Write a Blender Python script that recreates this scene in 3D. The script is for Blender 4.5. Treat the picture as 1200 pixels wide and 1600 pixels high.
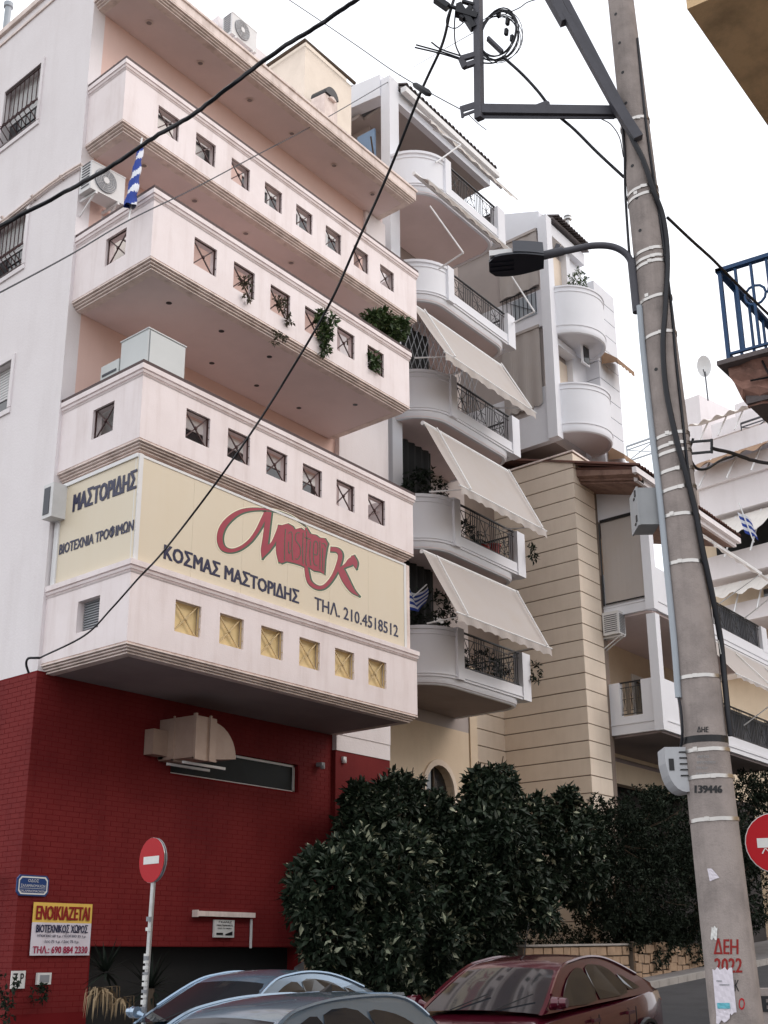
import bpy, math, random
import numpy as np
from mathutils import Vector, Matrix
for o in list(bpy.data.objects): bpy.data.objects.remove(o)
S = bpy.context.scene
COL = S.collection
random.seed(7); rng = np.random.default_rng(7)

# ------------------------------------------------------------------ camera
FPX, YAW, PIT, ROL = 1987.0, math.radians(54.74), math.radians(19.35), math.radians(-0.37)
CP = Vector((-12.093, -12.970, 1.6))
FW = Vector((math.sin(YAW)*math.cos(PIT), math.cos(YAW)*math.cos(PIT), math.sin(PIT)))
_r = Vector((math.cos(YAW), -math.sin(YAW), 0)); _u = _r.cross(FW)
RT = _r*math.cos(ROL) + _u*math.sin(ROL); UP = _u*math.cos(ROL) - _r*math.sin(ROL)
cam_d = bpy.data.cameras.new('camera'); cam = bpy.data.objects.new('camera', cam_d); COL.objects.link(cam)
cam_d.sensor_fit = 'VERTICAL'; cam_d.sensor_height = 36.0; cam_d.sensor_width = 27.0
cam_d.lens = FPX/1600*36.0; cam_d.clip_start = 0.1; cam_d.clip_end = 2000
cam.matrix_world = Matrix((( RT.x, UP.x, -FW.x, CP.x), (RT.y, UP.y, -FW.y, CP.y), (RT.z, UP.z, -FW.z, CP.z), (0, 0, 0, 1)))
S.camera = cam

# ------------------------------------------------------------------ world, sun, exposure
SUN_EL, SUN_AZ = math.radians(38), math.radians(150)     # azimuth clockwise from +Y
w = bpy.data.worlds.new('World'); S.world = w; w.use_nodes = True
nt = w.node_tree; nt.nodes.clear()
out = nt.nodes.new('ShaderNodeOutputWorld'); bg = nt.nodes.new('ShaderNodeBackground'); bg.inputs['Strength'].default_value = 0.1
sky = nt.nodes.new('ShaderNodeTexSky'); sky.sky_type = 'NISHITA'; sky.sun_disc = False
sky.sun_elevation = SUN_EL; sky.sun_rotation = SUN_AZ; sky.dust_density = 3.0; sky.air_density = 1.0
mixc = nt.nodes.new('ShaderNodeMix'); mixc.data_type = 'RGBA'; mixc.inputs[0].default_value = 0.93
tc = nt.nodes.new('ShaderNodeTexCoord'); nz = nt.nodes.new('ShaderNodeTexNoise'); nz.inputs['Scale'].default_value = 2.0; nz.inputs['Detail'].default_value = 5
cr = nt.nodes.new('ShaderNodeValToRGB'); cr.color_ramp.elements[0].color = (11.6, 11.9, 12.6, 1); cr.color_ramp.elements[1].color = (13.4, 13.4, 13.6, 1)
cr.color_ramp.elements[0].position = 0.3; cr.color_ramp.elements[1].position = 0.7
nt.links.new(tc.outputs['Generated'], nz.inputs['Vector']); nt.links.new(nz.outputs['Fac'], cr.inputs['Fac'])
nt.links.new(sky.outputs['Color'], mixc.inputs[6]); nt.links.new(cr.outputs['Color'], mixc.inputs[7])
nt.links.new(mixc.outputs[2], bg.inputs['Color']); nt.links.new(bg.outputs['Background'], out.inputs['Surface'])
sun_d = bpy.data.lights.new('sun', 'SUN'); sun_d.energy = 0.7; sun_d.angle = math.radians(25); sun_d.color = (1.0, 0.86, 0.78)
sun = bpy.data.objects.new('sun', sun_d); COL.objects.link(sun); sun.location = (0, -20, 40)
sdir = Vector((math.sin(SUN_AZ)*math.cos(SUN_EL), math.cos(SUN_AZ)*math.cos(SUN_EL), math.sin(SUN_EL)))
sun.rotation_euler = sdir.to_track_quat('Z', 'Y').to_euler()
S.view_settings.view_transform = 'Standard'; S.view_settings.look = 'None'
S.view_settings.exposure = 0.32; S.view_settings.gamma = 1.0; S.view_settings.use_curve_mapping = False
S.render.engine = 'CYCLES'; S.cycles.max_bounces = 8; S.cycles.diffuse_bounces = 5; S.cycles.transparent_max_bounces = 8

# ------------------------------------------------------------------ survey helpers: where the line of sight to a point meets a known wall
def ray(px, py):
    return (FW*FPX + RT*(px-600) + UP*(800-py)).normalized()
def at_y(px, py, Y):
    d = ray(px, py); return CP + d*((Y-CP.y)/d.y)
def at_z(px, py, Z):
    d = ray(px, py); return CP + d*((Z-CP.z)/d.z)
def at_l(px, py, P, ang):
    a = math.radians(ang); n = Vector((-math.sin(a), math.cos(a), 0)); d = ray(px, py)
    return CP + d*((Vector((P[0], P[1], 0))-CP).dot(n)/d.dot(n))
def at_d(px, py, D):
    d = ray(px, py); return CP + d*(D/math.hypot(d.x, d.y))
def ground(x, y=0):
    return max(-0.5, 0.06*(x+1.2)) if x < 40 else 0.06*41.2

# ------------------------------------------------------------------ materials
def newmat(name):
    m = bpy.data.materials.new(name); m.use_nodes = True
    nt = m.node_tree; b = nt.nodes['Principled BSDF']; return m, nt, b
def mat(name, col, rough=0.7, metal=0.0, var=0.12, scale=2.0, streak=0.0, bump=0.0, bscale=40, spec=0.4, dirt=None, coat=0, alpha=1, trans=0, streak_w=5.0):
    m, nt, b = newmat(name); N = nt.nodes; L = nt.links
    b.inputs['Roughness'].default_value = rough; b.inputs['Metallic'].default_value = metal
    b.inputs['Specular IOR Level'].default_value = spec
    if coat: b.inputs['Coat Weight'].default_value = coat; b.inputs['Coat Roughness'].default_value = 0.05
    if trans: b.inputs['Transmission Weight'].default_value = trans
    geo = N.new('ShaderNodeNewGeometry')
    n1 = N.new('ShaderNodeTexNoise'); n1.inputs['Scale'].default_value = scale; n1.inputs['Detail'].default_value = 6; n1.inputs['Roughness'].default_value = 0.65
    L.new(geo.outputs['Position'], n1.inputs['Vector'])
    d = dirt or tuple(c*0.45 for c in col)
    mx = N.new('ShaderNodeMix'); mx.data_type = 'RGBA'; mx.inputs[6].default_value = (*col, 1); mx.inputs[7].default_value = (*d, 1)
    mr = N.new('ShaderNodeMapRange'); mr.inputs[1].default_value = 0.42; mr.inputs[2].default_value = 0.78; mr.inputs[3].default_value = 0; mr.inputs[4].default_value = var*2.2
    L.new(n1.outputs['Fac'], mr.inputs[0]); last = mr.outputs[0]
    if streak:
        mp = N.new('ShaderNodeMapping'); mp.inputs['Scale'].default_value = (streak_w, streak_w, 0.35)
        L.new(geo.outputs['Position'], mp.inputs['Vector'])
        n2 = N.new('ShaderNodeTexNoise'); n2.inputs['Scale'].default_value = 1.0; n2.inputs['Detail'].default_value = 4; n2.inputs['Roughness'].default_value = 0.7
        L.new(mp.outputs[0], n2.inputs['Vector'])
        m2 = N.new('ShaderNodeMapRange'); m2.inputs[1].default_value = 0.48; m2.inputs[2].default_value = 0.8; m2.inputs[3].default_value = 0; m2.inputs[4].default_value = streak
        L.new(n2.outputs['Fac'], m2.inputs[0])
        ad = N.new('ShaderNodeMath'); ad.operation = 'ADD'; ad.use_clamp = True; L.new(last, ad.inputs[0]); L.new(m2.outputs[0], ad.inputs[1]); last = ad.outputs[0]
    L.new(last, mx.inputs[0]); L.new(mx.outputs[2], b.inputs['Base Color'])
    if bump:
        n3 = N.new('ShaderNodeTexNoise'); n3.inputs['Scale'].default_value = bscale; n3.inputs['Detail'].default_value = 4
        L.new(geo.outputs['Position'], n3.inputs['Vector'])
        bp = N.new('ShaderNodeBump'); bp.inputs['Strength'].default_value = bump; bp.inputs['Distance'].default_value = 0.01
        L.new(n3.outputs['Fac'], bp.inputs['Height']); L.new(bp.outputs[0], b.inputs['Normal'])
    return m
M = {}
M['front'] = mat('pink_white_paint', (0.84, 0.765, 0.765), 0.75, var=0.12, streak=0.42, bump=0.2, scale=1.2, dirt=(0.55, 0.45, 0.42), streak_w=3.2)
M['side'] = mat('white_render', (0.78, 0.74, 0.75), 0.8, var=0.08, streak=0.22, bump=0.35, bscale=25, scale=0.8, dirt=(0.52, 0.46, 0.45), streak_w=2.0)
M['trim'] = mat('moulding_paint', (0.82, 0.71, 0.66), 0.75, var=0.22, streak=0.4, scale=3, dirt=(0.33, 0.25, 0.21), streak_w=6)
M['eave'] = mat('brown_stained_eaves', (0.30, 0.19, 0.15), 0.9, var=0.4, scale=2.5, dirt=(0.10, 0.05, 0.04))
M['groove'] = mat('weathered_groove', (0.42, 0.33, 0.30), 0.9, var=0.3, scale=4)
M['salmon'] = mat('salmon_render', (0.72, 0.52, 0.46), 0.8, var=0.08, streak=0.12, bump=0.2, dirt=(0.55, 0.38, 0.32))
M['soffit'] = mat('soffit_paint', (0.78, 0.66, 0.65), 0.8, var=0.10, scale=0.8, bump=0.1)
M['soffit_low'] = mat('shaded_soffit_paint', (0.30, 0.25, 0.25), 0.85, var=0.2, scale=0.8, dirt=(0.12, 0.10, 0.10))  # darker copy of the soffit paint, shade of the lowest slabs put into colour
M['brick'] = mat('red_painted_brick', (0.175, 0.020, 0.020), 0.75, var=0.38, scale=0.9, streak=0.3, bump=0.3, bscale=60, spec=0.15, dirt=(0.11, 0.010, 0.012))
M['brickj'] = mat('red_painted_joint', (0.16, 0.012, 0.014), 0.8, var=0.1, spec=0.1)
M['iron'] = mat('brown_iron', (0.045, 0.012, 0.011), 0.5, var=0.2, scale=8)
M['black'] = mat('black_metal', (0.012, 0.012, 0.014), 0.45, var=0.1)
M['rubber'] = mat('black_rubber_cable', (0.008, 0.009, 0.014), 0.5, var=0.1)
M['cream'] = mat('pale_cream_render', (0.82, 0.73, 0.63), 0.85, var=0.14, bump=0.2, dirt=(0.5, 0.42, 0.34))
M['signc'] = mat('cream_sign_face', (0.69, 0.61, 0.475), 0.45, var=0.06, scale=1.0, streak=0.10, dirt=(0.62, 0.50, 0.30), streak_w=7)
M['navy'] = mat('navy_letter_vinyl', (0.012, 0.013, 0.055), 0.4, var=0.05)
M['red'] = mat('crimson_letter_vinyl', (0.33, 0.025, 0.05), 0.4, var=0.1, scale=6)
M['green'] = mat('green_letter_vinyl', (0.045, 0.10, 0.055), 0.4, var=0.1)
M['halo'] = mat('pale_letter_edge', (0.86, 0.80, 0.62), 0.5, var=0.03)
M['yellowp'] = mat('yellow_pane', (0.78, 0.62, 0.33), 0.5, var=0.15, scale=5)
M['goldiron'] = mat('gold_painted_iron', (0.60, 0.46, 0.25), 0.5, var=0.2, scale=8)
M['bwhite'] = mat('blue_white_render', (0.74, 0.75, 0.79), 0.75, var=0.06, streak=0.07, bump=0.1, scale=1.0, dirt=(0.46, 0.46, 0.48), streak_w=3)
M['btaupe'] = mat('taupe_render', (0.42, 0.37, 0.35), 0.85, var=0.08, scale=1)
M['beige'] = mat('beige_render', (0.68, 0.56, 0.42), 0.85, var=0.12, streak=0.14, bump=0.3, bscale=30, dirt=(0.48, 0.37, 0.25))
M['band'] = mat('cream_tower_render', (0.76, 0.655, 0.545), 0.85, var=0.12, streak=0.16, bump=0.3, bscale=30, scale=1.5, dirt=(0.50, 0.40, 0.31))
M['joint'] = mat('shaded_joint', (0.22, 0.17, 0.14), 0.9, var=0.1)
M['awn'] = mat('beige_canvas', (0.42, 0.385, 0.365), 0.9, var=0.16, streak=0.3, scale=2.0, dirt=(0.40, 0.34, 0.29), streak_w=2)
M['awnw'] = mat('pale_canvas', (0.70, 0.66, 0.62), 0.9, var=0.1, scale=1.0)
M['awnb'] = mat('ochre_canvas', (0.30, 0.19, 0.12), 0.9, var=0.2, scale=1.5)
M['alu'] = mat('white_aluminium', (0.72, 0.72, 0.72), 0.4, var=0.05)
M['steel'] = mat('galvanised_steel', (0.50, 0.50, 0.50), 0.38, metal=0.8, var=0.2, scale=12)
M['strap'] = mat('shiny_steel_strap', (0.50, 0.48, 0.46), 0.33, metal=1.0, var=0.1, scale=20)
M['dglass'] = mat('dark_window_glass', (0.02, 0.022, 0.026), 0.06, var=0.0, spec=0.8)
M['frost'] = mat('frosted_window', (0.035, 0.04, 0.042), 0.6, var=0.2, spec=0.12)
M['shut'] = mat('white_shutter', (0.62, 0.62, 0.62), 0.6, var=0.06)
M['tile'] = mat('terracotta_tile', (0.13, 0.055, 0.04), 0.85, var=0.35, scale=3, dirt=(0.05, 0.035, 0.03))
M['tileg'] = mat('grey_weathered_tile', (0.14, 0.12, 0.12), 0.9, var=0.3, scale=3)
M['conc'] = mat('pole_concrete', (0.33, 0.285, 0.265), 0.9, var=0.28, streak=0.35, bump=0.35, bscale=90, scale=5, dirt=(0.12, 0.105, 0.10), streak_w=9)
M['pvc'] = mat('grey_pvc', (0.36, 0.40, 0.44), 0.5, var=0.08)
M['boxg'] = mat('grey_cabinet_paint', (0.30, 0.31, 0.32), 0.5, var=0.12, scale=6)
M['boxl'] = mat('light_grey_cabinet', (0.42, 0.43, 0.45), 0.5, var=0.12, scale=6)
M['lampg'] = mat('dark_lamp_casting', (0.075, 0.08, 0.095), 0.5, var=0.1)
M['lampd'] = mat('lamp_underside', (0.012, 0.014, 0.022), 0.35, var=0.1)
M['lampl'] = mat('lamp_pale_cap', (0.62, 0.62, 0.62), 0.5, var=0.05)
M['iron2'] = mat('bracket_steel_paint', (0.07, 0.07, 0.085), 0.55, var=0.2, scale=9)
M['blue'] = mat('blue_iron_paint', (0.012, 0.06, 0.16), 0.45, var=0.2, scale=9)
M['ochre'] = mat('ochre_soffit', (0.74, 0.53, 0.31), 0.9, var=0.3, scale=2.2, bump=0.4, dirt=(0.16, 0.12, 0.08))
M['crack'] = mat('spalled_concrete', (0.34, 0.19, 0.15), 0.95, var=0.45, scale=5, bump=1.0, bscale=14, dirt=(0.10, 0.06, 0.05))
M['greyc'] = mat('old_grey_concrete', (0.14, 0.12, 0.12), 0.95, var=0.2, scale=2, bump=0.6)
M['asph'] = mat('asphalt', (0.055, 0.055, 0.06), 0.9, var=0.3, scale=1.5, bump=0.5, bscale=120)
M['pave'] = mat('pavement_concrete', (0.20, 0.19, 0.19), 0.9, var=0.3, scale=1.2, bump=0.3)
M['kerb'] = mat('kerb_stone', (0.34, 0.32, 0.30), 0.9, var=0.25, scale=3)
M['earth'] = mat('dry_earth', (0.12, 0.09, 0.065), 1.0, var=0.3, scale=3, bump=0.6)
M['stone'] = mat('tan_stone', (0.36, 0.25, 0.165), 0.9, var=0.35, scale=4, bump=0.7, bscale=20)
M['mortar'] = mat('stone_mortar', (0.17, 0.14, 0.115), 1.0, var=0.2)
M['acw'] = mat('white_ac_casing', (0.66, 0.66, 0.66), 0.45, var=0.08, scale=5)
M['acd'] = mat('ac_grille_dark', (0.05, 0.055, 0.07), 0.5, var=0.1)
M['acg'] = mat('ac_grille_grey', (0.26, 0.27, 0.29), 0.5, var=0.1)
M['duct'] = mat('beige_sheet_duct', (0.44, 0.33, 0.27), 0.42, metal=0.25, var=0.2, scale=4, dirt=(0.30, 0.20, 0.15))
M['signred'] = mat('reflective_red', (0.42, 0.005, 0.012), 0.5, var=0.06, spec=0.25)
M['signw'] = mat('reflective_white', (0.68, 0.68, 0.66), 0.4, var=0.1, scale=12)
M['signb'] = mat('enamel_blue', (0.010, 0.045, 0.17), 0.3, var=0.05)
M['papery'] = mat('yellow_paper', (0.75, 0.50, 0.10), 0.6, var=0.05)
M['paperw'] = mat('white_paper', (0.66, 0.62, 0.68), 0.6, var=0.05)
M['inkr'] = mat('dark_red_ink', (0.25, 0.010, 0.008), 0.6, var=0.05)
M['inkm'] = mat('magenta_ink', (0.35, 0.010, 0.06), 0.6, var=0.05)
M['cyan'] = mat('cyan_ink', (0.12, 0.42, 0.50), 0.6, var=0.1)
M['flagb'] = mat('flag_blue_cloth', (0.02, 0.05, 0.28), 0.8, var=0.1)
M['flagw'] = mat('flag_white_cloth', (0.62, 0.64, 0.70), 0.8, var=0.05)
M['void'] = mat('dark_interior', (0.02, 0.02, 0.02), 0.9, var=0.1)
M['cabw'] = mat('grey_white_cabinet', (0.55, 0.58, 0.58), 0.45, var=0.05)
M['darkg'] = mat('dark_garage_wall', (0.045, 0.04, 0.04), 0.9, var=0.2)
M['stem'] = mat('brown_bark', (0.09, 0.065, 0.045), 0.9, var=0.3, scale=12, bump=0.6)
M['dryleaf'] = mat('dry_straw_leaf', (0.30, 0.22, 0.13), 0.8, var=0.3, scale=10)
M['orange'] = mat('orange_blind', (0.62, 0.27, 0.06), 0.8, var=0.1)
M['bluep'] = mat('pale_blue_panel', (0.28, 0.42, 0.62), 0.6, var=0.1)
M['potred'] = mat('red_pot', (0.30, 0.03, 0.025), 0.6, var=0.1)
M['chrome'] = mat('car_trim_chrome', (0.6, 0.6, 0.6), 0.2, metal=1.0, var=0.0)
M['tyre'] = mat('tyre_rubber', (0.02, 0.02, 0.02), 0.85, var=0.1)
M['lens'] = mat('headlight_lens', (0.55, 0.58, 0.6), 0.08, var=0.0, spec=0.8)
M['tail'] = mat('tail_light_lens', (0.30, 0.01, 0.01), 0.12, var=0.0, spec=0.8)
M['carr'] = mat('dark_red_car_paint', (0.085, 0.007, 0.018), 0.20, metal=0.25, var=0.03, coat=0.8)
M['carb'] = mat('silver_blue_car_paint', (0.26, 0.36, 0.48), 0.18, metal=0.6, var=0.03, coat=0.8)
M['carw'] = mat('grey_blue_car_paint', (0.25, 0.33, 0.42), 0.20, metal=0.6, var=0.03, coat=0.8)
def leafmat(name, cols, rough=0.45, spec=0.5):
    m, nt, b = newmat(name); N = nt.nodes; L = nt.links
    at = N.new('ShaderNodeAttribute'); at.attribute_name = 'tone'; at.attribute_type = 'GEOMETRY'
    r = N.new('ShaderNodeValToRGB'); e = r.color_ramp.elements
    e[0].color = (*cols[0][1], 1); e[0].position = cols[0][0]; e[1].color = (*cols[-1][1], 1); e[1].position = cols[-1][0]
    for p, c in cols[1:-1]:
        q = e.new(p); q.color = (*c, 1)
    L.new(at.outputs['Fac'], r.inputs['Fac']); L.new(r.outputs['Color'], b.inputs['Base Color'])
    b.inputs['Roughness'].default_value = rough; b.inputs['Specular IOR Level'].default_value = spec
    return m
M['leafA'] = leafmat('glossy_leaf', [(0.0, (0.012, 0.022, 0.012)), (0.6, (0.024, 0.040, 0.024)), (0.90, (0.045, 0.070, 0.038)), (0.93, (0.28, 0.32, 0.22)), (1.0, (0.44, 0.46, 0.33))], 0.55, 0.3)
M['leafD'] = leafmat('dark_small_leaf', [(0.0, (0.010, 0.015, 0.011)), (1.0, (0.028, 0.042, 0.026))], 0.8, 0.15)
M['leafP'] = leafmat('balcony_leaf', [(0.0, (0.02, 0.045, 0.015)), (0.7, (0.06, 0.10, 0.03)), (1.0, (0.16, 0.20, 0.07))], 0.5, 0.4)
M['leafdry'] = leafmat('dry_trailing_leaf', [(0.0, (0.03, 0.035, 0.02)), (1.0, (0.14, 0.11, 0.07))], 0.7, 0.3)

# ------------------------------------------------------------------ mesh builder
class Fr:
    def __init__(s, o=(0, 0, 0), deg=0.0, skew=None):
        s.o = Vector(o); a = math.radians(deg); s.ex = Vector((math.cos(a), math.sin(a), 0))
        b = math.radians(deg+90 if skew is None else skew); s.ey = Vector((math.cos(b), math.sin(b), 0))
    def __call__(s, p): return s.o + s.ex*p[0] + s.ey*p[1] + Vector((0, 0, p[2]))
class MB:
    def __init__(s, fr=None): s.v = []; s.f = []; s.mi = []; s.fr = fr; s.m = 0
    def add(s, vs, fs):
        n = len(s.v)
        if s.fr: vs = [s.fr(p) for p in vs]
        s.v += [tuple(p) for p in vs]; s.f += [tuple(i+n for i in f) for f in fs]; s.mi += [s.m]*len(fs); return s
    def box(s, x0, x1, y0, y1, z0, z1):
        return s.prism([(x0, y0), (x1, y0), (x1, y1), (x0, y1)], z0, z1)
    def prism(s, P, z0, z1):
        n = len(P); zz0 = z0 if hasattr(z0, '__len__') else [z0]*n; zz1 = z1 if hasattr(z1, '__len__') else [z1]*n
        vs = [(p[0], p[1], zz0[i]) for i, p in enumerate(P)] + [(p[0], p[1], zz1[i]) for i, p in enumerate(P)]
        fs = [tuple(range(n-1, -1, -1)), tuple(range(n, 2*n))] + [(i, (i+1) % n, n+(i+1) % n, n+i) for i in range(n)]
        return s.add(vs, fs)
    def poly(s, pts): return s.add(pts, [tuple(range(len(pts)))])
    def hexa(s, a, b): # two quads
        n = len(a); return s.add(list(a)+list(b), [tuple(range(n-1, -1, -1)), tuple(range(n, 2*n))] + [(i, (i+1) % n, n+(i+1) % n, n+i) for i in range(n)])
    def tube(s, pts, r, n=6, caps=True, sx=1.0):
        pts = [Vector(p) for p in pts]
        if s.fr: pts = [s.fr(p) for p in pts]
        rr = r if hasattr(r, '__len__') else [r]*len(pts)
        base = len(s.v); prev = None
        for i, p in enumerate(pts):
            t = (pts[min(i+1, len(pts)-1)] - pts[max(i-1, 0)])
            if t.length < 1e-9: t = Vector((0, 0, 1))
            t.normalize()
            if prev is None:
                a = Vector((0, 0, 1)) if abs(t.z) < 0.9 else Vector((1, 0, 0)); u = t.cross(a).normalized()
            else:
                u = (prev - t*prev.dot(t)).normalized()
            prev = u; v = t.cross(u)
            for k in range(n):
                an = 2*math.pi*k/n; s.v.append(tuple(p + (u*math.cos(an)*sx + v*math.sin(an))*rr[i]))
        fs = []
        for i in range(len(pts)-1):
            for k in range(n): fs.append((base+i*n+k, base+i*n+(k+1) % n, base+(i+1)*n+(k+1) % n, base+(i+1)*n+k))
        if caps: fs += [tuple(base+k for k in range(n-1, -1, -1)), tuple(base+(len(pts)-1)*n+k for k in range(n))]
        s.f += fs; s.mi += [s.m]*len(fs); return s
    def bar(s, a, b, w, h=None):   # rectangular bar from a to b
        h = h or w; a = Vector(a); b = Vector(b)
        if s.fr: a = s.fr(a); b = s.fr(b)
        t = (b-a).normalized(); up = Vector((0, 0, 1)) if abs(t.z) < 0.95 else Vector((0, 1, 0))
        u = t.cross(up).normalized(); v = u.cross(t)
        q = [(-1, -1), (1, -1), (1, 1), (-1, 1)]
        A = [a+u*w/2*i+v*h/2*j for i, j in q]; B = [b+u*w/2*i+v*h/2*j for i, j in q]
        fr, s.fr = s.fr, None; s.hexa(A, B); s.fr = fr; return s
    def sweep(s, path, prof, closed=False, cap=True):
        P = [Vector((p[0], p[1])) for p in path]; n = len(P); k = len(prof); vs = []
        for i in range(n):
            def nrm(a, b):
                d = (b-a).normalized(); return Vector((d.y, -d.x))
            if closed: n1 = nrm(P[i-1], P[i]); n2 = nrm(P[i], P[(i+1) % n])
            else:
                n1 = nrm(P[i-1], P[i]) if i > 0 else None; n2 = nrm(P[i], P[i+1]) if i < n-1 else None
                n1 = n1 or n2; n2 = n2 or n1
            m = (n1+n2); m = m.normalized(); m = m/max(0.3, m.dot(n1))
            for o, z in prof: vs.append((P[i].x+m.x*o, P[i].y+m.y*o, z))
        fs = []
        for i in range(n if closed else n-1):
            j = (i+1) % n
            for a in range(k):
                b = (a+1) % k; fs.append((i*k+a, j*k+a, j*k+b, i*k+b))
        if cap and not closed: fs += [tuple(range(k)), tuple((n-1)*k+a for a in range(k-1, -1, -1))]
        return s.add(vs, fs)
    def lathe(s, prof, c=(0, 0, 0), n=16, axis='z', flat=1.0):
        vs = []; fs = []; c = Vector(c)
        for r, h in prof:
            for k in range(n):
                a = 2*math.pi*k/n; x, y = r*math.cos(a), r*math.sin(a)*flat
                if axis == 'z': vs.append(c+Vector((x, y, h)))
                elif axis == 'y': vs.append(c+Vector((x, h, y)))
                else: vs.append(c+Vector((h, x, y)))
        for i in range(len(prof)-1):
            for k in range(n): fs.append((i*n+k, i*n+(k+1) % n, (i+1)*n+(k+1) % n, (i+1)*n+k))
        fs += [tuple(range(n-1, -1, -1)), tuple((len(prof)-1)*n+k for k in range(n))]
        return s.add(vs, fs)
    def mesh(s, name, mats, org=(0, 0, 0), smooth=None):
        me = bpy.data.meshes.new(name); o = Vector(org)
        me.from_pydata([(x-o.x, y-o.y, z-o.z) for x, y, z in s.v], [], s.f)
        mats = mats if isinstance(mats, (list, tuple)) else [mats]
        for m in mats: me.materials.append(M[m] if isinstance(m, str) else m)
        if len(mats) > 1: me.polygons.foreach_set('material_index', s.mi)
        if smooth is not None:
            me.polygons.foreach_set('use_smooth', [True]*len(me.polygons))
            if smooth < 180: me.set_sharp_from_angle(angle=math.radians(smooth))
        me.update(); return me
ORI = {}
def props(o, label=None, cat=None, group=None, kind=None):
    if label: o['label'] = label
    if cat: o['category'] = cat
    if group: o['group'] = group
    if kind: o['kind'] = kind
    return o
def thing(name, label, cat, loc, group=None):
    o = bpy.data.objects.new(name, None); COL.objects.link(o); o.location = loc; o.empty_display_size = 0.3
    ORI[o.name] = Vector(loc); return props(o, label, cat, group)
def part(name, mb, mats, parent, smooth=None, label=None, kind=None):
    me = mb.mesh(name, mats, ORI[parent.name], smooth); o = bpy.data.objects.new(name, me); COL.objects.link(o)
    o.parent = parent; ORI[o.name] = ORI[parent.name]; return props(o, label, None, None, kind)
def solo(name, mb, mats, label, cat, group=None, kind=None, smooth=None):
    xs = np.array(mb.v); org = ((xs[:, 0].min()+xs[:, 0].max())/2, (xs[:, 1].min()+xs[:, 1].max())/2, xs[:, 2].min())
    me = mb.mesh(name, mats, org, smooth); o = bpy.data.objects.new(name, me); COL.objects.link(o); o.location = org
    ORI[o.name] = Vector(org); return props(o, label, cat, group, kind)
def inst(name, me, parent, loc, rotz=0.0, rot=None, kind=None):   # a piece that shares mesh data, given in world coordinates
    o = bpy.data.objects.new(name, me); COL.objects.link(o); o.parent = parent; o.location = Vector(loc)-ORI[parent.name]
    o.rotation_euler = rot or (0, 0, rotz); ORI[o.name] = Vector(loc); return props(o, kind=kind)
def dup(root, loc, label, rotz=None):
    def cp(o, par):
        c = o.copy(); COL.objects.link(c); c.parent = par
        for ch in [x for x in bpy.data.objects if x.parent == o]: kids.append((ch, c))
        return c
    kids = []; r = cp(root, None); r.location = loc; r['label'] = label
    if rotz is not None: r.rotation_euler = (0, 0, rotz)
    while kids:
        a, b = kids.pop(0); cp(a, b)
    return r
def cmr(pts, n=6):   # catmull-rom
    P = [Vector(p) for p in pts]; P = [P[0]*2-P[1]] + P + [P[-1]*2-P[-2]]; out = []
    for i in range(1, len(P)-2):
        a, b, c, d = P[i-1:i+3]
        for k in range(n):
            t = k/n; out.append(0.5*((2*b)+(c-a)*t+(2*a-5*b+4*c-d)*t*t+(3*b-a-3*c+d)*t**3))
    return out+[P[-2]]
_txt = {}
def text_mb(mb, s, org, ex, ey, x0, x1, z0, h, lift, bold=0.0, shear=0.0):
    """lettering fitted to width x0..x1 and height h in the plane (org, ex, ey); lift along the outward normal"""
    s = s.translate(str.maketrans('ΑΒΕΖΗΙΚΜΝΟΡΤΥΧ', 'ABEZHIKMNOPTYX')); key = (s, shear)
    if key not in _txt:
        cu = bpy.data.curves.new('t', 'FONT'); cu.body = s; cu.resolution_u = 2; cu.shear = shear
        ob = bpy.data.objects.new('t', cu); COL.objects.link(ob); dg = bpy.context.evaluated_depsgraph_get(); dg.update()
        me = bpy.data.meshes.new_from_object(ob.evaluated_get(dg))
        _txt[key] = ([tuple(v.co) for v in me.vertices], [tuple(p.vertices) for p in me.polygons])
        bpy.data.objects.remove(ob); bpy.data.curves.remove(cu); bpy.data.meshes.remove(me)
    vs, fs = _txt[key]
    a = min(v[0] for v in vs); b = max(v[0] for v in vs); c = min(v[1] for v in vs); d = max(v[1] for v in vs)
    org = Vector(org); ex = Vector(ex); ey = Vector(ey); nn = ex.cross(ey).normalized(); bd = bold*h
    sh = [(0, 0)] if bold < .015 else [(-1, -.4), (1, -.4), (-1, .4), (1, .4), (0, 0)]
    for q, (sx, sy) in enumerate(sh):
        mb.add([org+ex*(x0+bd/2+(v[0]-a)/(b-a)*(x1-x0-bd)+sx*bd/2)+ey*(z0+bd*.2+(v[1]-c)/(d-c)*(h-bd*.4)+sy*bd/2)+Vector(lift)+nn*(q*.0006) for v in vs], fs)
    return mb
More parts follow.
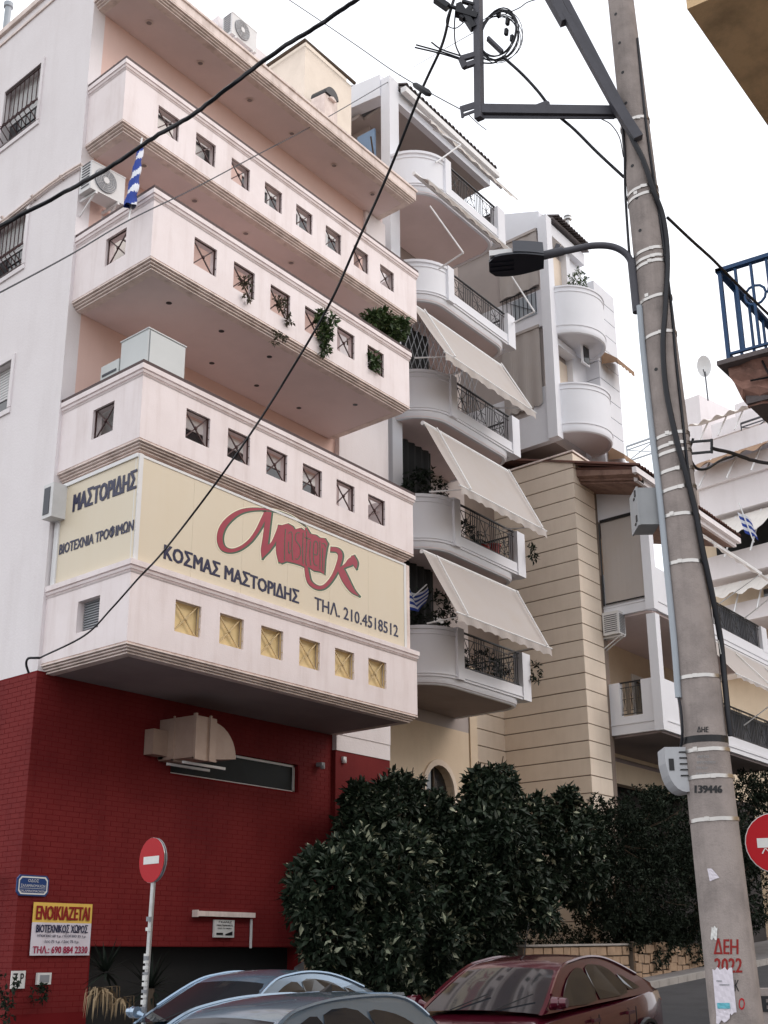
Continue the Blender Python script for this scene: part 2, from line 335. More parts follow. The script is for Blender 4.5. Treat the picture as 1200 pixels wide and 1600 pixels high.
def leaves(name, lobes, n, size, matn, parent=None, shell=0.55, aspect=0.42, droop=0.3, cl=5, light=0.0, **kw):
    """leaf-sized folded faces in whorls spread through the outer part of the lobes (centre, radii)"""
    vol = np.array([l[1][0]*l[1][1]*l[1][2] for l in lobes])**0.67; pr = vol/vol.sum()
    m = n//cl; idx = rng.choice(len(lobes), m, p=pr)
    C = np.array([l[0] for l in lobes])[idx]; Rr = np.array([l[1] for l in lobes])[idx]
    d = rng.normal(size=(m, 3)); d /= np.linalg.norm(d, axis=1)[:, None]
    rad = shell+(1-shell)*rng.random(m)**0.6 + rng.normal(0, 0.05, m)
    ctr = C + d*Rr*rad[:, None]
    tone0 = rng.random(m)
    ctr = np.repeat(ctr, cl, 0); out = np.repeat(d, cl, 0); tone = np.repeat(tone0, cl)*0.5+rng.random(m*cl)*0.38
    k = rng.random(m*cl) < light*np.repeat(np.clip(tone0*2-0.7, 0, 1), cl); tone[k] = 0.93+0.07*rng.random(k.sum())
    dirv = out*0.5+rng.normal(size=(m*cl, 3))*0.75; dirv[:, 2] += 0.15-droop*rng.random(m*cl); dirv /= np.linalg.norm(dirv, axis=1)[:, None]
    side = np.cross(dirv, rng.normal(size=(m*cl, 3))*0.6+np.array([0, 0, 1.0])); side /= np.linalg.norm(side, axis=1)[:, None]
    nr = np.cross(side, dirv)
    L = size*(0.6+0.8*rng.random(m*cl))[:, None]; W = L*aspect
    a = ctr; b = ctr+dirv*L*0.5+side*W*0.5+nr*W*0.15; c = ctr+dirv*L-nr*W*0.2; e = ctr+dirv*L*0.5-side*W*0.5+nr*W*0.15
    V = np.stack([a, b, c, e], 1).reshape(-1, 3); nl = len(a)
    org = np.array(ORI[parent.name]) if parent else np.array([V[:, 0].mean(), V[:, 1].mean(), V[:, 2].min()])
    V = V-org
    me = bpy.data.meshes.new(name); me.vertices.add(len(V)); me.vertices.foreach_set('co', V.ravel())
    q = np.arange(nl)[:, None]*4; F = np.concatenate([q+np.array([[0, 1, 2]]), q+np.array([[0, 2, 3]])], 1).reshape(-1, 3)
    me.loops.add(F.size); me.loops.foreach_set('vertex_index', F.ravel()); me.polygons.add(len(F))
    me.polygons.foreach_set('loop_start', np.arange(len(F))*3); me.update(calc_edges=True)
    at = me.attributes.new('tone', 'FLOAT', 'FACE'); at.data.foreach_set('value', np.repeat(tone, 2).astype(np.float32))
    me.materials.append(M[matn]); me.validate()
    o = bpy.data.objects.new(name, me); COL.objects.link(o)
    if parent: o.parent = parent; ORI[o.name] = ORI[parent.name]
    else: o.location = org; ORI[o.name] = Vector(org)
    return props(o, **kw)
SD = 82.35; TS = math.tan(math.radians(90-SD)); SDV = Vector((math.cos(math.radians(SD)), math.sin(math.radians(SD)), 0))
def side_pt(s, off=0.0): return SDV*s + Vector((-SDV.y, SDV.x, 0))*off    # point s metres back along the side street wall of the corner building
# ================================================================== setting: ground, road, pavement
def sheet(name, x0, x1, y0, y1, dz, matn, nx=60, ny=2):
    mb = MB(); vs = []; fs = []
    for i in range(nx+1):
        for j in range(ny+1):
            x = x0+(x1-x0)*i/nx; y = y0+(y1-y0)*j/ny; vs.append((x, y, ground(x, y)+dz))
    for i in range(nx):
        for j in range(ny):
            a = i*(ny+1)+j; fs.append((a, a+ny+1, a+ny+2, a+1))
    mb.add(vs, fs); return solo(name, mb, matn, None, None, None, 'structure')
sheet('ground', -600, 700, -600, 700, -0.16, 'earth', 400, 2)
sheet('road', -60, 60, -8.6, -0.9, 0.0, 'asph', 120)
sheet('side_road', -14, -3.2, -0.9, 60, 0.004, 'asph', 40)
sheet('pavement', -2.6, 60, -0.75, 2.4, 0.13, 'pave', 120)
sheet('near_pavement', -60, 60, -14.5, -8.75, 0.13, 'pave', 120)
for nm, y0, y1, x0 in (('kerb', -0.9, -0.75, -2.6), ('near_kerb', -8.75, -8.6, -60)):
    mb = MB()
    for i in range(0, 120 if x0 == -2.6 else 120):
        a = x0+(60-x0)*i/120; b = x0+(60-x0)*(i+1)/120-0.012
        mb.hexa([(a, y0, ground(a)-.1), (b, y0, ground(b)-.1), (b, y1, ground(b)-.1), (a, y1, ground(a)-.1)], [(a, y0, ground(a)+.134), (b, y0, ground(b)+.134), (b, y1, ground(b)+.134), (a, y1, ground(a)+.134)])
    solo(nm, mb, 'kerb', None, None, None, 'structure')

# ================================================================== building on the corner
A = thing('apartment_building', 'white and pink corner apartment building with red brick ground floor and square-holed balcony parapets', 'building', (0, 0, 0))
W0 = Vector((0.22, 2.12, 0)); DEP = 14
W1 = Vector((9.26, 2.12, 0)); WB0 = W0+SDV*DEP; WB1 = W1+SDV*DEP
def fp(*q): return [(p.x, p.y) for p in q]
ins = 0.28
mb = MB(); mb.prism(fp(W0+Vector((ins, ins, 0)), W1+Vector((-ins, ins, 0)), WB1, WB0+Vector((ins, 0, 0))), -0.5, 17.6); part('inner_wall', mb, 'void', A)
def wall_grid(mb, org, ex, L, z0, z1, holes, th, nrm, u0=0.0, inn=None):
    """wall of thickness th behind the line org+ex*u; nrm points outward; holes (u0,u1,z0,z1) stay open"""
    inn = inn or -nrm*th
    us = sorted(set([u0, L]+[h[0] for h in holes]+[h[1] for h in holes])); zs = sorted(set([z0, z1]+[h[2] for h in holes]+[h[3] for h in holes]))
    for i in range(len(us)-1):
        run = None
        for j in range(len(zs)-1):
            um, zm = (us[i]+us[i+1])/2, (zs[j]+zs[j+1])/2
            if any(h[0] < um < h[1] and h[2] < zm < h[3] for h in holes):
                continue
            a = org+ex*us[i]; b = org+ex*us[i+1]; c = b+inn; d = a+inn
            mb.prism([(a.x, a.y), (b.x, b.y), (c.x, c.y), (d.x, d.y)], zs[j], zs[j+1])
EX = Vector((1, 0, 0)); NF = Vector((0, -1, 0)); NS = Vector((-SDV.y, SDV.x, 0))
# side wall with three barred windows
W_ = [(1.62, 2.9, 16.32, 17.62), (1.62, 2.72, 13.28, 14.45), (1.62, 2.6, 10.5, 11.42), (5.2, 6.4, 16.32, 17.62), (5.2, 6.4, 13.28, 14.45)]
mb = MB(); wall_grid(mb, W0, SDV, DEP, 5.71, 18.0, W_, 0.28, NS, inn=EX*.28); wall_grid(mb, W0, SDV, DEP, 18.0, 19.2, [], 0.28, NS, inn=EX*.28); part('side_wall', mb, 'side', A)
mb = MB(); q = W0+NS*0.06; mb.prism(fp(q, q+SDV*DEP, q+SDV*DEP-NS*.34, q-NS*.34), 19.2, 19.32); q = W0+NS*0.03
mb.prism(fp(q, q+SDV*DEP, q+SDV*DEP-NS*.3, q-NS*.3), 18.95, 19.0); part('side_cornice', mb, 'trim', A)
for i, (a, b, z0, z1) in enumerate(W_):
    mb = MB()
    for (s0, s1, za, zb) in ((a-.09, b+.09, z1, z1+.09), (a-.09, b+.09, z0-.11, z0-.02), (a-.09, a, z0, z1), (b, b+.09, z0, z1)):
        p = W0+SDV*s0+NS*.03; r_ = W0+SDV*s1+NS*.03; mb.prism(fp(p, r_, r_-NS*.05, p-NS*.05), za, zb)
    win = part('window', mb, 'side', A, label='barred side window with white shutter' if i < 2 else None)
    mb = MB(); p = W0+SDV*a-NS*.16; r_ = W0+SDV*b-NS*.16; zz = z0+(z1-z0)*(0.45 if i != 2 else .35)
    mb.prism(fp(p, r_, r_-NS*.04, p-NS*.04), z0, zz); part('pane', mb, 'dglass', win)
    mb = MB()
    k = int((z1-zz)/.05)
    for j in range(k):
        z = zz+(z1-zz)*j/k; p = W0+SDV*a-NS*.14; r_ = W0+SDV*b-NS*.14; mb.prism(fp(p, r_, r_-NS*.04, p-NS*.04), z, z+.042)
    part('shutter', mb, 'shut', win)
    if i != 2:
        mb = MB(); n = 8
        for j in range(n+1):
            s_ = a+(b-a)*j/n
            if j % 1 == 0:
                pts = [W0+SDV*s_-NS*.02+Vector((0, 0, z1)), W0+SDV*s_-NS*.02+Vector((0, 0, z0+(z1-z0)*.42))]
                low = [(0.02, .36), (.16, .26), (.20, .16), (.10, .08), (.03, .02)]
                pts += [W0+SDV*s_+NS*o+Vector((0, 0, z0+(z1-z0)*t)) for o, t in low]
                mb.tube(pts, 0.011, 5)
        for t in (.42, .03, .97):
            mb.bar(W0+SDV*a-NS*.01+Vector((0, 0, z0+(z1-z0)*t)), W0+SDV*b-NS*.01+Vector((0, 0, z0+(z1-z0)*t)), .025)
        part('window_grille', mb, 'iron', win)
# front walls: salmon recess left of the pier, white pier on the right
door_h = [(0.55, 3.35, 14.95, 17.05), (4.1, 8.1, 14.95, 17.0), (0.55, 3.3, 11.9, 14.0), (4.2, 6.6, 11.9, 14.0), (2.6, 6.9, 8.95, 10.95)]
mb = MB(); wall_grid(mb, W0, EX, 7.26, 5.71, 14.6, [h for h in door_h if h[3] < 14.5], .28, NF, u0=.28); wall_grid(mb, W0, EX, 9.04, 14.6, 18.0, [h for h in door_h if h[3] > 14.5], .28, NF, u0=.28)
part('front_wall', mb, 'salmon', A)
mb = MB(); mb.box(7.48, 9.26, 2.00, 2.40, 5.71, 14.6); mb.box(8.5, 9.262, 2.04, 2.40, 14.6, 17.95); part('wall_pier', mb, 'side', A)
mb = MB(); mb.prism(fp(Vector((9.24, 2.4, 0)), Vector((9.27, 2.4, 0)), WB1+Vector((.01, 0, 0)), WB1), 5.71, 17.9); part('party_wall', mb, 'side', A)
for (a, b, z0, z1) in door_h:
    X0 = W0.x+a; X1 = W0.x+b
    mb = MB(); n = max(2, int((X1-X0)/.9))
    mb.box(X0, X1, 2.26, 2.32, z1-.22, z1)
    for j in range(n+1):
        x = X0+(X1-X0)*j/n; mb.box(max(X0, x-.03), min(X1, x+.03), 2.262, 2.318, z0, z1-.22)
    dr = part('balcony_door', mb, 'alu', A)
    mb = MB(); mb.box(X0, X1, 2.29, 2.30, z0, z1-.22); part('pane', mb, 'dglass', dr)
# red ground floor: brick faced walls
GZ = 5.71
mb = MB(); holes = [(1.42, 6.3, -0.5, 1.80), (2.9, 6.22, 4.5, 5.0)]
wall_grid(mb, W0, EX, 9.04, -0.5, GZ, holes, .28, NF, inn=SDV*.28); wall_grid(mb, W0, SDV, DEP, -0.5, GZ, [], .2, NS, u0=0.28)
part('brick_backing', mb, 'brickj', A)
def bricks(mb, org, ex, L, z0, z1, holes, nrm, bl=0.245, bh=0.066, j=0.010):
    row = 0; z = z0
    while z+bh < z1+0.02:
        zt = min(z+bh, z1); u = -(row % 2)*bl/2
        while u < L:
            a = max(0, u); b = min(L, u+bl); u += bl+j
            if b-a < .03: continue
            segs = [(a, b)]
            for h in holes:
                if h[2]-.005 < (z+zt)/2 < h[3]+.005:
                    ns = []
                    for (p, q) in segs:
                        if q <= h[0] or p >= h[1]: ns.append((p, q)); continue
                        if p < h[0]: ns.append((p, h[0]))
                        if q > h[1]: ns.append((h[1], q))
                    segs = ns
            for (p, q) in segs:
                if q-p < .02: continue
                pr = .003+random.random()*.002
                P0 = org+ex*p; P1 = org+ex*q; o = nrm*pr
                vs = [P0+Vector((0, 0, z)), P1+Vector((0, 0, z)), P1+Vector((0, 0, zt)), P0+Vector((0, 0, zt))]
                mb.add(vs+[x+o for x in vs], [(4, 5, 6, 7), (0, 1, 5, 4), (1, 2, 6, 5), (2, 3, 7, 6), (3, 0, 4, 7)])
        z += bh+j; row += 1
mb = MB(); bricks(mb, W0, EX, 7.24, 0.9, GZ, [(h[0]-.03, h[1]+.03, h[2], h[3]+.03) for h in holes], NF); part('brick_courses', mb, 'brick', A, kind='stuff')
mb = MB(); bricks(mb, W0, SDV, 6.0, 0.9, GZ, [], NS); part('side_brick_courses', mb, 'brick', A, kind='stuff')
mb = MB(); mb.box(7.46, 9.27, 2.03, 2.3, -0.5, 5.40); part('red_pier', mb, 'brick', A)
mb = MB(); mb.box(7.47, 9.265, 2.015, 2.3, 5.40, 5.74); part('pier_collar', mb, 'side', A)
# strip window and garage mouth
mb = MB(); x0, x1 = W0.x+2.9, W0.x+6.22
for b_ in ((x0, x1, 4.96, 5.0), (x0, x1, 4.5, 4.53), (x1-.04, x1, 4.5, 5.0), (x0, x0+.04, 4.5, 5.0)): mb.box(b_[0], b_[1], 2.2, 2.27, b_[2], b_[3])
win = part('strip_window', mb, 'alu', A)
mb = MB(); mb.box(x0, x1, 2.23, 2.24, 4.53, 4.96); part('pane', mb, 'frost', win)
mb = MB(); x0, x1 = W0.x+1.42, W0.x+6.3
mb.box(x0, x1, 6.5, 6.6, -.4, 2.0); mb.box(x0-.05, x0, 2.42, 6.5, -.4, 2.0); mb.box(x1, x1+.05, 2.42, 6.5, -.4, 2.0); mb.box(x0, x1, 2.42, 6.5, 1.80, 1.86); mb.box(x0, x1, 2.2, 6.5, -.45, -.38)
part('garage_recess', mb, 'darkg', A)
mb = MB()
for k in range(5):
    xx = x0+.9+k*.75; mb.box(xx, xx+.6, 6.40, 6.47, -.3, 1.25); mb.box(xx+.05, xx+.55, 6.37, 6.40, .2, .9)
part('garage_panel', mb, 'black', A)
# balconies
def lip(z):
    st = [(.0, 0)]; o, h = 0.004, -.012
    for k in range(4):
        st += [(o-.022, h), (o-.022, h-.006), (o, h-.008), (o, h-.03)]; o -= .036; h -= .034
    return [(-.25, z)]+[(a, z+b) for a, b in st]+[(o, z+h+.004), (-.25, z+h+.004)]
def cap_prof(z):
    return [(-.20, z+1.0), (.0, z+1.0), (.012, z+1.012), (.02, z+1.025), (.0, z+1.03), (.0, z+1.048), (.025, z+1.052), (.035, z+1.085), (.01, z+1.09), (.01, z+1.105), (.045, z+1.11), (.045, z+1.19), (-.22, z+1.19)]
gr = MB()      # one square grille, built round its own centre, facing -Y
for a, b, w_ in (((-.27, 0, -.26), (-.27, 0, .26), .022), ((.27, 0, -.26), (.27, 0, .26), .022), ((-.27, 0, -.25), (.27, 0, -.25), .018), ((-.27, 0, .25), (.27, 0, .25), .018), ((-.26, 0, -.25), (.26, 0, .25), .018), ((-.26, 0.004, .25), (.26, 0.004, -.25), .018)): gr.bar(a, b, w_, .02)
gr.bar((.27, -.03, .1), (.34, -.03, .1), .012); gr.bar((.27, -.03, -.1), (.34, -.03, -.1), .012); gr.lathe([(.02, -.03), (.035, -.012), (.02, .0)], (0, 0, 0), 8, 'y')
gmesh = gr.mesh('grille', 'iron'); gmesh_g = gr.mesh('grille', 'goldiron')
def balcony(z, y0, L, fx, fw, fz, sx, matn='front', rail=True, pane=None):
    c0 = Vector((TS*y0, y0, 0)); p0 = SDV*(2.16/math.cos(math.radians(90-SD))) ; p0 = Vector((TS*2.14, 2.14, 0))
    c1 = Vector((L+TS*y0, y0, 0)); p1 = c1+Vector((TS*(2.0-y0), 2.0-y0, 0))
    path = fp(p0, c0, c1, p1)
    mb = MB(); th = .17
    wall_grid(mb, c0, EX, L, z, z+1.0, [(a, a+fw, z+fz[0], z+fz[1]) for a in fx], th, NF, inn=SDV*th)
    ls = (p0-c0).length
    wall_grid(mb, c0, SDV, ls, z, z+1.0, [(s, s+.56, z+fz[0], z+fz[1]) for s in sx], th, NS, u0=th)
    q = c1; NR = -NS
    wall_grid(mb, q, SDV, (p1-c1).length, z, z+1.0, [], th, NR, u0=th)
    b = part('balcony', mb, matn, A)
    mb = MB(); mb.sweep(path, lip(z)); part('lower_moulding', mb, 'trim', b); mb = MB(); mb.sweep(path, cap_prof(z)); part('coping', mb, 'front', b)
    mb = MB(); i_ = .16; mb.prism(fp(p0+Vector((i_, 0, 0)), c0+Vector((i_, i_, 0)), c1+Vector((-i_, i_, 0)), p1+Vector((-i_, .1, 0))), z-.135, z-.02)
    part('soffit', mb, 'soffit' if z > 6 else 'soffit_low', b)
    if rail:
        mb = MB(); zr = z+1.225; mb.sweep(path, [(-.03, zr-.03), (.04, zr-.03), (.04, zr+.022), (-.03, zr+.022)])
        for a, c in ((p0, c0), (c0, c1), (c1, p1)):
            n = max(2, int((c-a).length/1.1))
            for k in range(n+1):
                t = a+(c-a)*(k+.3)/(n+.6); mb.tube([(t.x, t.y, z+1.17), (t.x, t.y, zr)], .012, 5)
        part('handrail', mb, 'iron', b)
    zc = z+(fz[0]+fz[1])/2; gm = gmesh_g if pane else gmesh
    for i, a in enumerate(fx):
        inst('grille', gm, b, (c0.x+a+fw/2-.01, y0+.05, zc))
        if pane:
            mb = MB(); mb.box(c0.x+a, c0.x+a+fw, y0+.10, y0+.12, z+fz[0], z+fz[1]); part('pane', mb, 'yellowp', b)
    for s in sx:
        if pane: break
        p = c0+SDV*(s+.27)-NS*.05; inst('grille', gm, b, (p.x, p.y, zc), rotz=math.radians(SD+180))
    return b
b0 = balcony(5.82, 0, 7.28, [.92+.965*i for i in range(6)], .55, (.32, .80), [.72], rail=False, pane=True)
b1 = balcony(8.90, 0, 7.22, [.95+.96*i for i in range(6)], .54, (.31, .81), [.70])
b2 = balcony(11.96, 0, 7.16, [.94+.96*i for i in range(6)], .54, (.30, .81), [.70])
b3 = balcony(15.03, 1.04, 8.9, [.80+.957*i for i in range(8)], .52, (.29, .77), [])
for z in (17.95,):      # roof slab with stepped edge
    c0 = Vector((-.36, 0.98, 0)); c1 = Vector((9.0, .98, 0)); p0 = Vector((0.22, 2.14, 0)); p1 = Vector((9.15, 2.1, 0))
    c0 = Vector((.07, .98, 0))
    mb = MB(); mb.sweep(fp(p0, c0, c1, p1), [(o, zz+.16) for o, zz in lip(z)]); mb.sweep(fp(p0, c0, c1, p1), [(-.3, z+.16), (.0, z+.16), (.0, z+.34), (.03, z+.35), (.03, z+.40), (-.3, z+.40)]); part('roof_edge', mb, 'trim', A)
    mb = MB(); mb.prism(fp(p0+Vector((.15, 0, 0)), c0+Vector((.15, .15, 0)), c1+Vector((-.15, .15, 0)), p1+Vector((-.15, .1, 0))), z+.02, z+.3); mb.prism(fp(W0+Vector((.3, 0, 0)), W1, WB1, WB0), z+.05, z+.3)
    part('roof_slab', mb, 'soffit', A)
# enclosed sign storey, louvre, window inside the side opening
mb = MB(); c0 = Vector((0, 0, 0)); mb.prism(fp(Vector((.09, .09, 0)), Vector((7.2, .09, 0)), Vector((7.4, 2.0, 0)), Vector((TS*2.1+.09, 2.1, 0))), 6.98, 8.68); part('sign_storey_wall', mb, 'trim', A)
mb = MB()
for k in range(12):
    z = 6.16+k*.039; a = SDV*.74-NS*.10; c = SDV*1.26-NS*.10; mb.prism(fp(a, c, c-NS*.03, a-NS*.03), z, z+.022)
a = SDV*.73-NS*.125; c = SDV*1.27-NS*.125; mb.m = 1; mb.prism(fp(a, c, c-NS*.02, a-NS*.02), 6.13, 6.64); part('louvre', mb, ['acg', 'black'], b0)
# downlights under the slabs
def downlights(b, zs, pts, dark):
    for (px, py) in pts:
        p = at_z(px, py, zs); mb = MB()
        mb.lathe([(.075, -.012), (.06, -.014), (.055, 0)] if not dark else [(.05, -.01), (.05, 0)], (p.x, p.y, zs), 12)
        mb.m = 1
        if not dark: mb.lathe([(.05, -.016), (.045, -.014)], (p.x, p.y, zs), 10)
        part('downlight', mb, ['trim', 'soffit_low'] if not dark else ['black', 'black'], b)
downlights(b3, 14.90, [(225, 258), (304, 313), (384, 364), (455, 410)], False)
downlights(b2, 11.83, [(264, 473), (346, 517), (331, 567), (401, 602), (421, 557), (467, 637), (555, 632)], True)
rs = bpy.data.objects['roof_slab']; downlights(rs, 17.965, [(233, 35), (313, 98), (390, 156), (456, 208), (522, 258), (582, 303)], False)

# rooftop structures
def fbox(name, label, pts, z0, z1, matn, cat, top=None): ...
pr = at_y(477, 60, 3.0); RB = Fr((pr.x, 3.0, 0), 0, SD)
mb = MB(RB); mb.box(0, 1.85, 0, 4.2, 18.4, 22.3); st = thing('rooftop_stair_house', 'beige rooftop stair house with brown gutter line on the roof of the corner building', 'roof structure', (pr.x, 3.0, 18.4))
part('wall', mb, 'cream', st); mb = MB(RB); mb.box(0.3, 1.95, .25, 4.2, 22.3, 22.75); part('parapet', mb, 'cream', st)
mb = MB(RB); mb.tube([(-.08, 4.2, 22.36), (-.08, -.08, 22.36), (1.9, -.08, 22.36)], .045, 8); part('gutter', mb, 'stem', st)
ph = thing('rooftop_room', 'small white rooftop room behind the roof edge of the corner building', 'roof structure', (3.9, 3.2, 18.4))
p = at_y(341, 30, 2.85); mb = MB(Fr((p.x, 2.85, 0), 0, SD)); mb.box(0, 1.6, 0, 1.6, 18.3, p.z+.1); mb.box(1.6, 2.0, 0, 1.6, 18.3, p.z-.6); part('wall', mb, 'side', ph)
cp_ = at_y(517, 200, 2.4); ch = thing('rooftop_chimney', 'stained pale rooftop chimney with round black cowl on the corner building', 'chimney', (cp_.x, 2.4, 18.4))
cx_, cz_ = cp_.x, at_y(515, 150, 2.4).z
mb = MB(); mb.box(cx_-.24, cx_+.24, 2.4, 2.8, 18.4, cz_-.02); part('stack', mb, 'trim', ch)
mb = MB(); mb.hexa([(cx_+.24*math.cos(t), 2.36, cz_+.24*math.sin(t)) for t in np.linspace(0, math.pi, 13)], [(cx_+.24*math.cos(t), 2.82, cz_+.24*math.sin(t)) for t in np.linspace(0, math.pi, 13)]); part('cowl', mb, 'black', ch)
mb = MB(); mb.hexa([(cx_-.12, 2.33, cz_-.10), (cx_+.12, 2.33, cz_-.10), (cx_+.10, 2.33, cz_-.06), (cx_, 2.33, cz_-.02), (cx_-.10, 2.33, cz_-.06)], [(cx_-.12, 2.45, cz_-.10), (cx_+.12, 2.45, cz_-.10), (cx_+.10, 2.45, cz_-.06), (cx_, 2.45, cz_-.02), (cx_-.10, 2.45, cz_-.06)]); part('mortar_collar', mb, 'trim', ch)
p = at_l(11, 30, (.07, 0), SD); mb = MB(); mb.tube([(p.x, p.y, 19.2), (p.x, p.y, 20.15)], .07, 10); mb.tube([(p.x, p.y, 20.1), (p.x, p.y, 20.2)], .1, 10)
solo('vent_pipe', mb, 'pvc', 'blue-grey vent pipe sticking up from the left roof edge', 'pipe', smooth=40)

# ================================================================== signs of the food workshop
sg = thing('shop_sign', 'long cream front sign with crimson script logo and navy Greek lettering between two parapets', 'sign', (3.5, 0.0, 7.0))
ys = 0.035; mb = MB()
for k in range(6):
    a = .10+k*1.139; mb.box(a, a+1.136, ys, ys+.05, 6.99, 8.66)
part('sign_panel', mb, 'signc', sg)
mb = MB(); mb.box(0.04, .12, ys-.03, ys+.05, 6.99, 8.66); mb.box(6.93, 7.0, ys-.01, ys+.05, 6.99, 8.66); mb.box(.10, 6.93, ys-.01, ys+.05, 8.62, 8.66); part('sign_frame', mb, 'alu', sg)
def fx(px, py): p = at_y(px, py, ys); return p.x, p.z
def front_text(name, s, a, b, h, matn, bold=.02):
    x0, z0 = fx(*a); x1, z1 = fx(*b); ex = Vector((x1-x0, 0, z1-z0)); w_ = ex.length
    mb = MB(); text_mb(mb, s, (x0, ys-.004, z0), ex.normalized(), (0, 0, 1), 0, w_, 0, h, (0, 0, 0), bold); part(name, mb, matn, sg)
front_text('word', 'ΚΟΣΜΑΣ ΜΑΣΤΟΡΙΔΗΣ', (255, 873), (467, 944), .24, 'navy', .10)
front_text('phone_number', 'ΤΗΛ. 210.4518512', (491, 952), (622, 996), .235, 'navy', .05)
def lg(cx, cy, lay):
    x, z = fx(330+cx/5, 780+cy/5); return Vector((x, ys-.003-lay*.0015, z))
def ribbon(pts, ws, lay, grow, dx=0, dy=0, mb=None):
    P = cmr([(p[0]+dx, p[1]+dy, w_) for p, w_ in zip(pts, ws)], 5); L = []; R_ = []
    for i, p in enumerate(P):
        t = (P[min(i+1, len(P)-1)]-P[max(i-1, 0)]); t = Vector((t.x, t.y)).normalized(); n = Vector((-t.y, t.x)); w_ = max(1.5, p.z)/2+grow
        e = t*(-grow if i == 0 else grow if i == len(P)-1 else 0)
        L.append(lg(p.x+n.x*w_+e.x, p.y+n.y*w_+e.y, lay)); R_.append(lg(p.x-n.x*w_+e.x, p.y-n.y*w_+e.y, lay))
    n = len(L); mb.add(L+R_, [(i, i+1, n+i+1, n+i) for i in range(n-1)])
strokes = [([(735, 212), (670, 165), (590, 122), (470, 88), (340, 80), (235, 98), (150, 150), (88, 225), (68, 310), (90, 380), (150, 405), (225, 385), (300, 330), (360, 250), (405, 165), (435, 105)], [3, 7, 12, 16, 26, 36, 46, 52, 50, 44, 34, 32, 32, 36, 42, 46]),
 ([(452, 98), (440, 200), (425, 320), (412, 400), (398, 470)], [50, 50, 52, 50, 8]), ([(400, 462), (430, 400), (480, 350), (520, 270), (545, 215)], [10, 55, 36, 40, 50]),
 ([(555, 205), (545, 300), (535, 400), (545, 495)], [70, 72, 60, 40]), ([(600, 205), (600, 330), (605, 470)], [80, 80, 80]), ([(680, 240), (675, 360), (690, 510)], [70, 80, 70]), ([(745, 220), (745, 300), (735, 420), (740, 530)], [14, 60, 80, 50]),
 ([(800, 290), (790, 420), (800, 550)], [70, 90, 70]), ([(880, 320), (865, 450), (868, 580)], [60, 60, 20]),
 ([(738, 480), (748, 570), (770, 650), (830, 692), (890, 680), (950, 610), (992, 520), (1010, 440), (985, 400), (930, 392)], [22, 36, 36, 34, 34, 34, 40, 42, 40, 40]),
 ([(1010, 545), (1050, 520), (1090, 490), (1120, 450)], [24, 34, 60, 30]), ([(1105, 440), (1125, 500), (1135, 550)], [26, 46, 6]), ([(1005, 530), (1045, 620), (1100, 710), (1160, 762)], [50, 60, 40, 6])]
blob = [(518, 440), (522, 360), (530, 270), (545, 205), (600, 190), (640, 213), (655, 236), (700, 224), (730, 246), (742, 214), (776, 270), (820, 280), (848, 302), (890, 306), (916, 348), (904, 392), (893, 470), (886, 590), (850, 570), (800, 562), (762, 536), (720, 530), (690, 516), (640, 502), (590, 490), (550, 506), (525, 488)]
def blobpoly(mb, grow, lay, dx, dy):
    n = len(blob); P = []
    for i in range(n):
        a, c = blob[i-1], blob[(i+1) % n]; t = Vector((c[0]-a[0], c[1]-a[1])).normalized(); nn = Vector((t.y, -t.x)); P.append(lg(blob[i][0]+nn.x*grow+dx, blob[i][1]+nn.y*grow+dy, lay))
    mb.add(P, [tuple(range(n))])
keep = [0, 1, 2, 3, 9, 10, 11, 12]
for nm, mt, lay, gw, dx, dy in (('letter_edge', 'halo', 0, 11, 1, 1), ('letter_shadow', 'green', 1, 5, 3, 2), ('letter_face', 'red', 2, -3, -4, -2)):
    mb = MB(); blobpoly(mb, gw, lay+.5, dx, dy)
    for j, k in enumerate(keep): pts, ws = strokes[k]; ribbon(pts, ws, lay+j*.03, gw, dx, dy, mb)
    part(nm, mb, mt, sg)
mb = MB()
for pts in ([(578, 232), (572, 330), (570, 480)], [(600, 270), (618, 255), (630, 280), (628, 400), (636, 478)], [(604, 330), (600, 380), (606, 425), (618, 400)], [(690, 262), (662, 268), (658, 320), (690, 370), (694, 430), (672, 470), (655, 462)], [(716, 262), (712, 400), (716, 505)], [(742, 250), (744, 330), (736, 470), (742, 520)], [(728, 300), (776, 316)], [(772, 330), (768, 440), (776, 520)], [(800, 430), (826, 432), (830, 350), (806, 330), (796, 400), (800, 500), (826, 520)], [(846, 330), (848, 450), (846, 550)], [(862, 345), (884, 352), (894, 376)], [(868, 380), (868, 460), (870, 560)]):
    ribbon(pts, [6.5]*len(pts), 4, 0, 0, 0, mb)
part('letter_gap', mb, 'green', sg)
ss = thing('shop_sign', 'short cream sign with dark Greek lettering on the left side of the balcony', 'sign', tuple(side_pt(1.2, .02)+Vector((0, 0, 7.0))))
mb = MB(); a = side_pt(.03, -.03); c = side_pt(1.98, -.03); mb.prism(fp(a, c, c-NS*.05, a-NS*.05), 6.99, 8.6); part('sign_panel', mb, 'signc', ss)
mb = MB()
for s0, s1, za, zb in ((1.98, 2.1, 6.99, 8.66), (.03, 1.98, 8.6, 8.66)):
    a = side_pt(s0, -.005); c = side_pt(s1, -.005); mb.prism(fp(a, c, c-NS*.07, a-NS*.07), za, zb)
part('sign_frame', mb, 'alu', ss)
def side_s(px, py):
    p = at_l(px, py, tuple(side_pt(0, -.027))[:2], SD); return math.hypot(p.x, p.y), p.z
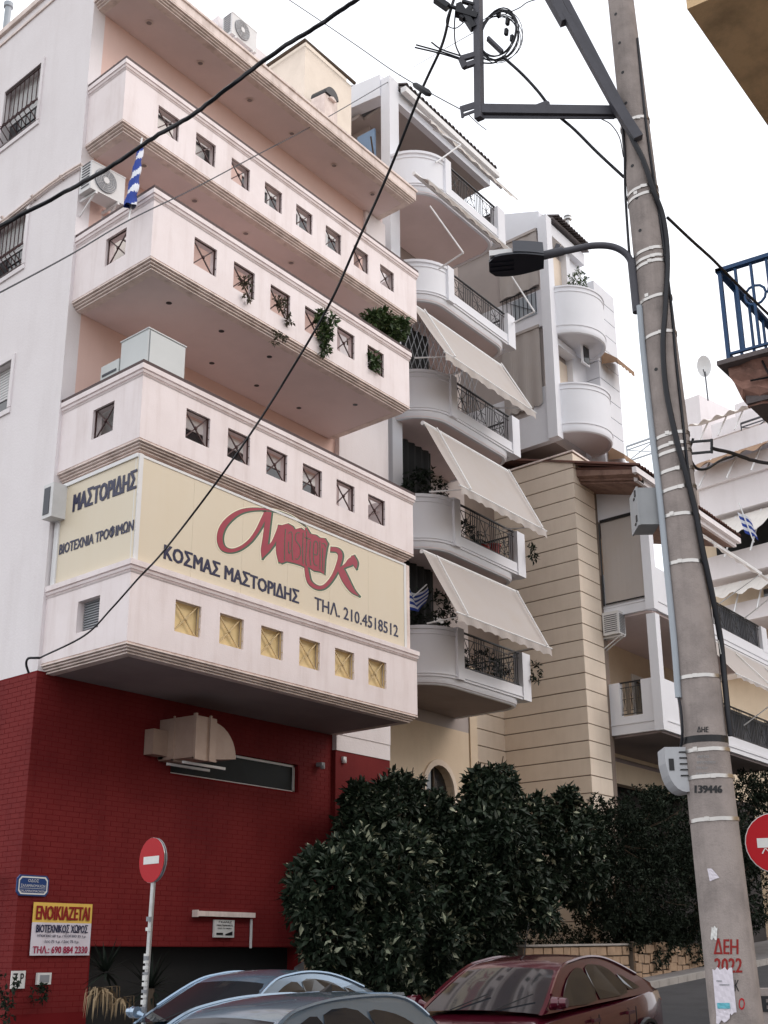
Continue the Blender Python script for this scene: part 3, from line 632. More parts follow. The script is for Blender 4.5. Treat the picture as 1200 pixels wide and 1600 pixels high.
for nm, s, a, b, h, bd in (('name_word', 'ΜΑΣΤΟΡΙΔΗΣ', (113, 801), (216, 762), .31, .11), ('trade_words', 'ΒΙΟΤΕΧΝΙΑ ΤΡΟΦΙΜΩΝ', (92, 868), (209.5, 829), .19, .08)):
    s0, z0 = side_s(*a); s1, z1 = side_s(*b); P0 = side_pt(s0, -.024)+Vector((0, 0, z0)); P1 = side_pt(s1, -.024)+Vector((0, 0, z1))
    mb = MB(); text_mb(mb, s, P0, (P1-P0).normalized(), (0, 0, 1), 0, (P1-P0).length, 0, h, (0, 0, 0), bd); part(nm, mb, 'navy', ss)

# ================================================================== things fixed to or standing on the corner building
def ac_unit(name, label, fr, w_=.84, h=.62, d=.32, group='air conditioner outdoor units', grille='acd', fan_x=.36, louv=False):
    """front face at local y=0 facing local -y"""
    t = thing(name, label, 'air conditioner', tuple(fr((w_/2, d/2, 0))), group)
    mb = MB(fr); mb.box(0, w_, 0, d, 0, h); mb.box(-.004, w_+.004, -.006, d, h-.02, h+.006); part('casing', mb, 'acw', t)
    if louv:
        mb = MB(fr)
        for k in range(12): mb.box(.06, w_-.06, -.02, .0, .05+k*(h-.1)/12, .05+(k+.55)*(h-.1)/12)
        part('louvre', mb, 'acg', t)
    else:
        mb = MB(fr); mb.lathe([(h*.42, -.004), (h*.42, -.02), (h*.40, -.022)], (w_*fan_x, 0, h*.5), 24, 'y'); mb.m = 1
        for r in np.linspace(.07, .40, 6): mb.tube([(w_*fan_x+h*r*math.cos(a), -.03, h*.5+h*r*math.sin(a)) for a in np.linspace(0, 2*math.pi, 21)], .004, 4)
        for a in np.linspace(0, math.pi, 6)[:-1]: mb.tube([(w_*fan_x+h*.4*math.cos(a), -.032, h*.5+h*.4*math.sin(a)), (w_*fan_x-h*.4*math.cos(a), -.032, h*.5-h*.4*math.sin(a))], .003, 4)
        mb.lathe([(.06, -.036), (.055, -.03)], (w_*fan_x, 0, h*.5), 12, 'y'); part('fan_guard', mb, [grille, 'acw'], t)
    mb = MB(fr)
    for k in range(9): mb.box(-.008, .0, .05, d-.05, .08+k*.055, .10+k*.055)
    part('side_fins', mb, 'acd', t)
    mb = MB(fr)
    for x in (.12, w_-.12):
        mb = MB(fr); mb.box(x-.02, x+.02, -.02, d+.12, -.06, -.02); mb.bar((x, d+.1, -.34), (x, .05, -.05), .025); part('bracket', mb, 'alu', t)
    return t
p = at_y(138, 292, 1.75); ac_unit('outdoor_unit', 'white air conditioner unit on brackets beside the twisted flag, below the top balcony', Fr((p.x, 1.7, p.z-.03), -6), grille='acg', fan_x=.42, w_=.70, h=.54)
p = at_y(362, 51, 2.4); ac_unit('outdoor_unit', 'small air conditioner unit against the sky on the rooftop room', Fr((p.x, 2.4, p.z), 0, SD), w_=.8, h=.55, fan_x=.4, grille='acg')
# extractor box next to the side sign
p0_ = at_l(80, 800, tuple(side_pt(0, .25))[:2], SD)
vb = thing('vent_box', 'white vent box with dark louvre beside the side sign', 'vent', tuple(side_pt(1.95, .2)+Vector((0, 0, 8.05))))
fr = Fr(side_pt(2.2, .34)+Vector((0, 0, 8.02)), SD-180+0.0); 
mb = MB(); q0 = side_pt(1.86, .22); q1 = side_pt(2.13, .22)
mb.prism(fp(q0, q1, q1-NS*.27, q0-NS*.27), 8.06, 8.62); part('casing', mb, 'acw', vb)
mb = MB(); mb.prism(fp(q0+SDV*.08+NS*.01, q1-SDV*.03+NS*.01, q1-SDV*.03, q0+SDV*.08), 8.12, 8.56); part('louvre', mb, 'acd', vb)
# wall pipe along the side wall
mb = MB(); a = at_y(141, 271, 2.0); pts = [W0+Vector((.25, -.1, 14.42)), W0+NS*.06+Vector((0, -.08, 14.55))]+[W0+SDV*s+NS*.05+Vector((0, 0, 14.56-.012*s+.03*math.sin(s*2))) for s in (.3, .9, 1.5, 2.2, 3, 4, 6, 9)]
mb.tube(pts, .028, 7); mb.tube([p+Vector((0, 0, -.05)) for p in pts], .016, 6)
for s in (.5, 1.4, 2.4): mb.tube([W0+SDV*s+NS*.0+Vector((0, 0, 14.52)), W0+SDV*s+NS*.09+Vector((0, 0, 14.58))], .03, 6)
solo('wall_pipe', mb, 'trim', 'beige insulated pipe running along the left side wall above the second barred window', 'pipe', smooth=60)
# white cabinet on the second balcony
cb = thing('storage_cabinet', 'tall grey white storage cabinet standing behind the handrail above the cream sign', 'cabinet', (.9, 1.1, 8.9))
c = at_z(233, 513, 10.98); f_ = Fr((c.x, c.y, 0), 0, SD)
mb = MB(f_); mb.box(0, .82, 0, .72, 8.9, 10.98); mb.box(-.015, .84, -.015, .74, 10.98, 11.0); part('body', mb, 'cabw', cb)
mb = MB(f_); mb.box(.03, .79, -.02, 0, 9.0, 10.95); mb.m = 1; mb.box(.02, .8, -.004, .0, 8.95, 10.97); part('door', mb, ['cabw', 'acg'], cb)
mb = MB(f_); mb.box(.0, .5, .76, 1.25, 8.9, 10.72); mb.m = 1; mb.box(-.012, 0, .82, 1.2, 10.52, 10.56); part('side_locker', mb, ['cabw', 'acd'], cb)
# twisted flag and its pole
def cloth_strip(mb, pts, w0, w1, twist, n=26):
    P = cmr(pts, 6); k = len(P)
    for i in range(k-1):
        q = []
        for j in (i, i+1):
            a = twist*j/(k-1); wd = w0+(w1-w0)*j/(k-1); d = Vector((math.cos(a), math.sin(a), .15*math.sin(a*2)))*wd; q.append((P[j]-d, P[j]+d))
        mb.m = int(i/(k-1)*9) % 2; mb.add([q[0][0], q[0][1], q[1][1], q[1][0]], [(0, 1, 2, 3)])
fl = thing('striped_flag', 'blue and white striped flag twisted into a rope beside the air conditioner', 'flag', tuple(at_y(213, 300, .35)))
a, b = at_y(221, 228, .5), at_y(203, 322, .25)
mb = MB(); n = 40
for i in range(n):   # rope-like roll with helical stripes
    for j in range(12):
        q = []
        for di, dj in ((0, 0), (0, 1), (1, 1), (1, 0)):
            t = (i+di)/n; an = 2*math.pi*(j+dj)/12; r = .04+.055*t+.012*math.sin(t*23+an*2); c_ = a.lerp(b, t)
            q.append(c_+Vector((math.cos(an)*r, math.sin(an)*r, .02*math.cos(an*3+t*9))))
        mb.m = 1 if (j/12*2+i/n*7) % 2 < .9 else 0
        mb.add(q, [(0, 1, 2, 3)])
part('cloth', mb, ['flagb', 'flagw'], fl, smooth=60)
mb = MB(); mb.tube([a+Vector((0, 0, .15)), b+Vector((0, 0, -.25))], .014, 6); part('flag_pole', mb, 'alu', fl)
# ventilation duct below the lowest slab
du = thing('ventilation_duct', 'beige sheet metal ventilation duct with curved hood on the red brick wall', 'duct', (2.9, 1.6, 4.6))
q = at_y(309, 1117, 1.28); x0 = q.x; z1 = q.z; z0 = at_y(300, 1181, 1.28).z
mb = MB(); mb.box(x0-.02, x0+.48, 1.30, 2.1, z0, z1); mb.m = 0; part('duct_box', mb, 'duct', du)
for xx in (x0-.035, x0+.30): mb = MB(); mb.box(xx, xx+.035, 1.27, 1.302, z0-.03, z1+.03); part('flange', mb, 'duct', du)
for yy in (1.3, 1.75): mb = MB(); mb.box(x0-.04, x0-.018, yy, yy+.03, z0-.03, z1+.03); mb.box(x0-.04, x0+.5, yy, yy+.03, z0-.035, z0); part('flange', mb, 'duct', du)
mb = MB(); n = 10; pr_ = [(x0+.48, z1-.02)]+[(x0+.48+.62*math.sin(t), z1-.02-.0-.55*(1-math.cos(t))) for t in np.linspace(0, math.pi/2, n)]+[(x0+.48, z0+.02)]
mb.hexa([(x, 1.42, z) for x, z in pr_], [(x, 1.98, z) for x, z in pr_]); part('hood', mb, 'duct', du)
mb = MB(); mb.box(x0-.02, x0+.3, 2.0, 2.12, z0+.02, z1-.18); mb.box(x0-.35, x0-.02, 1.9, 2.1, z0+.06, z1-.2); part('branch_box', mb, 'duct', du)
mb = MB(); mb.box(x0+.0, x0+1.0, 1.55, 1.58, z0-.08, z0-.04); mb.box(x0+.0, x0+1.0, 1.9, 1.93, z0-.08, z0-.04); part('support_rail', mb, 'alu', du)
# sensors on the red wall
for px, py, lb in ((500, 1196, 'small grey wall lamp beside the strip window'), (534, 1187, 'small white sensor on the red pier')):
    p = at_y(px, py, 2.06); mb = MB(); mb.box(p.x-.05, p.x+.05, 1.98, 2.12, p.z-.02, p.z+.05); mb.lathe([(.045, -.07), (.05, -.03), (.04, .0)], (p.x, 2.0, p.z), 10)
    solo('wall_sensor', mb, 'acw' if px > 510 else 'acg', lb, 'sensor')
# roller awning case with rod above the garage, warning plate
mb = MB(); a = at_y(312, 1427, 1.98); c = at_y(402, 1431, 1.98); mb.box(a.x, c.x, 2.02, 2.12, a.z-.04, a.z+.04); mb.box(a.x-.03, a.x, 2.0, 2.12, a.z-.055, a.z+.055)
rc = solo('roller_case', mb, 'trim', 'pink roller case above the warning plate over the garage', 'awning case')
mb = MB(); c = at_y(399, 1436, 2.0); mb.box(c.x-.02, c.x+.01, 2.07, 2.10, 1.78, c.z); part('guide_rod', mb, 'alu', rc)
wp = at_y(335, 1437, 2.08); wq = at_y(365, 1465, 2.08); t = thing('garage_notice', 'small pale notice with lettering and a tow pictogram on the red wall', 'notice', ((wp.x+wq.x)/2, 2.08, wq.z))
mb = MB(); mb.box(wp.x, wq.x, 2.07, 2.11, wq.z, wp.z); part('plate', mb, 'signw', t)
mb = MB(); W_n = wq.x-wp.x; H_n = wp.z-wq.z
for s, u0, u1, v, hh in (('ΓΚΑΡΑΖ', .2, .85, .82, .12), ('ΜΗΝ ΠΑΡΚΑΡΕΤΕ', .1, .9, .64, .1), ('ΟΛΟ ΤΟ 24ΩΡΟ', .15, .85, .48, .08)): text_mb(mb, s, (wp.x, 2.066, wq.z), (1, 0, 0), (0, 0, 1), u0*W_n, u1*W_n, v*H_n, hh*H_n, (0, 0, 0), .02)
mb.box(wp.x+.1*W_n, wp.x+.42*W_n, 2.064, 2.068, wq.z+.14*H_n, wq.z+.26*H_n); mb.prism([(wp.x+.55*W_n, 2.064), (wp.x+.9*W_n, 2.064), (wp.x+.9*W_n, 2.068), (wp.x+.55*W_n, 2.068)], wq.z+.12*H_n, [wq.z+.2*H_n, wq.z+.35*H_n, wq.z+.35*H_n, wq.z+.2*H_n]); part('lettering', mb, 'black', t)
# street name plate
yb = 2.085
def yp(px, py): p = at_y(px, py, yb); return p.x, p.z
x0, z1 = yp(28, 1366); x1, z0 = yp(75, 1401); sp = thing('street_name_plate', 'blue enamel street name plate with white border high on the red corner', 'street sign', ((x0+x1)/2, yb, z0))
def octo(x0, x1, z0, z1, c): return [(x0+c, z0), (x1-c, z0), (x1, z0+c), (x1, z1-c), (x1-c, z1), (x0+c, z1), (x0, z1-c), (x0, z0+c)]
mb = MB(); O = octo(x0, x1, z0, z1, .05); mb.hexa([(x, yb+.02, z) for x, z in O], [(x, yb, z) for x, z in O]); part('plate', mb, 'signb', sp)
mb = MB(); Oa = octo(x0+.025, x1-.025, z0+.02, z1-.02, .045); Ob = octo(x0+.045, x1-.045, z0+.04, z1-.04, .04); mb.add([(x, yb-.003, z) for x, z in Oa+Ob], [(i, (i+1) % 8, 8+(i+1) % 8, 8+i) for i in range(8)])
W_n = x1-x0; H_n = z1-z0
for s, u0, u1, v, hh in (('ΟΔΟΣ', .33, .67, .66, .15), ('ΣΑΛΑΜΙΝΟΜΑΧΩΝ', .12, .88, .42, .14), ('SALAMINOMACHON', .12, .88, .18, .11)): text_mb(mb, s, (x0, yb-.004, z0), (1, 0, 0), (0, 0, 1), u0*W_n, u1*W_n, v*H_n, hh*H_n, (0, 0, 0), .01)
mb.box(x0+.1*W_n, x0+.9*W_n, yb-.004, yb-.002, z0+.355*H_n, z0+.37*H_n); part('lettering', mb, 'signw', sp)
# for-rent banner
x0, z1 = yp(53, 1409.5); x1, _ = yp(144, 1412); _, z0 = yp(47, 1493); x1b, _ = yp(141, 1496); W_n = x1-x0; H_n = z1-z0
rb = thing('rent_banner', 'yellow and white printed for-rent banner on the red wall left of the garage', 'banner', ((x0+x1)/2, yb, z0))
def sheetb(mb, v0, v1, off):
    n = 12
    for k in range(n):
        a, b = x0+W_n*k/n, x0+W_n*(k+1)/n; ya, yc = yb-off-.012*math.sin(k*.9)**2, yb-off-.012*math.sin((k+1)*.9)**2
        mb.hexa([(a, ya, z0+v0*H_n), (b, yc, z0+v0*H_n), (b, yc+.004, z0+v0*H_n), (a, ya+.004, z0+v0*H_n)], [(a, ya, z0+v1*H_n), (b, yc, z0+v1*H_n), (b, yc+.004, z0+v1*H_n), (a, ya+.004, z0+v1*H_n)])
mb = MB(); sheetb(mb, 0, .62, .0); part('white_field', mb, 'paperw', rb); mb = MB(); sheetb(mb, .62, 1, .0); part('yellow_field', mb, 'papery', rb)
for s, u0, u1, v, hh, mt, bd, nm in (('ΕΝΟΙΚΙΑΖΕΤΑΙ', .04, .96, .67, .27, 'inkr', .09, 'headline'), ('ΒΙΟΤΕΧΝΙΚΟΣ ΧΩΡΟΣ', .06, .94, .43, .16, 'navy', .06, 'subject_line'), ('ΥΠΟΓΕΙΟ 68 τ.μ. / ΙΣΟΓΕΙΟ 25 τ.μ.', .08, .92, .335, .06, 'navy', .02, 'size_line'), ('1ος 75 τ.μ. / 2ος 75 τ.μ.', .22, .80, .225, .065, 'navy', .02, 'size_line'), ('ΤΗΛ.: 690 884 2330', .03, .96, .04, .14, 'inkm', .07, 'phone_line')):
    mb = MB(); text_mb(mb, s, (x0, yb-.016, z0), (1, 0, 0), (0, 0, 1), u0*W_n, u1*W_n, v*H_n, hh*H_n, (0, 0, 0), bd); part(nm, mb, mt, rb)
x0, z1 = yp(19, 1517); x1, z0 = yp(38, 1548); pp = thing('parking_notice', 'torn white parking notice with black letters low on the red wall', 'notice', ((x0+x1)/2, yb, z0))
mb = MB(); mb.box(x0, x1, yb, yb+.02, z0+.03, z1); part('plate', mb, 'signw', pp); mb = MB(); text_mb(mb, 'Z P', (x0, yb-.004, z0), (1, 0, 0), (0, 0, 1), .02, x1-x0-.03, .1, .13, (0, 0, 0), .03); part('lettering', mb, 'black', pp)
x0, z1 = yp(58, 1520); x1, z0 = yp(78, 1538); mb = MB(); mb.box(x0, x1, yb-.02, yb+.02, z0, z1); mb.m = 1; mb.box(x0+.04, x1-.04, yb-.026, yb-.02, z0+.03, z1-.03); solo('meter_cover', mb, ['signw', 'acg'], 'small square cover plate with pale rim right of the parking notice', 'cover')
p = at_l(4, 1367, (.22, 2.12), SD); p = W0+SDV*((p-W0).length*.55)+Vector((0, 0, 0)); q = at_l(6, 1368, (.1, 2.1), SD)
mb = MB(); mb.tube([q+SDV*1.2+NS*.2, q+NS*.2, q+NS*.2-SDV*.04], [.05, .05, .04], 10); mb.m = 1; mb.tube([q+SDV*.1+NS*.2, q+SDV*.25+NS*.0+Vector((0, 0, -.5))], .012, 5); mb.tube([q+SDV*.5+NS*.2, q+SDV*.5+NS*.0+Vector((0, 0, -.3))], .012, 5)
solo('rolled_awning', mb, ['alu', 'alu'], 'end of a rolled white awning on the left red side wall', 'awning', smooth=50)
# ================================================================== pale blue building with round balcony ends
B = thing('apartment_building', 'pale blue-white apartment building with rounded balcony ends, canvas awnings and tiled roof', 'building', (11, 2.5, 0))
def sdir(P, s): return Vector((P[0]+TS*s, P[1]+s, 0))
BY = 3.7
bl = [7.2, 10.25, 13.42, 16.46, 19.45]      # underside of each balcony
bt = [8.44, 11.48, 14.57, 17.49, 20.57]     # top of each parapet
# body behind
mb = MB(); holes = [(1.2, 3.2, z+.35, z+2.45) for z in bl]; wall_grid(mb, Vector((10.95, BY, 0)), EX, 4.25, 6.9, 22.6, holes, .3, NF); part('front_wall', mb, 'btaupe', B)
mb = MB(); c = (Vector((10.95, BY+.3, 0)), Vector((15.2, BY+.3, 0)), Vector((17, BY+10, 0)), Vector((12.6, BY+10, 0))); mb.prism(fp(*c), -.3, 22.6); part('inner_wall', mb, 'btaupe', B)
for z in bl:
    mb = MB(); x0, x1 = 12.15, 14.15
    for k in range(4): x = x0+(x1-x0)*k/3; mb.box(x-.035 if k else x, x+.035 if k < 3 else x, BY+.05, BY+.11, z+.35, z+2.45)
    mb.box(x0, x1, BY+.05, BY+.11, z+2.3, z+2.45)
    d_ = part('balcony_door', mb, 'alu', B); mb = MB(); mb.box(x0, x1, BY+.07, BY+.08, z+.35, z+2.3); part('pane', mb, 'dglass', d_)
# beige lower walls with arched window
mb = MB(); AXc = at_y(686, 1230, BY-.0).x; ar = .62; az0 = 4.2; azs = at_y(686, 1196, BY).z-ar
n = 12; X0, X1 = 9.9, 15.40; zt = 6.9
arc = [(AXc+ar*math.cos(t), azs+ar*math.sin(t)) for t in np.linspace(math.pi, 0, n)]
def wallpoly(P, ya, yb, mb): mb.hexa([(x, ya, z) for x, z in P], [(x, yb, z) for x, z in P])
wallpoly([(X0, -.3), (AXc-ar, -.3), (AXc-ar, zt), (X0, zt)], BY, BY+.3, mb); wallpoly([(AXc+ar, -.3), (X1, -.3), (X1, zt), (AXc+ar, zt)], BY, BY+.3, mb)
wallpoly([(AXc-ar, -.3), (AXc+ar, -.3), (AXc+ar, az0), (AXc-ar, az0)], BY, BY+.3, mb)
for i in range(n-1): wallpoly([arc[i], arc[i+1], (arc[i+1][0], zt), (arc[i][0], zt)], BY, BY+.3, mb)
lw = part('lower_wall', mb, 'beige', B)
mb = MB()
for i in range(n-1):
    a, b_ = arc[i], arc[i+1]; o = lambda p: (AXc+(p[0]-AXc)*1.22, azs+(p[1]-azs)*1.22)
    wallpoly([a, b_, o(b_), o(a)], BY-.05, BY+.02, mb)
for sx in (-1, 1): wallpoly([(AXc+sx*ar, az0), (AXc+sx*ar*1.22, az0), (AXc+sx*ar*1.22, azs), (AXc+sx*ar, azs)], BY-.05, BY+.02, mb)
aw_ = part('arched_window', mb, 'band', B)
mb = MB(); wallpoly([(AXc-ar, az0)]+arc+[(AXc+ar, az0)], BY+.18, BY+.2, mb); part('pane', mb, 'dglass', aw_)
mb = MB(); mb.box(AXc-.02, AXc+.02, BY+.14, BY+.18, az0, azs+ar); mb.box(AXc-ar, AXc+ar, BY+.14, BY+.18, azs-.02, azs+.02); part('glazing_bar', mb, 'stem', aw_)
mb = MB(); mb.box(9.62, 9.9, 2.6, 3.4, -.3, 7.2); mb.box(9.62, 10.0, 3.4, 4.0, -.3, 7.2); part('side_pier', mb, 'beige', B)
# columns at the left front corner
CX, CY = 10.08, 2.45
mb = MB(); mb.prism([(CX, CY), (CX+.40, CY), (CX+.44, CY+.3), (CX+.04, CY+.3)], 7.0, 22.95); part('corner_column', mb, 'bwhite', B)
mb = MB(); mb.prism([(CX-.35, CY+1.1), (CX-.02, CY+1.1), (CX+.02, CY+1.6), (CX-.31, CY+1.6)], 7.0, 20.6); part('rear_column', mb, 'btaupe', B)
def arcpath(r0=0.0):
    # quarter-ellipse from the corner column out to the front pilaster
    cx, cy = 11.1, CY; a, b_ = 11.1-(CX+.06)-r0, CY-1.5-r0
    return [(cx-a*math.cos(t), cy-b_*math.sin(t)) for t in np.linspace(0, math.pi/2, 10)]
rail = MB()   # railing panel, 2.85 m wide, built from x=0, z=0..0.86
Lr = 2.62; hr = .80
rail.bar((0, 0, hr), (Lr, 0, hr), .05, .03); rail.bar((0, 0, .05), (Lr, 0, .05), .02); rail.bar((0, 0, hr-.12), (Lr, 0, hr-.12), .015)
npan = 3
for p_ in range(npan):
    xa = p_*Lr/npan; wd = Lr/npan
    for t in (.02, .10, .2, .72, .82, .92): rail.bar((xa+wd*t, 0, .05), (xa+wd*t, 0, hr), .014)
    a, c = xa+wd*.22, xa+wd*.70
    for q in (((a, 0, .14), (c, 0, hr-.12)), ((a, 0.004, hr-.12), (c, 0.004, .14)), ((a, 0, .14), (c, 0, .14)), ((a, 0, .4), (c, 0, .4)), (((a+c)/2, 0, .14), ((a+c)/2, 0, hr-.12))): rail.bar(q[0], q[1], .012)
rmesh = rail.mesh('railing', 'black')
XP0, XP1, XE0, XE1 = 11.08, 11.32, 13.98, 14.32
pr_low = lambda z, t: [(-.14, z+.0), (-.02, z+.0), (0.0, z+.02), (0.02, z+.16), (.02, z+.17), (0, z+.18), (0, t), (-.14, t)]
for i, (z, t) in enumerate(zip(bl, bt)):
    e = 0 if i < 4 else -.3
    mb = MB(); P = arcpath()+[(XP0+.06, 1.5)]
    zz = z+.12
    mb.sweep(P, [(-.13, zz), (0, zz), (0, zz+.05), (.022, zz+.055), (.022, zz+.085), (0, zz+.09), (0, t-.20), (.02, t-.19), (.02, t-.17), (0, t-.165), (0, t-.09), (.04, t-.08), (.04, t-.01), (-.13, t)])
    mb.prism([(XP0-.02, 1.44), (XP1, 1.44), (XP1, 1.67), (XP0-.02, 1.67)], zz-.004, t+.03)
    mb.prism([(XE0+e, 1.47), (XE1+e+.03, 1.47), (XE1+e+.06, 1.70), (XE0+e, 1.70)], zz-.004, t+.01)
    L_ = [(XP1-.06, 1.5), (XE1+e, 1.5), (XE1+e+TS*2.2, 3.7)]
    mb.sweep(L_, [(-.15, zz), (0, zz), (0, zz+.05), (.022, zz+.055), (.022, zz+.085), (0, zz+.09), (0, zz+.30), (-.15, zz+.30)])
    bal = part('balcony', mb, 'bwhite', B, smooth=30)
    # soffit slab with rounded right end
    P = arcpath(.06); R_ = [(XE1+e-.75+.7*math.sin(a), 1.56+.7-.7*math.cos(a)) for a in np.linspace(0, math.pi/2, 8)]
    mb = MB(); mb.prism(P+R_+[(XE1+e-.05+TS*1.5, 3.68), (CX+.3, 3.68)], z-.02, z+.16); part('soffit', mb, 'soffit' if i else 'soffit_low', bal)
    mb = MB(); mb.sweep(P+R_+[(XE1+e-.05+TS*1.4, 3.6)], [(-.1, z-.05), (-.03, z-.05), (.02, z+.02), (.03, z+.125), (-.1, z+.125)]); part('lower_lip', mb, 'bwhite', bal, smooth=50)
    o_ = inst('railing', rmesh, bal, (XP1+.01, 1.57, zz+.30)); o_.scale = ((XE0+e-XP1-.02)/Lr, 1, (t-zz-.30)/hr)
    o_ = inst('railing', rmesh, bal, (XE1+e-.12, 1.7, zz+.30), rotz=math.radians(SD)); o_.scale = (.72, 1, (t-zz-.30)/hr)
    # ceiling edge beam above, on the left side
    mb = MB(); mb.prism([(CX+.05, CY+.3), (CX+.17, CY+.3), (CX+.17+TS*1.2, 3.69), (CX+.05+TS*1.2, 3.69)], zz, t-.05); part('side_parapet', mb, 'bwhite', bal)
# roof: eaves beam, gable side beam, fascia, barrel tiles
mb = MB(); mb.prism([(CX, CY+.3), (CX+.38, CY+.3), (CX+.38+TS*9, CY+9), (CX+TS*9, CY+9)], [22.45]*2+[23.8]*2, [23.1]*2+[24.6]*2); part('side_beam', mb, 'bwhite', B)
mb = MB(); mb.box(CX+.4, 15.1, CY+.02, CY+.2, 22.35, 22.72); part('eaves_beam', mb, 'bwhite', B)
mb = MB(); mb.box(CX+.42, 15.25, CY-.22, CY-.06, 22.62, 22.78); part('gutter', mb, 'alu', B)
mb = MB(); mb.prism([(CX+.42, CY-.1), (15.2, CY-.1), (15.9, CY+6), (CX+1.2, CY+6)], [22.75]*2+[25.2]*2, [22.82]*2+[25.27]*2); part('roof_deck', mb, 'tileg', B)
tl = MB(); n = 8
for q in (0,):
    A0 = [(.085*math.cos(a), -.12, .085*math.sin(a)) for a in np.linspace(0, math.pi, n)]; A1 = [(x, 6.0, z+2.47) for x, y, z in A0]
    A0i = [(.065*math.cos(a), -.12, .065*math.sin(a)) for a in np.linspace(0, math.pi, n)]
    tl.add(A0+A1, [(i, i+1, n+i+1, n+i) for i in range(n-1)]); tl.add(A0+A0i, [(i, i+1, n+i+1, n+i) for i in range(n-1)])
tmesh = tl.mesh('roof_tile', 'tileg')
x = CX+.5
while x < 15.2:
    inst('roof_tile', tmesh, B, (x, CY-.1, 22.83+random.uniform(-.008, .012)), rotz=random.uniform(-.004, .004)); x += .185
# ceilings / left opening of the top floor
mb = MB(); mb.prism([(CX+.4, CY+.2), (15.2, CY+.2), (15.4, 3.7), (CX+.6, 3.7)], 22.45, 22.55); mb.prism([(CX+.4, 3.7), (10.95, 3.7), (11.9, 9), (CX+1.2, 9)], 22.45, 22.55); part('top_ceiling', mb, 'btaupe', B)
mb = MB(); a = at_l(603, 235, (CX+.2, CY), SD); mb.prism([(10.5, 4.3), (10.56, 4.3), (10.9, 6.6), (10.8, 6.6)], 19.6, 22.1); 
mb2 = MB()
for k in range(9):
    s = .35+k*.42; p = sdir((CX+.12, CY), s+.2); mb2.bar((p.x, p.y, 20.2), (p.x-.28, p.y-.02, 21.25), .03)
mb2.bar((CX+.15, CY+.3, 20.3), (CX+.15+TS*4.4, CY+4.7, 20.3), .03); part('slanted_railing', mb2, 'stem', B)
p = at_l(593, 240, (CX+.3, CY), SD); mb = MB(); mb.prism([(10.95, 4.6), (11.0, 4.6), (11.35, 7.2), (11.25, 7.2)], 20.1, 22.3); part('rear_blind', mb, 'orange', B)
mb = MB(); mb.prism([(10.6, 3.3), (10.66, 3.3), (10.72, 3.9), (10.66, 3.9)], 19.8, 22.0); part('side_door', mb, 'bluep', B)

# awnings of that building
def awning(name, label, X0, X1, top, bot, arms, mt='awn', val=.18, drop=True, grp='canvas awnings'):
    """top/bot = (Y, z); fabric between; scalloped valance; arms list of x positions"""
    t = thing(name, label, 'awning', ((X0+X1)/2, top[0], bot[1]), grp)
    nx, ny = 14, 6; mb = MB(); vs = []
    for j in range(ny+1):
        for i in range(nx+1):
            v = j/ny; u = i/nx; sag = -.09*math.sin(math.pi*v)*(.6+.4*math.sin(u*9+X0))+.02*math.sin(u*23+v*5+X0)*v
            vs.append((X0+(X1-X0)*u-(0.0)*v, top[0]+(bot[0]-top[0])*v, top[1]+(bot[1]-top[1])*v+sag*.5))
    mb.add(vs, [(j*(nx+1)+i, j*(nx+1)+i+1, (j+1)*(nx+1)+i+1, (j+1)*(nx+1)+i) for j in range(ny) for i in range(nx)]); part('canvas', mb, mt, t, smooth=180)
    mb = MB(); k = 60; up = []; lo = []
    for i in range(k+1):
        u = i/k; x = X0+(X1-X0)*u; up.append((x, bot[0]-.01, bot[1]-.01)); lo.append((x, bot[0]-.012-.02*math.sin(u*40), bot[1]-val+.04*abs(math.sin(u*math.pi*11))))
    mb.add(up+lo, [(i, i+1, k+2+i, k+1+i) for i in range(k)]); part('valance', mb, mt, t)
    mb = MB(); mb.tube([(X0-.04, bot[0], bot[1]), (X1+.04, bot[0], bot[1])], .022, 6); part('front_bar', mb, 'alu', t)
    mb = MB(); mb.tube([(X0-.03, top[0]+.04, top[1]+.03), (X1+.03, top[0]+.04, top[1]+.03)], .05, 8); part('roller', mb, 'alu', t)
    for (xa, pa, pe, pb) in arms:
        mb = MB(); mb.tube([pa, pe, pb], .02, 6); part('awning_arm', mb, 'alu', t)
    return t
def drop_arms(X0, X1, top, bot, piv, n=2):
    out = []
    for x in ([X0+.35, X1-.25] if n == 2 else [X0+.2]):
        lo = (x, 1.48, piv); out.append((x, (x, top[0]-.10, top[1]+.0), (x, bot[0]-.05, bot[1]+.02), lo))
    return out
spec = [(1, 'lowest drop-arm awning, above the balcony with the flag and dark plants', (1.3, 9.78), (.5, 8.33), 9.56, 13.6), (2, 'drop-arm awning above the balcony with the red flower pot, second from the bottom', (1.35, 12.84), (.45, 11.17), 9.75, 13.55), (3, 'scalloped awning hanging over the middle balcony below the lattice screen', (1.3, 15.6), (.45, 14.15), 9.25, 13.3)]
for k, lb, top, bot, X0, X1 in spec:
    awning('drop_arm_awning', lb, X0, X1, top, bot, drop_arms(X0, X1, top, bot, bt[k-1]-.12), val=.2)
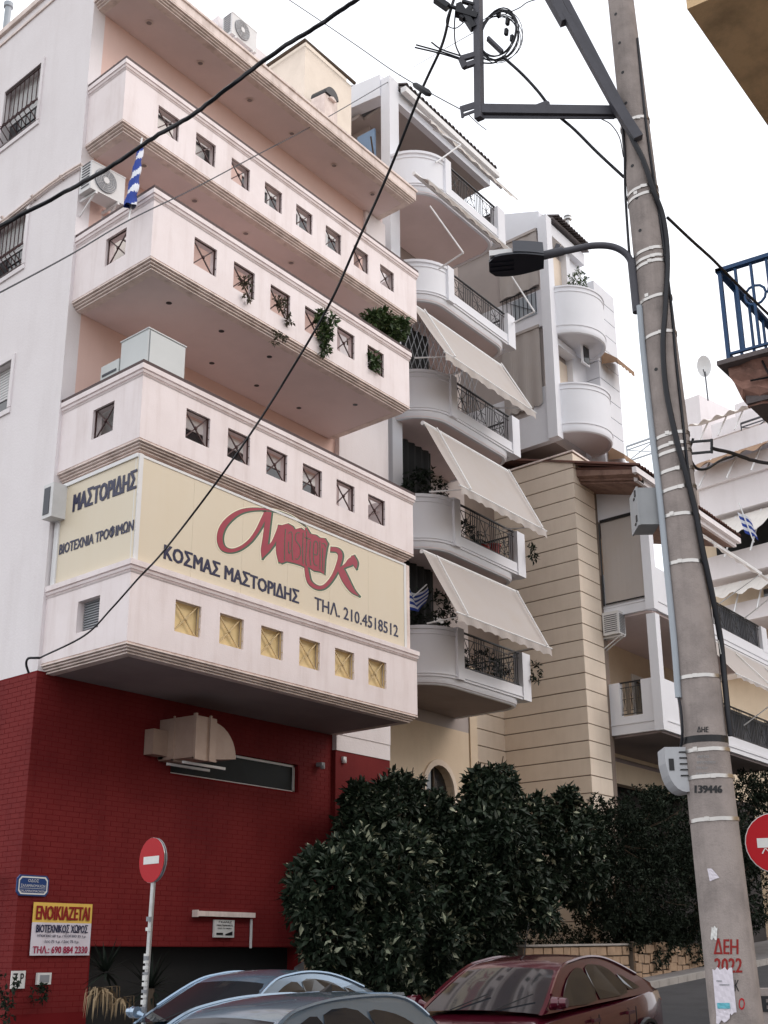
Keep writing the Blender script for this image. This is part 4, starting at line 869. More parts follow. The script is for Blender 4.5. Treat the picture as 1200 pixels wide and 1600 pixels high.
# nearly closed awning under the fifth balcony, and the one at the eaves
a_ = at_y(645, 312, 1.45); b_ = at_y(775, 415, 1.45)
t = awning('folded_awning', 'folded awning with one bent white arm below the topmost pale blue balcony', a_.x, b_.x, (1.35, 19.25), (1.0, 18.95), [], val=.14)
p1, p2, p3 = at_y(672, 322, 1.2), at_y(724, 395, .45), at_y(686, 420, 1.45); mb = MB(); mb.tube([p1, p2], .022, 6); mb.tube([p2, p3], .022, 6); part('awning_arm', mb, 'alu', t)
p1, p2, p3 = at_y(792, 420, 1.3), at_y(835, 487, .55), at_y(803, 504, 1.45); mb = MB(); mb.tube([p1, p2], .022, 6); mb.tube([p2, p3], .022, 6); part('awning_arm', mb, 'alu', t)
a_ = at_y(655, 185, 2.1); b_ = at_y(790, 308, 2.1)
t = awning('eaves_awning', 'partly opened awning fixed under the tiled eaves of the pale blue building', a_.x, b_.x, (2.2, 22.3), (1.75, 21.75), [], mt='awnw', val=.1)
p1, p2, p3 = at_y(677, 202, 2.0), at_y(720, 226, 1.3), at_y(681, 254, 1.5); mb = MB(); mb.tube([p1, p2], .022, 6); mb.tube([p2, p3], .022, 6); part('awning_arm', mb, 'alu', t)
# lattice screen on the middle balcony, flag and plants on the lower ones
ls_ = MB()
for k in range(14):
    x = 10.0+k*.24
    ls_.bar((x, 2.3, 14.5), (x+.9, 2.3, 16.3), .012); ls_.bar((x+.9, 2.306, 14.5), (x, 2.306, 16.3), .012)
solo('lattice_screen', ls_, 'acg', 'dark diamond lattice screen on the balcony right of the bushy planter', 'screen')
for z_, lb in ((14.0, 'dark sheet added for shade behind the diamond lattice screen'), (10.9, 'dark sheet added for shade behind the second round balcony from the bottom'), (7.9, 'dark sheet added for shade behind the flag on the lowest round balcony')):
    mb = MB(); k = 26  # dark sheet added in place of the shade deep inside the balcony
    for i in range(k):
        a = (10.55+i*.062, 2.75+.035*math.sin(i*1.3)); b_ = (10.55+(i+1)*.062, 2.75+.035*math.sin((i+1)*1.3)); mb.hexa([(*a, z_), (*b_, z_), (b_[0], b_[1]+.01, z_), (a[0], a[1]+.01, z_)], [(*a, z_+2.35), (*b_, z_+2.35), (b_[0], b_[1]+.01, z_+2.35), (a[0], a[1]+.01, z_+2.35)])
    solo('shade_sheet', mb, 'void', lb, 'shade sheet')
fl = thing('striped_flag', 'blue and white striped flag draped over the lowest pale blue round balcony', 'flag', tuple(at_y(655, 950, 1.9)))
fa = at_y(632, 950, 1.75); mb = MB(); nx, nz = 16, 8
W_f, H_f = 1.0, .52
for j in range(nz):
    for i in range(nx):
        q = []
        for di, dj in ((0, 0), (1, 0), (1, 1), (0, 1)):
            u, v = (i+di)/nx, (j+dj)/nz
            q.append((fa.x-.1+u*W_f, 1.78+.06*math.sin(u*9+v*3), 8.55+H_f*v*(1-.3*u)+.34*u*u+.05*math.sin(u*7)))
        mb.m = j % 2; mb.add(q, [(0, 1, 2, 3)])
part('cloth', mb, ['flagb', 'flagw'], fl, smooth=60); mb = MB(); mb.tube([(fa.x-.2, 1.8, 8.5), (fa.x+.95, 1.8, 9.35)], .015, 6); part('flag_pole', mb, 'alu', fl)
for nm, lb, c, r, mt, sz, n in (('balcony_plant', 'dark leafy plants behind the second round balcony from the bottom', (11.0, 2.2, 11.8), (.7, .5, .55), 'leafD', .10, 900), ('balcony_plant', 'long dark leafy plant behind the flag on the lowest round balcony', (11.3, 2.3, 8.9), (.6, .5, .7), 'leafD', .10, 900),
    ('balcony_plant', 'small plant in the top pale blue balcony railing', (11.7, 1.75, 20.0), (.2, .12, .25), 'leafP', .09, 160), ('balcony_plant', 'dangling plant at the right end of the lowest pale blue balcony', (14.45, 1.4, 8.0), (.16, .12, .3), 'leafD', .1, 120), ('balcony_plant', 'small plant hanging beside the red pot balcony end', (14.5, 1.35, 11.0), (.14, .1, .25), 'leafD', .1, 90), ('balcony_plant', 'dark potted plants behind the railing of the lowest pale blue balcony', (12.8, 1.9, 7.95), (1.1, .3, .38), 'leafD', .09, 900), ('balcony_plant', 'dark plants behind the railing next to the red flower pot', (12.2, 1.9, 10.95), (.8, .3, .4), 'leafD', .09, 500)):
    leaves(nm, [(c, r)], n, sz, mt, label=lb, cat='plant')
mb = MB(); mb.lathe([(.13, 0), (.18, .3), (.2, .3), (.2, .34)], (13.35, 1.8, 10.68), 12); mb.lathe([(.12, 0), (.16, .25)], (13.0, 1.85, 10.68), 10); solo('flower_pot', mb, 'potred', 'red flower pots behind the railing of the second balcony from the bottom', 'pot')
mb = MB(); mb.lathe([(.07, 0), (.1, .16), (.11, .18)], (11.62, 1.72, 13.85), 10); solo('flower_pot', mb, 'potred', 'small red pot on the middle balcony beside the pilaster', 'pot')

# recessed grooved wall and stair tower
T = thing('stair_tower', 'cream stair tower with horizontal grooves between the two balcony buildings', 'tower', (17.8, 2.2, 0))
TX, TY, TW, TD = 17.33, 1.5, 1.22, 2.75
tz0, tz1 = 1.0, 14.68
fr = Fr((TX, TY, 0), 0, SD)
mb = MB(fr); mb.box(.03, TW+.3, .03, 6, -.3, tz1-.02); part('core_wall', mb, 'joint', T)
bh = .437; zz = tz1
bm = MB(fr); bm.box(0, TW, 0, TD+.05, 0, bh-.028); bmesh_ = None
k = 0
bb = MB(); f0 = Fr((0, 0, 0), 0, SD); bb.fr = f0; bb.box(0, TW, 0, TD+.1, 0, bh-.028); me_b = bb.mesh('wall_band', 'band')
while zz > 0.6:
    inst('wall_band', me_b, T, (TX+random.uniform(-.002, .002), TY, zz-bh)); zz -= bh; k += 1
mb = MB(fr); mb.box(-.04, TW+.04, -.04, TD+.1, tz1, tz1+.05); part('coping', mb, 'trim', T)
mb = MB(fr); mb.box(TW, TW+.16, .12, 3, -.3, 13.7); part('edge_pilaster', mb, 'band', T)
bb = MB(); bb.box(0, 2.5, 0, .3, 0, bh-.028); me_c = bb.mesh('wall_band', 'band'); zz = 14.68-bh*15
mb = MB(); mb.box(15.55, 17.9, 4.24, 4.5, -.3, 14.6); part('rear_wall', mb, 'joint', T)
while zz > 2: inst('wall_band', me_c, T, (15.6, 4.16, zz-bh)); zz -= bh
mb = MB(); mb.prism([(15.1, 3.66), (15.44, 3.66), (15.62, 4.5), (15.3, 4.5)], -.3, 8.6); part('return_wall', mb, 'beige', T)

# upper storeys with two round balconies behind the tower
U = thing('apartment_building', 'blue-white upper storeys with two drum-shaped balconies above the stair tower', 'building', (17.5, 2.0, 15.0))
UX, UY = 17.45, 2.0; fu = Fr((UX, UY, 0), 0, SD)
mb = MB(fu); mb.box(-.15, .18, -.12, .2, 15.25, 22.35); part('corner_pilaster', mb, 'bwhite', U)
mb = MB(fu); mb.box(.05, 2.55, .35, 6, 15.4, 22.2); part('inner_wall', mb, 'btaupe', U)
mb = MB(fu)
for (za, zb) in ((15.25, 15.62), (18.85, 19.15), (22.1, 22.6)): mb = MB(fu); mb.box(-.02, .2, .2, 5, za, zb); part('side_beam', mb, 'bwhite', U)
mb = MB(fu); mb.prism([(-.02, .2), (.2, .2), (.2, 1.75), (-.02, 1.75)], 22.6, [22.65, 22.65, 23.2, 23.2]); part('gable_panel', mb, 'bwhite', U)
mb = MB(fu)
for (za, zb) in ((15.62, 16.95), (19.15, 20.05)): mb.box(0, .14, .2, 5, za, zb) if za > 19 else (mb.box(0, .14, .2, .75, za, zb), mb.box(0, .14, .75, 5, za, zb-.75), mb.box(0, .14, 1.5, 5, zb-.75, zb))
part('side_parapet', mb, 'bwhite', U)
mb = MB(fu); mb.box(-.06, -.045, .42, 1.7, 19.3, 20.1); 
rl = MB(fu)
for k in range(9): rl.bar((-.05, .45+k*.15, 19.35), (-.05, .45+k*.15, 20.15), .016)
rl.bar((-.05, .4, 20.15), (-.05, 1.75, 20.15), .03); rl.bar((-.05, .5, 19.4), (-.05, 1.6, 20.1), .014); part('side_railing', rl, 'black', U)
mb = MB(fu); mb.box(-.03, .0, .45, 1.3, 19.3, 20.0); part('side_curtain', mb, 'pvc', U)
drum = []
Rd = 1.17
for i, (za, zb) in enumerate(((15.28, 16.95), (18.35, 20.05))):
    cx, cy = UX+1.28, UY+.1
    P = [(cx-Rd*math.cos(t), cy-Rd*.92*math.sin(t)) for t in np.linspace(0, math.pi, 22)]
    mb = MB(); pz = za+.35
    mb.sweep(P, [(-.12, pz), (0, pz), (.0, pz+.05), (.02, pz+.06), (.02, pz+.1), (0, pz+.11), (0, zb-.2), (.018, zb-.19), (.018, zb-.17), (0, zb-.16), (0, zb-.06), (.03, zb-.05), (.03, zb), (-.12, zb)])
    dr = part('round_balcony', mb, 'bwhite', U, smooth=35)
    mb = MB(); P2 = [(cx-(Rd-.08)*math.cos(t), cy-(Rd-.08)*.92*math.sin(t)) for t in np.linspace(0, math.pi, 22)]; mb.prism(P2, za+.22, za+.40); part('soffit', mb, 'bwhite', dr)
    mb = MB(); mb.sweep(P, [(-.1, za+.20), (-.05, za+.16), (-.01, za+.19), (.01, za+.26), (0, pz), (-.1, pz)]); part('lower_lip', mb, 'bwhite', dr, smooth=35)
# openings behind the drums, blinds
for za, zb in ((16.95, 18.4), (20.05, 21.9)):
    mb = MB(fu); mb.box(.2, 1.45, .30, .34, za-.3, zb-.25); part('blind', mb, 'awnb' if za > 30 else 'band', U)
    mb = MB(fu); mb.box(1.45, 1.7, .1, .5, za-.6, zb); mb.box(1.7, 2.6, .18, .5, za-.6, zb+ (0 if za > 20 else .8)); part('front_pier', mb, 'bwhite', U)
mb = MB(fu); mb.box(0.18, 1.5, -.02, .3, 18.3, 18.5); part('front_beam', mb, 'bwhite', U)
mb = MB(fu); mb.box(.18, 2.5, -.02, .3, 21.9, 22.3); part('front_beam', mb, 'bwhite', U)
# grooved right wing
G = []
fg = Fr((UX+2.45, UY-.3, 0), 0, SD)
mb = MB(fg); mb.box(.05, 1.35, .05, 5, 15.2, 21.1); part('wing_wall', mb, 'bwhite', U)
gb = MB(); gb.fr = Fr((0, 0, 0), 0, SD); gb.box(0, 1.4, 0, 2, 0, .52); gm_ = gb.mesh('wall_band', 'bwhite')
for k in range(11): inst('wall_band', gm_, U, (fg.o.x, fg.o.y, 15.25+k*.55))
w1 = at_y(908, 540, UY-.32); mb = MB(); mb.box(w1.x-.02, w1.x+.42, UY-.36, UY-.30, w1.z-.55, w1.z+.05)
win = part('window', mb, 'bwhite', U); mb = MB(); mb.box(w1.x+.03, w1.x+.37, UY-.38, UY-.36, w1.z-.5, w1.z); part('pane', mb, 'dglass', win); mb = MB()
for k in range(4): mb.bar((w1.x+.08+k*.08, UY-.40, w1.z-.5), (w1.x+.08+k*.08, UY-.40, w1.z), .012)
part('window_grille', mb, 'black', win)
mb = MB(fu)
for k in range(9): pass
tm2 = MB(); A0 = [(.075*math.cos(a), -.1, .075*math.sin(a)) for a in np.linspace(0, math.pi, 7)]; tm2.add(A0+[(x, 2.5, z+.9) for x, y, z in A0]+[(x*.75, y, z*.75) for x, y, z in A0], [(i, i+1, 8+i, 7+i) for i in range(6)]+[(i, i+1, 15+i, 14+i) for i in range(6)]); tmesh2 = tm2.mesh('roof_tile', 'tileg')
for k in range(13): inst('roof_tile', tmesh2, U, (UX+.35+k*.17, UY-.2, 22.45))
mb = MB(); mb.prism([(UX+.2, UY-.15), (UX+2.6, UY-.15), (UX+2.9, UY+2.4), (UX+.5, UY+2.4)], [22.36]*2+[23.3]*2, [22.43]*2+[23.37]*2); part('roof_deck', mb, 'tileg', U)
p = at_y(887, 342, 2.3); mb = MB(); mb.tube([(p.x, 2.3, 21.8), (p.x, 2.3, p.z)], .07, 10); mb.tube([(p.x, 2.3, p.z-.04), (p.x, 2.3, p.z+.02)], .13, 10); mb.lathe([(.13, .06), (.12, .10)], (p.x, 2.3, p.z), 10); solo('flue_pipe', mb, 'steel', 'shiny flue pipe with cap above the roof left of the concrete pole', 'pipe', smooth=40)
# blinds with scalloped edge on its left face
for (s0, s1, za, zb, lb, sc) in ((.38, 1.75, 16.45, 18.82, 'tall scalloped beige roller blind left of the lower drum balcony', 1), (.30, 1.75, 20.2, 22.0, 'beige roller blind left of the upper drum balcony', 0)):
    mb = MB(fu); k = 24; up = []; lo = []
    for i in range(k+1):
        s = s0+(s1-s0)*i/k; up.append((-.05-.01*math.sin(i*.8), s, zb)); lo.append((-.05-.03*math.sin(i*.7), s, za-(0.08*abs(math.sin(i/k*math.pi*5)) if sc else 0)))
    mb.add(up+lo, [(i, i+1, k+2+i, k+1+i) for i in range(k)]); mb.box(-.09, .0, s0, s1, zb, zb+.09)
    t = solo('roller_blind', mb, 'awn', lb, 'blind', 'roller blinds')
for (za, lb) in ((18.15, 'brown scalloped awning edge below the upper drum balcony'), (15.05, 'brown scalloped awning edge beside the lower drum balcony')):
    p = Vector((UX+2.65, UY-.35, 0)); mb = MB(); k = 20; up = [(p.x-.1+1.15*i/k, p.y+.0, za+.75) for i in range(k+1)]; md = [(p.x-.1+1.2*i/k, p.y-.5, za+.35) for i in range(k+1)]; lo = [(x, y-.005, z-.13-.06*abs(math.sin(i*.8))) for i, (x, y, z) in enumerate(md)]
    mb.add(up+md+lo, [(i, i+1, k+2+i, k+1+i) for i in range(k)]+[(k+1+i, k+2+i, 2*k+3+i, 2*k+2+i) for i in range(k)]); mb.add([up[0], md[0], lo[0], (up[0][0], up[0][1], za+.3)], [(0, 1, 2, 3)]); solo('brown_awning', mb, 'awnb', lb, 'awning', 'canvas awnings')
p = at_y(910, 432, UY-.5); leaves('balcony_plant', [((p.x+.1, UY-.3, p.z), (.38, .25, .33)), ((p.x+.45, UY-.3, p.z-.35), (.16, .12, .2))], 500, .09, 'leafP', label='round green bush on the ledge beside the upper drum balcony', cat='plant')

# ================================================================== right hand building with the square balcony corner
Cb = thing('apartment_building', 'white apartment building with canted balcony corner, tiled eaves and beige blind behind the concrete pole', 'building', (18.6, 0, 0))
KX, KY = 18.54, 0.0
def lvl(z, t, zo, openings):
    fs = Fr((KX, KY, 0), SD)  # local x runs back along the side
    mb = MB()
    side_c = Vector((KX, KY, 0))
    wall_grid(mb, side_c, SDV, 1.62, z+.25, t, openings, .14, NS)
    L_ = [tuple(sdir((KX, KY), 1.62))[:2], (KX, KY), (19.9, KY)]
    mb.sweep(L_, [(-.15, z), (.0, z), (.0, z+.24), (.02, z+.25), (.02, z+.29), (-.15, z+.29)])
    mb.box(KX, 19.9, KY, KY+.14, z+.25, t)
    mb.box(KX-.06, KX+.22, KY-.05, KY+.2, z-.02, z+3.05)
    L2 = [(19.9, KY), (27.4, KY), (28.2, KY+3)]
    mb.sweep(L2, [(-.15, z), (.0, z), (0, z+.12), (.03, z+.13), (.03, z+.2), (0, z+.21), (0, z+.45), (-.15, z+.45)])
    mb.box(26.95, 27.42, KY-.01, KY+.2, z+.4, t)
    b = part('balcony', mb, 'bwhite', Cb)
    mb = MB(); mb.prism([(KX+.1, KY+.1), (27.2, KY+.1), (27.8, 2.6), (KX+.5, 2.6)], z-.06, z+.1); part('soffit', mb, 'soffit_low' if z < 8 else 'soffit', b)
    o_ = inst('railing', rmesh, b, (23.0, KY+.07, z+.45)); o_.scale = (3.93/Lr, 1, (t-z-.45)/hr)
    o_ = inst('railing', rmesh, b, (20.0, KY+.07, z+.45)); o_.scale = (3.0/Lr, 1, (t-z-.45)/hr)
    return b
l1 = lvl(7.09, 8.45, 0, [(.56, 1.22, 7.55, 8.46)])
l2 = lvl(10.28, 11.5, 0, [])
o_ = inst('railing', rmesh, l1, tuple(sdir((KX+.05, KY), .56)+Vector((0, 0, 7.55))), rotz=math.radians(SD)); o_.scale = (.67/Lr, 1, .9/hr)
mb = MB(); wall_grid(mb, Vector((19.2, 2.6, 0)), EX, 10, 6.9, 13.4, [(.2, 1.2, 7.3, 9.5), (3.5, 5.5, 7.3, 9.4), (3.6, 5.6, 10.5, 12.6), (6.3, 7.6, 7.3, 9.4), (6.4, 7.6, 10.5, 12.6)], .3, NF); part('front_wall', mb, 'beige', Cb)
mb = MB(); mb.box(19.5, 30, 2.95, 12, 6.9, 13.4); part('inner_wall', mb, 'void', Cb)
for (a, b_, z) in ((.2, 1.2, 7.3), (3.5, 5.5, 7.3), (3.6, 5.6, 10.5), (6.3, 7.6, 7.3), (6.4, 7.6, 10.5)):
    mb = MB(); x0, x1 = 19.2+a, 19.2+b_
    for x in (x0, (x0+x1)/2, x1): mb.box(x-.04, x+.04, 2.62, 2.7, z, z+2.1)
    mb.box(x0-.12, x1+.12, 2.56, 2.6, z+2.1, z+2.25); mb.box(x0-.12, x0, 2.56, 2.6, z, z+2.1); mb.box(x1, x1+.12, 2.56, 2.6, z, z+2.1)
    d_ = part('balcony_door', mb, 'alu', Cb); mb = MB(); mb.box(x0, x1, 2.66, 2.67, z, z+2.1); part('pane', mb, 'dglass', d_)
# top: solid gable panel, eaves with tiles
mb = MB(); P = sdir((KX, KY), 0); Q = sdir((KX, KY), 1.65); n_ = -NS*.14
mb.prism(fp(P, Q, Q+n_, P+n_), [13.02, 13.05, 13.05, 13.02], [13.62, 14.38, 14.38, 13.62]); mb.box(KX-.05, KX+.2, KY-.04, KY+.2, 11.4, 13.62); part('gable_panel', mb, 'bwhite', Cb)
mb = MB(); mb.prism(fp(P+NS*.03, Q+NS*.03, Q+n_, P+n_), [13.62, 14.38, 14.38, 13.62], [13.66, 14.42, 14.42, 13.66]); part('gable_trim', mb, 'alu', Cb)
EYc = -.4
mb = MB(); mb.prism([(17.2, EYc), (24.3, EYc), (24.3, EYc+.1), (17.2, EYc+.1)], [13.38]*4, [13.62]*4); mb.prism([(16.9, EYc-.12), (24.4, EYc-.12), (24.4, EYc), (16.9, EYc)], 13.5, 13.66); part('eaves_fascia', mb, 'side', Cb)
mb = MB(); mb.prism([(17.3, EYc+.1), (24.2, EYc+.1), (25.2, 5.2), (18.6, 5.2)], [13.36]*2+[14.9]*2, [13.42]*2+[14.96]*2); part('roof_soffit', mb, 'eave', Cb)
mb = MB(); mb.prism([(17.0, EYc-.1), (24.4, EYc-.1), (25.3, 5.2), (18.4, 5.2)], [13.62]*2+[15.3]*2, [13.68]*2+[15.36]*2); part('roof_deck', mb, 'tile', Cb)
tm3 = MB(); A0 = [(.085*math.cos(a), -.1, .085*math.sin(a)) for a in np.linspace(0, math.pi, 7)]; tm3.add(A0+[(x+.8, 5.2, z+1.68) for x, y, z in A0]+[(x*.75, y, z*.75) for x, y, z in A0], [(i, i+1, 8+i, 7+i) for i in range(6)]+[(i, i+1, 15+i, 14+i) for i in range(6)]); tmesh3 = tm3.mesh('roof_tile', 'tile')
mb = MB(); mb.hexa([(17.02, EYc-.08, 13.5), (18.42, 5.2, 15.0), (18.42, 5.2, 15.3), (17.02, EYc-.08, 13.62)], [(17.3, EYc-.08, 13.38), (18.75, 5.2, 14.9), (18.75, 5.2, 15.2), (17.3, EYc-.08, 13.6)]); mb.prism([(17.2, EYc+.0), (17.6, EYc+.0), (19.0, 5.1), (18.5, 5.1)], [13.40]*2+[14.92]*2, [13.62]*2+[15.28]*2); part('verge_board', mb, 'eave', Cb)
x = 17.05
while x < 24.4: inst('roof_tile', tmesh3, Cb, (x, EYc-.06, 13.69+random.uniform(-.01, .012))); x += .185
# dark undercroft below the lowest balcony
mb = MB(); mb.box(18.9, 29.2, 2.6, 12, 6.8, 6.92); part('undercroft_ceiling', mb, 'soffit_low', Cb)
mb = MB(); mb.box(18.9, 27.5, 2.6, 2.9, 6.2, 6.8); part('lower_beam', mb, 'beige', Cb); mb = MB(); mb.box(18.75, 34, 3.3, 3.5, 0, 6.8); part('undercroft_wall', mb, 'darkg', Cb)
# big blind on the side face
mb = MB(); P = sdir((KX, KY), .10)+NS*.05; Q = sdir((KX, KY), 1.42)+NS*.05
k = 10; pts = [P.lerp(Q, i/k) for i in range(k+1)]; mb.add([(p.x, p.y, 12.97) for p in pts]+[(p.x-.01*math.sin(i), p.y, 10.66) for i, p in enumerate(pts)], [(i, i+1, k+2+i, k+1+i) for i in range(k)])
t = solo('roller_blind', mb, 'awn', 'large beige roller blind closing the corner balcony left of the grey pole box', 'blind', 'roller blinds')
mb = MB(); mb.bar((P.x, P.y, 13.0), (Q.x, Q.y, 13.0), .1, .08); mb.bar((P.x, P.y, 10.64), (Q.x, Q.y, 10.64), .03, .03); part('blind_box', mb, 'black', t)
mb = MB(); mb.tube([P+Vector((-.0, 0, 10.6)), P+Vector((0, 0, 12.95))], .02, 5); mb.tube([Q+Vector((0, .05, 10.6)), Q+Vector((0, .05, 12.95))], .025, 5); part('guide_rail', mb, 'black', t)
q_ = at_l(930, 1005, (KX, KY), SD); p = sdir((KX, KY), 1.75)
ac_unit('outdoor_unit', 'louvred white air conditioner unit at the edge of the grooved tower', Fr((18.38, .95, 9.72), 0, SD), w_=.42, h=.62, d=.5, louv=True)
# awnings on its front
for lb, top, bot, X0, X1 in (('long awning under the tiled eaves right of the pole', (-.2, 13.2), (-1.1, 12.35), 20.4, 27.0), ('awning below the middle balcony right of the pole', (-.05, 10.15), (-1.0, 8.9), 21.5, 27.2)):
    awning('canvas_awning', lb, X0, X1, top, bot, [(0, (X0+2.5, top[0]-.1, top[1]-.1), (X0+3.4, bot[0]-.1, bot[1]-.1), (X0+3.0, 0, bot[1]-.9)), (0, (X0+5, top[0]-.1, top[1]-.1), (X0+5.3, bot[0]-.1, bot[1]-.1), (X0+5.1, 0, bot[1]-.9))], mt='awn', val=.12)
mb = MB(); mb.box(23.3, 26.9, .12, .15, 10.75, 11.5); solo('balcony_screen', mb, 'acd', 'dark screen cloth behind the middle balcony railing right of the pole', 'screen')
mb = MB(); mb.box(23.0, 26.9, .12, .15, 7.55, 8.4); solo('balcony_screen', mb, 'acd', 'dark screen cloth behind the lowest balcony railing right of the pole', 'screen')

# ================================================================== far white building with terraces
Dd = thing('apartment_building', 'far white stepped apartment building with terraces, awnings and satellite dish', 'building', (44, 6, 0))
def at_D(px, py, D=60): return at_d(px, py, D)
o = at_D(1120, 800, 60); fd = Fr((o.x, o.y, 0), 78+180, 168)      # local x runs toward the camera's right, local y away from the camera
def dl(px, py, off=0.0):
    a = math.radians(78); P = (o.x, o.y); p = at_l(px, py, P, 78); return (p.x-o.x)*math.cos(math.radians(258))+(p.y-o.y)*math.sin(math.radians(258)), p.z
def slab(nm, px0, px1, pyt, pyb, y0, y1, matn='side', par=None, lift=0):
    x0, za = dl(px0, pyt); x1, _ = dl(px1, pyt); _, zb = dl((px0+px1)/2, pyb); _, zt = dl((px0+px1)/2, pyt); mb = MB(fd); mb.box(x0, x1, -y1, -y0, zb, zt); return part(nm, mb, matn, par or Dd)
def pz(px, py): return dl(px, py)[1]
x_l = dl(985, 700)[0]; x_r = dl(1199, 700)[0]+14
zt_ = [pz(1120, y) for y in (618, 668, 742, 805, 885)]
mb = MB(fd); mb.box(dl(1075, 700)[0], x_r, -9, -3.2, -1, pz(1120, 640)); mb.box(dl(1040, 700)[0], x_r, -9, -2.2, -1, pz(1110, 700)); part('inner_wall', mb, 'beige', Dd)
mb = MB(fd); mb.box(dl(986, 700)[0], dl(1040, 600)[0], -8, -3, -1, pz(1000, 606)); mb.box(dl(984, 700)[0], dl(996, 700)[0], -5, -4, pz(1000, 640), pz(1000, 582)); part('stair_head', mb, 'side', Dd)
mb = MB(fd); mb.box(dl(1086, 600)[0], dl(1142, 600)[0], -6, -3.5, pz(1120, 640), pz(1120, 590)); part('roof_room', mb, 'side', Dd)
levels = [(1062, 616, 640, -2.6, 'roof'), (1060, 668, 700, -.8, 'terrace'), (970, 722, 752, .2, 'terrace'), (1090, 752, 800, 0, 'terrace'), (1080, 863, 900, 0, 'terrace'), (1080, 945, 975, 0, 'terrace'), (1080, 1010, 1045, 0, 'terrace')]
for px0, yt, yb_, yy, nm in levels:
    x0 = dl(px0, yt)[0]; zT, zB = pz(1140, yt), pz(1140, yb_); mb = MB(fd)
    mb.box(x0, x_r, yy-.2, yy, zB, zT); mb.box(x0, x0+.2, yy-6, yy-.2, zB, zT); mb.box(x0, x_r, yy-6, yy-.2, zB, zB+.35); part('terrace_parapet', mb, 'side', Dd)
for (px, py, w_, h_) in ((1142, 655, 1.6, .9),): pass
def xrail(x0, x1, z0, z1, yy, nm='terrace_railing', m='lampg'):
    mb = MB(fd); n = max(1, int((x1-x0)/1.0)); mb.bar((x0, yy, z1), (x1, yy, z1), .08); mb.bar((x0, yy, z0), (x1, yy, z0), .06); mb.bar((x0, yy, z1-.2), (x1, yy, z1-.2), .05)
    for k in range(n):
        a, c = x0+(x1-x0)*k/n, x0+(x1-x0)*(k+1)/n; mb.bar((a, yy, z0), (c, yy, z1-.2), .04); mb.bar((a, yy+.01, z1-.2), (c, yy+.01, z0), .04); mb.bar((a, yy, z0), (a, yy, z1), .05)
    part(nm, mb, m, Dd)
xrail(dl(981, 700)[0], dl(1025, 700)[0], pz(1000, 716), pz(1000, 692), .1, m='pvc'); xrail(dl(1142, 660)[0], dl(1185, 660)[0], pz(1160, 672), pz(1160, 648), -.9)
mb = MB(fd)
for k in range(14): a = dl(1092+k*3, 750)[0]; mb.bar((a, -.15, pz(1100, 768)), (a, -.15, pz(1100, 742)), .07)
mb.bar((dl(1090, 750)[0], -.15, pz(1100, 742)), (dl(1132, 750)[0], -.15, pz(1100, 742)), .08); part('terrace_railing', mb, 'black', Dd)
for px0, px1, yt, yb_ in ((1090, 1215, 690, 722), (1130, 1215, 832, 862), (1096, 1128, 752, 764), (1150, 1190, 905, 940), (1085, 1110, 700, 715)):
    mb = MB(fd); xa, xb = dl(px0, yt)[0], dl(px1, yt)[0]; n_ = max(1, int((xb-xa)/2.2))
    for k in range(n_):
        mb.box(xa+(xb-xa)*(k+.12)/n_, xa+(xb-xa)*(k+.85)/n_, -2.15, -2.05, pz((px0+px1)/2, yb_)-.6, pz((px0+px1)/2, yt)); w_ = part('terrace_window', mb, 'dglass', Dd); mb = MB(fd)
def dawn(lb, px0, px1, pyt, pyb, yo, mt='awnw', y0=-.3):
    x0, x1 = dl(px0, pyt)[0], dl(px1, pyt)[0]; zT, zB = pz((px0+px1)/2, pyt), pz((px0+px1)/2, pyb); mb = MB(fd); k = 24
    up = [(x0+(x1-x0)*i/k, y0, zT) for i in range(k+1)]; lo = [(x, y0+yo, zB+.1*math.sin(i*1.1)) for i, (x, y, z) in enumerate(up)]; mb.add(up+lo, [(i, i+1, k+2+i, k+1+i) for i in range(k)]); t = solo('terrace_awning', mb, mt, lb, 'awning', 'terrace awnings of the far building')
    for u in (.15, .5, .8):
        mb = MB(fd); mb.bar((x0+(x1-x0)*u, y0+.1, zT-.05), (x0+(x1-x0)*(u+.03), y0+yo, zB-1.0), .06); part('awning_arm', mb, 'alu', t)
dawn('pale wavy awning under the topmost terrace roof of the far building', 1072, 1160, 640, 652, 1.2, 'awnw', -1.2)
dawn('striped pale and ochre awning in the middle of the far building', 1088, 1215, 700, 728, 1.6, 'awnb'); dawn('broad pale awning beside the small flag of the far building', 1082, 1215, 803, 850, 1.7)
dawn('grey awning low on the far building', 1095, 1215, 905, 935, 1.2)
mb = MB(fd); mb.box(dl(1082, 800)[0], x_r, -1.9, -1.8, pz(1140, 900), pz(1140, 800)); mb.box(dl(1082, 800)[0], x_r, -1.9, -1.8, pz(1140, 742), pz(1140, 705)); part('shaded_opening', mb, 'void', Dd)
p = at_D(1100, 572, 61); di = thing('satellite_dish', 'white satellite dish on the roof of the far building', 'satellite dish', (p.x, p.y, pz(1103, 607)))
nn_ = (CP-p).normalized(); nn_ = (nn_+Vector((-.3, 0, .2))).normalized(); uu = nn_.cross(Vector((0, 0, 1))).normalized(); vv = uu.cross(nn_)
mb = MB(); rings = []
for r, d_ in ((.01, 0), (.2, .02), (.36, .06), (.48, .11)):
    rings.append([p-nn_*(.14-d_)+uu*math.cos(t)*r*.75+vv*math.sin(t)*r*1.2 for t in np.linspace(0, 2*math.pi, 17)[:-1]])
vs = [q for r_ in rings for q in r_]; mb.add(vs, [(i*16+k, i*16+(k+1) % 16, (i+1)*16+(k+1) % 16, (i+1)*16+k) for i in range(3) for k in range(16)]); part('reflector', mb, 'alu', di, smooth=60)
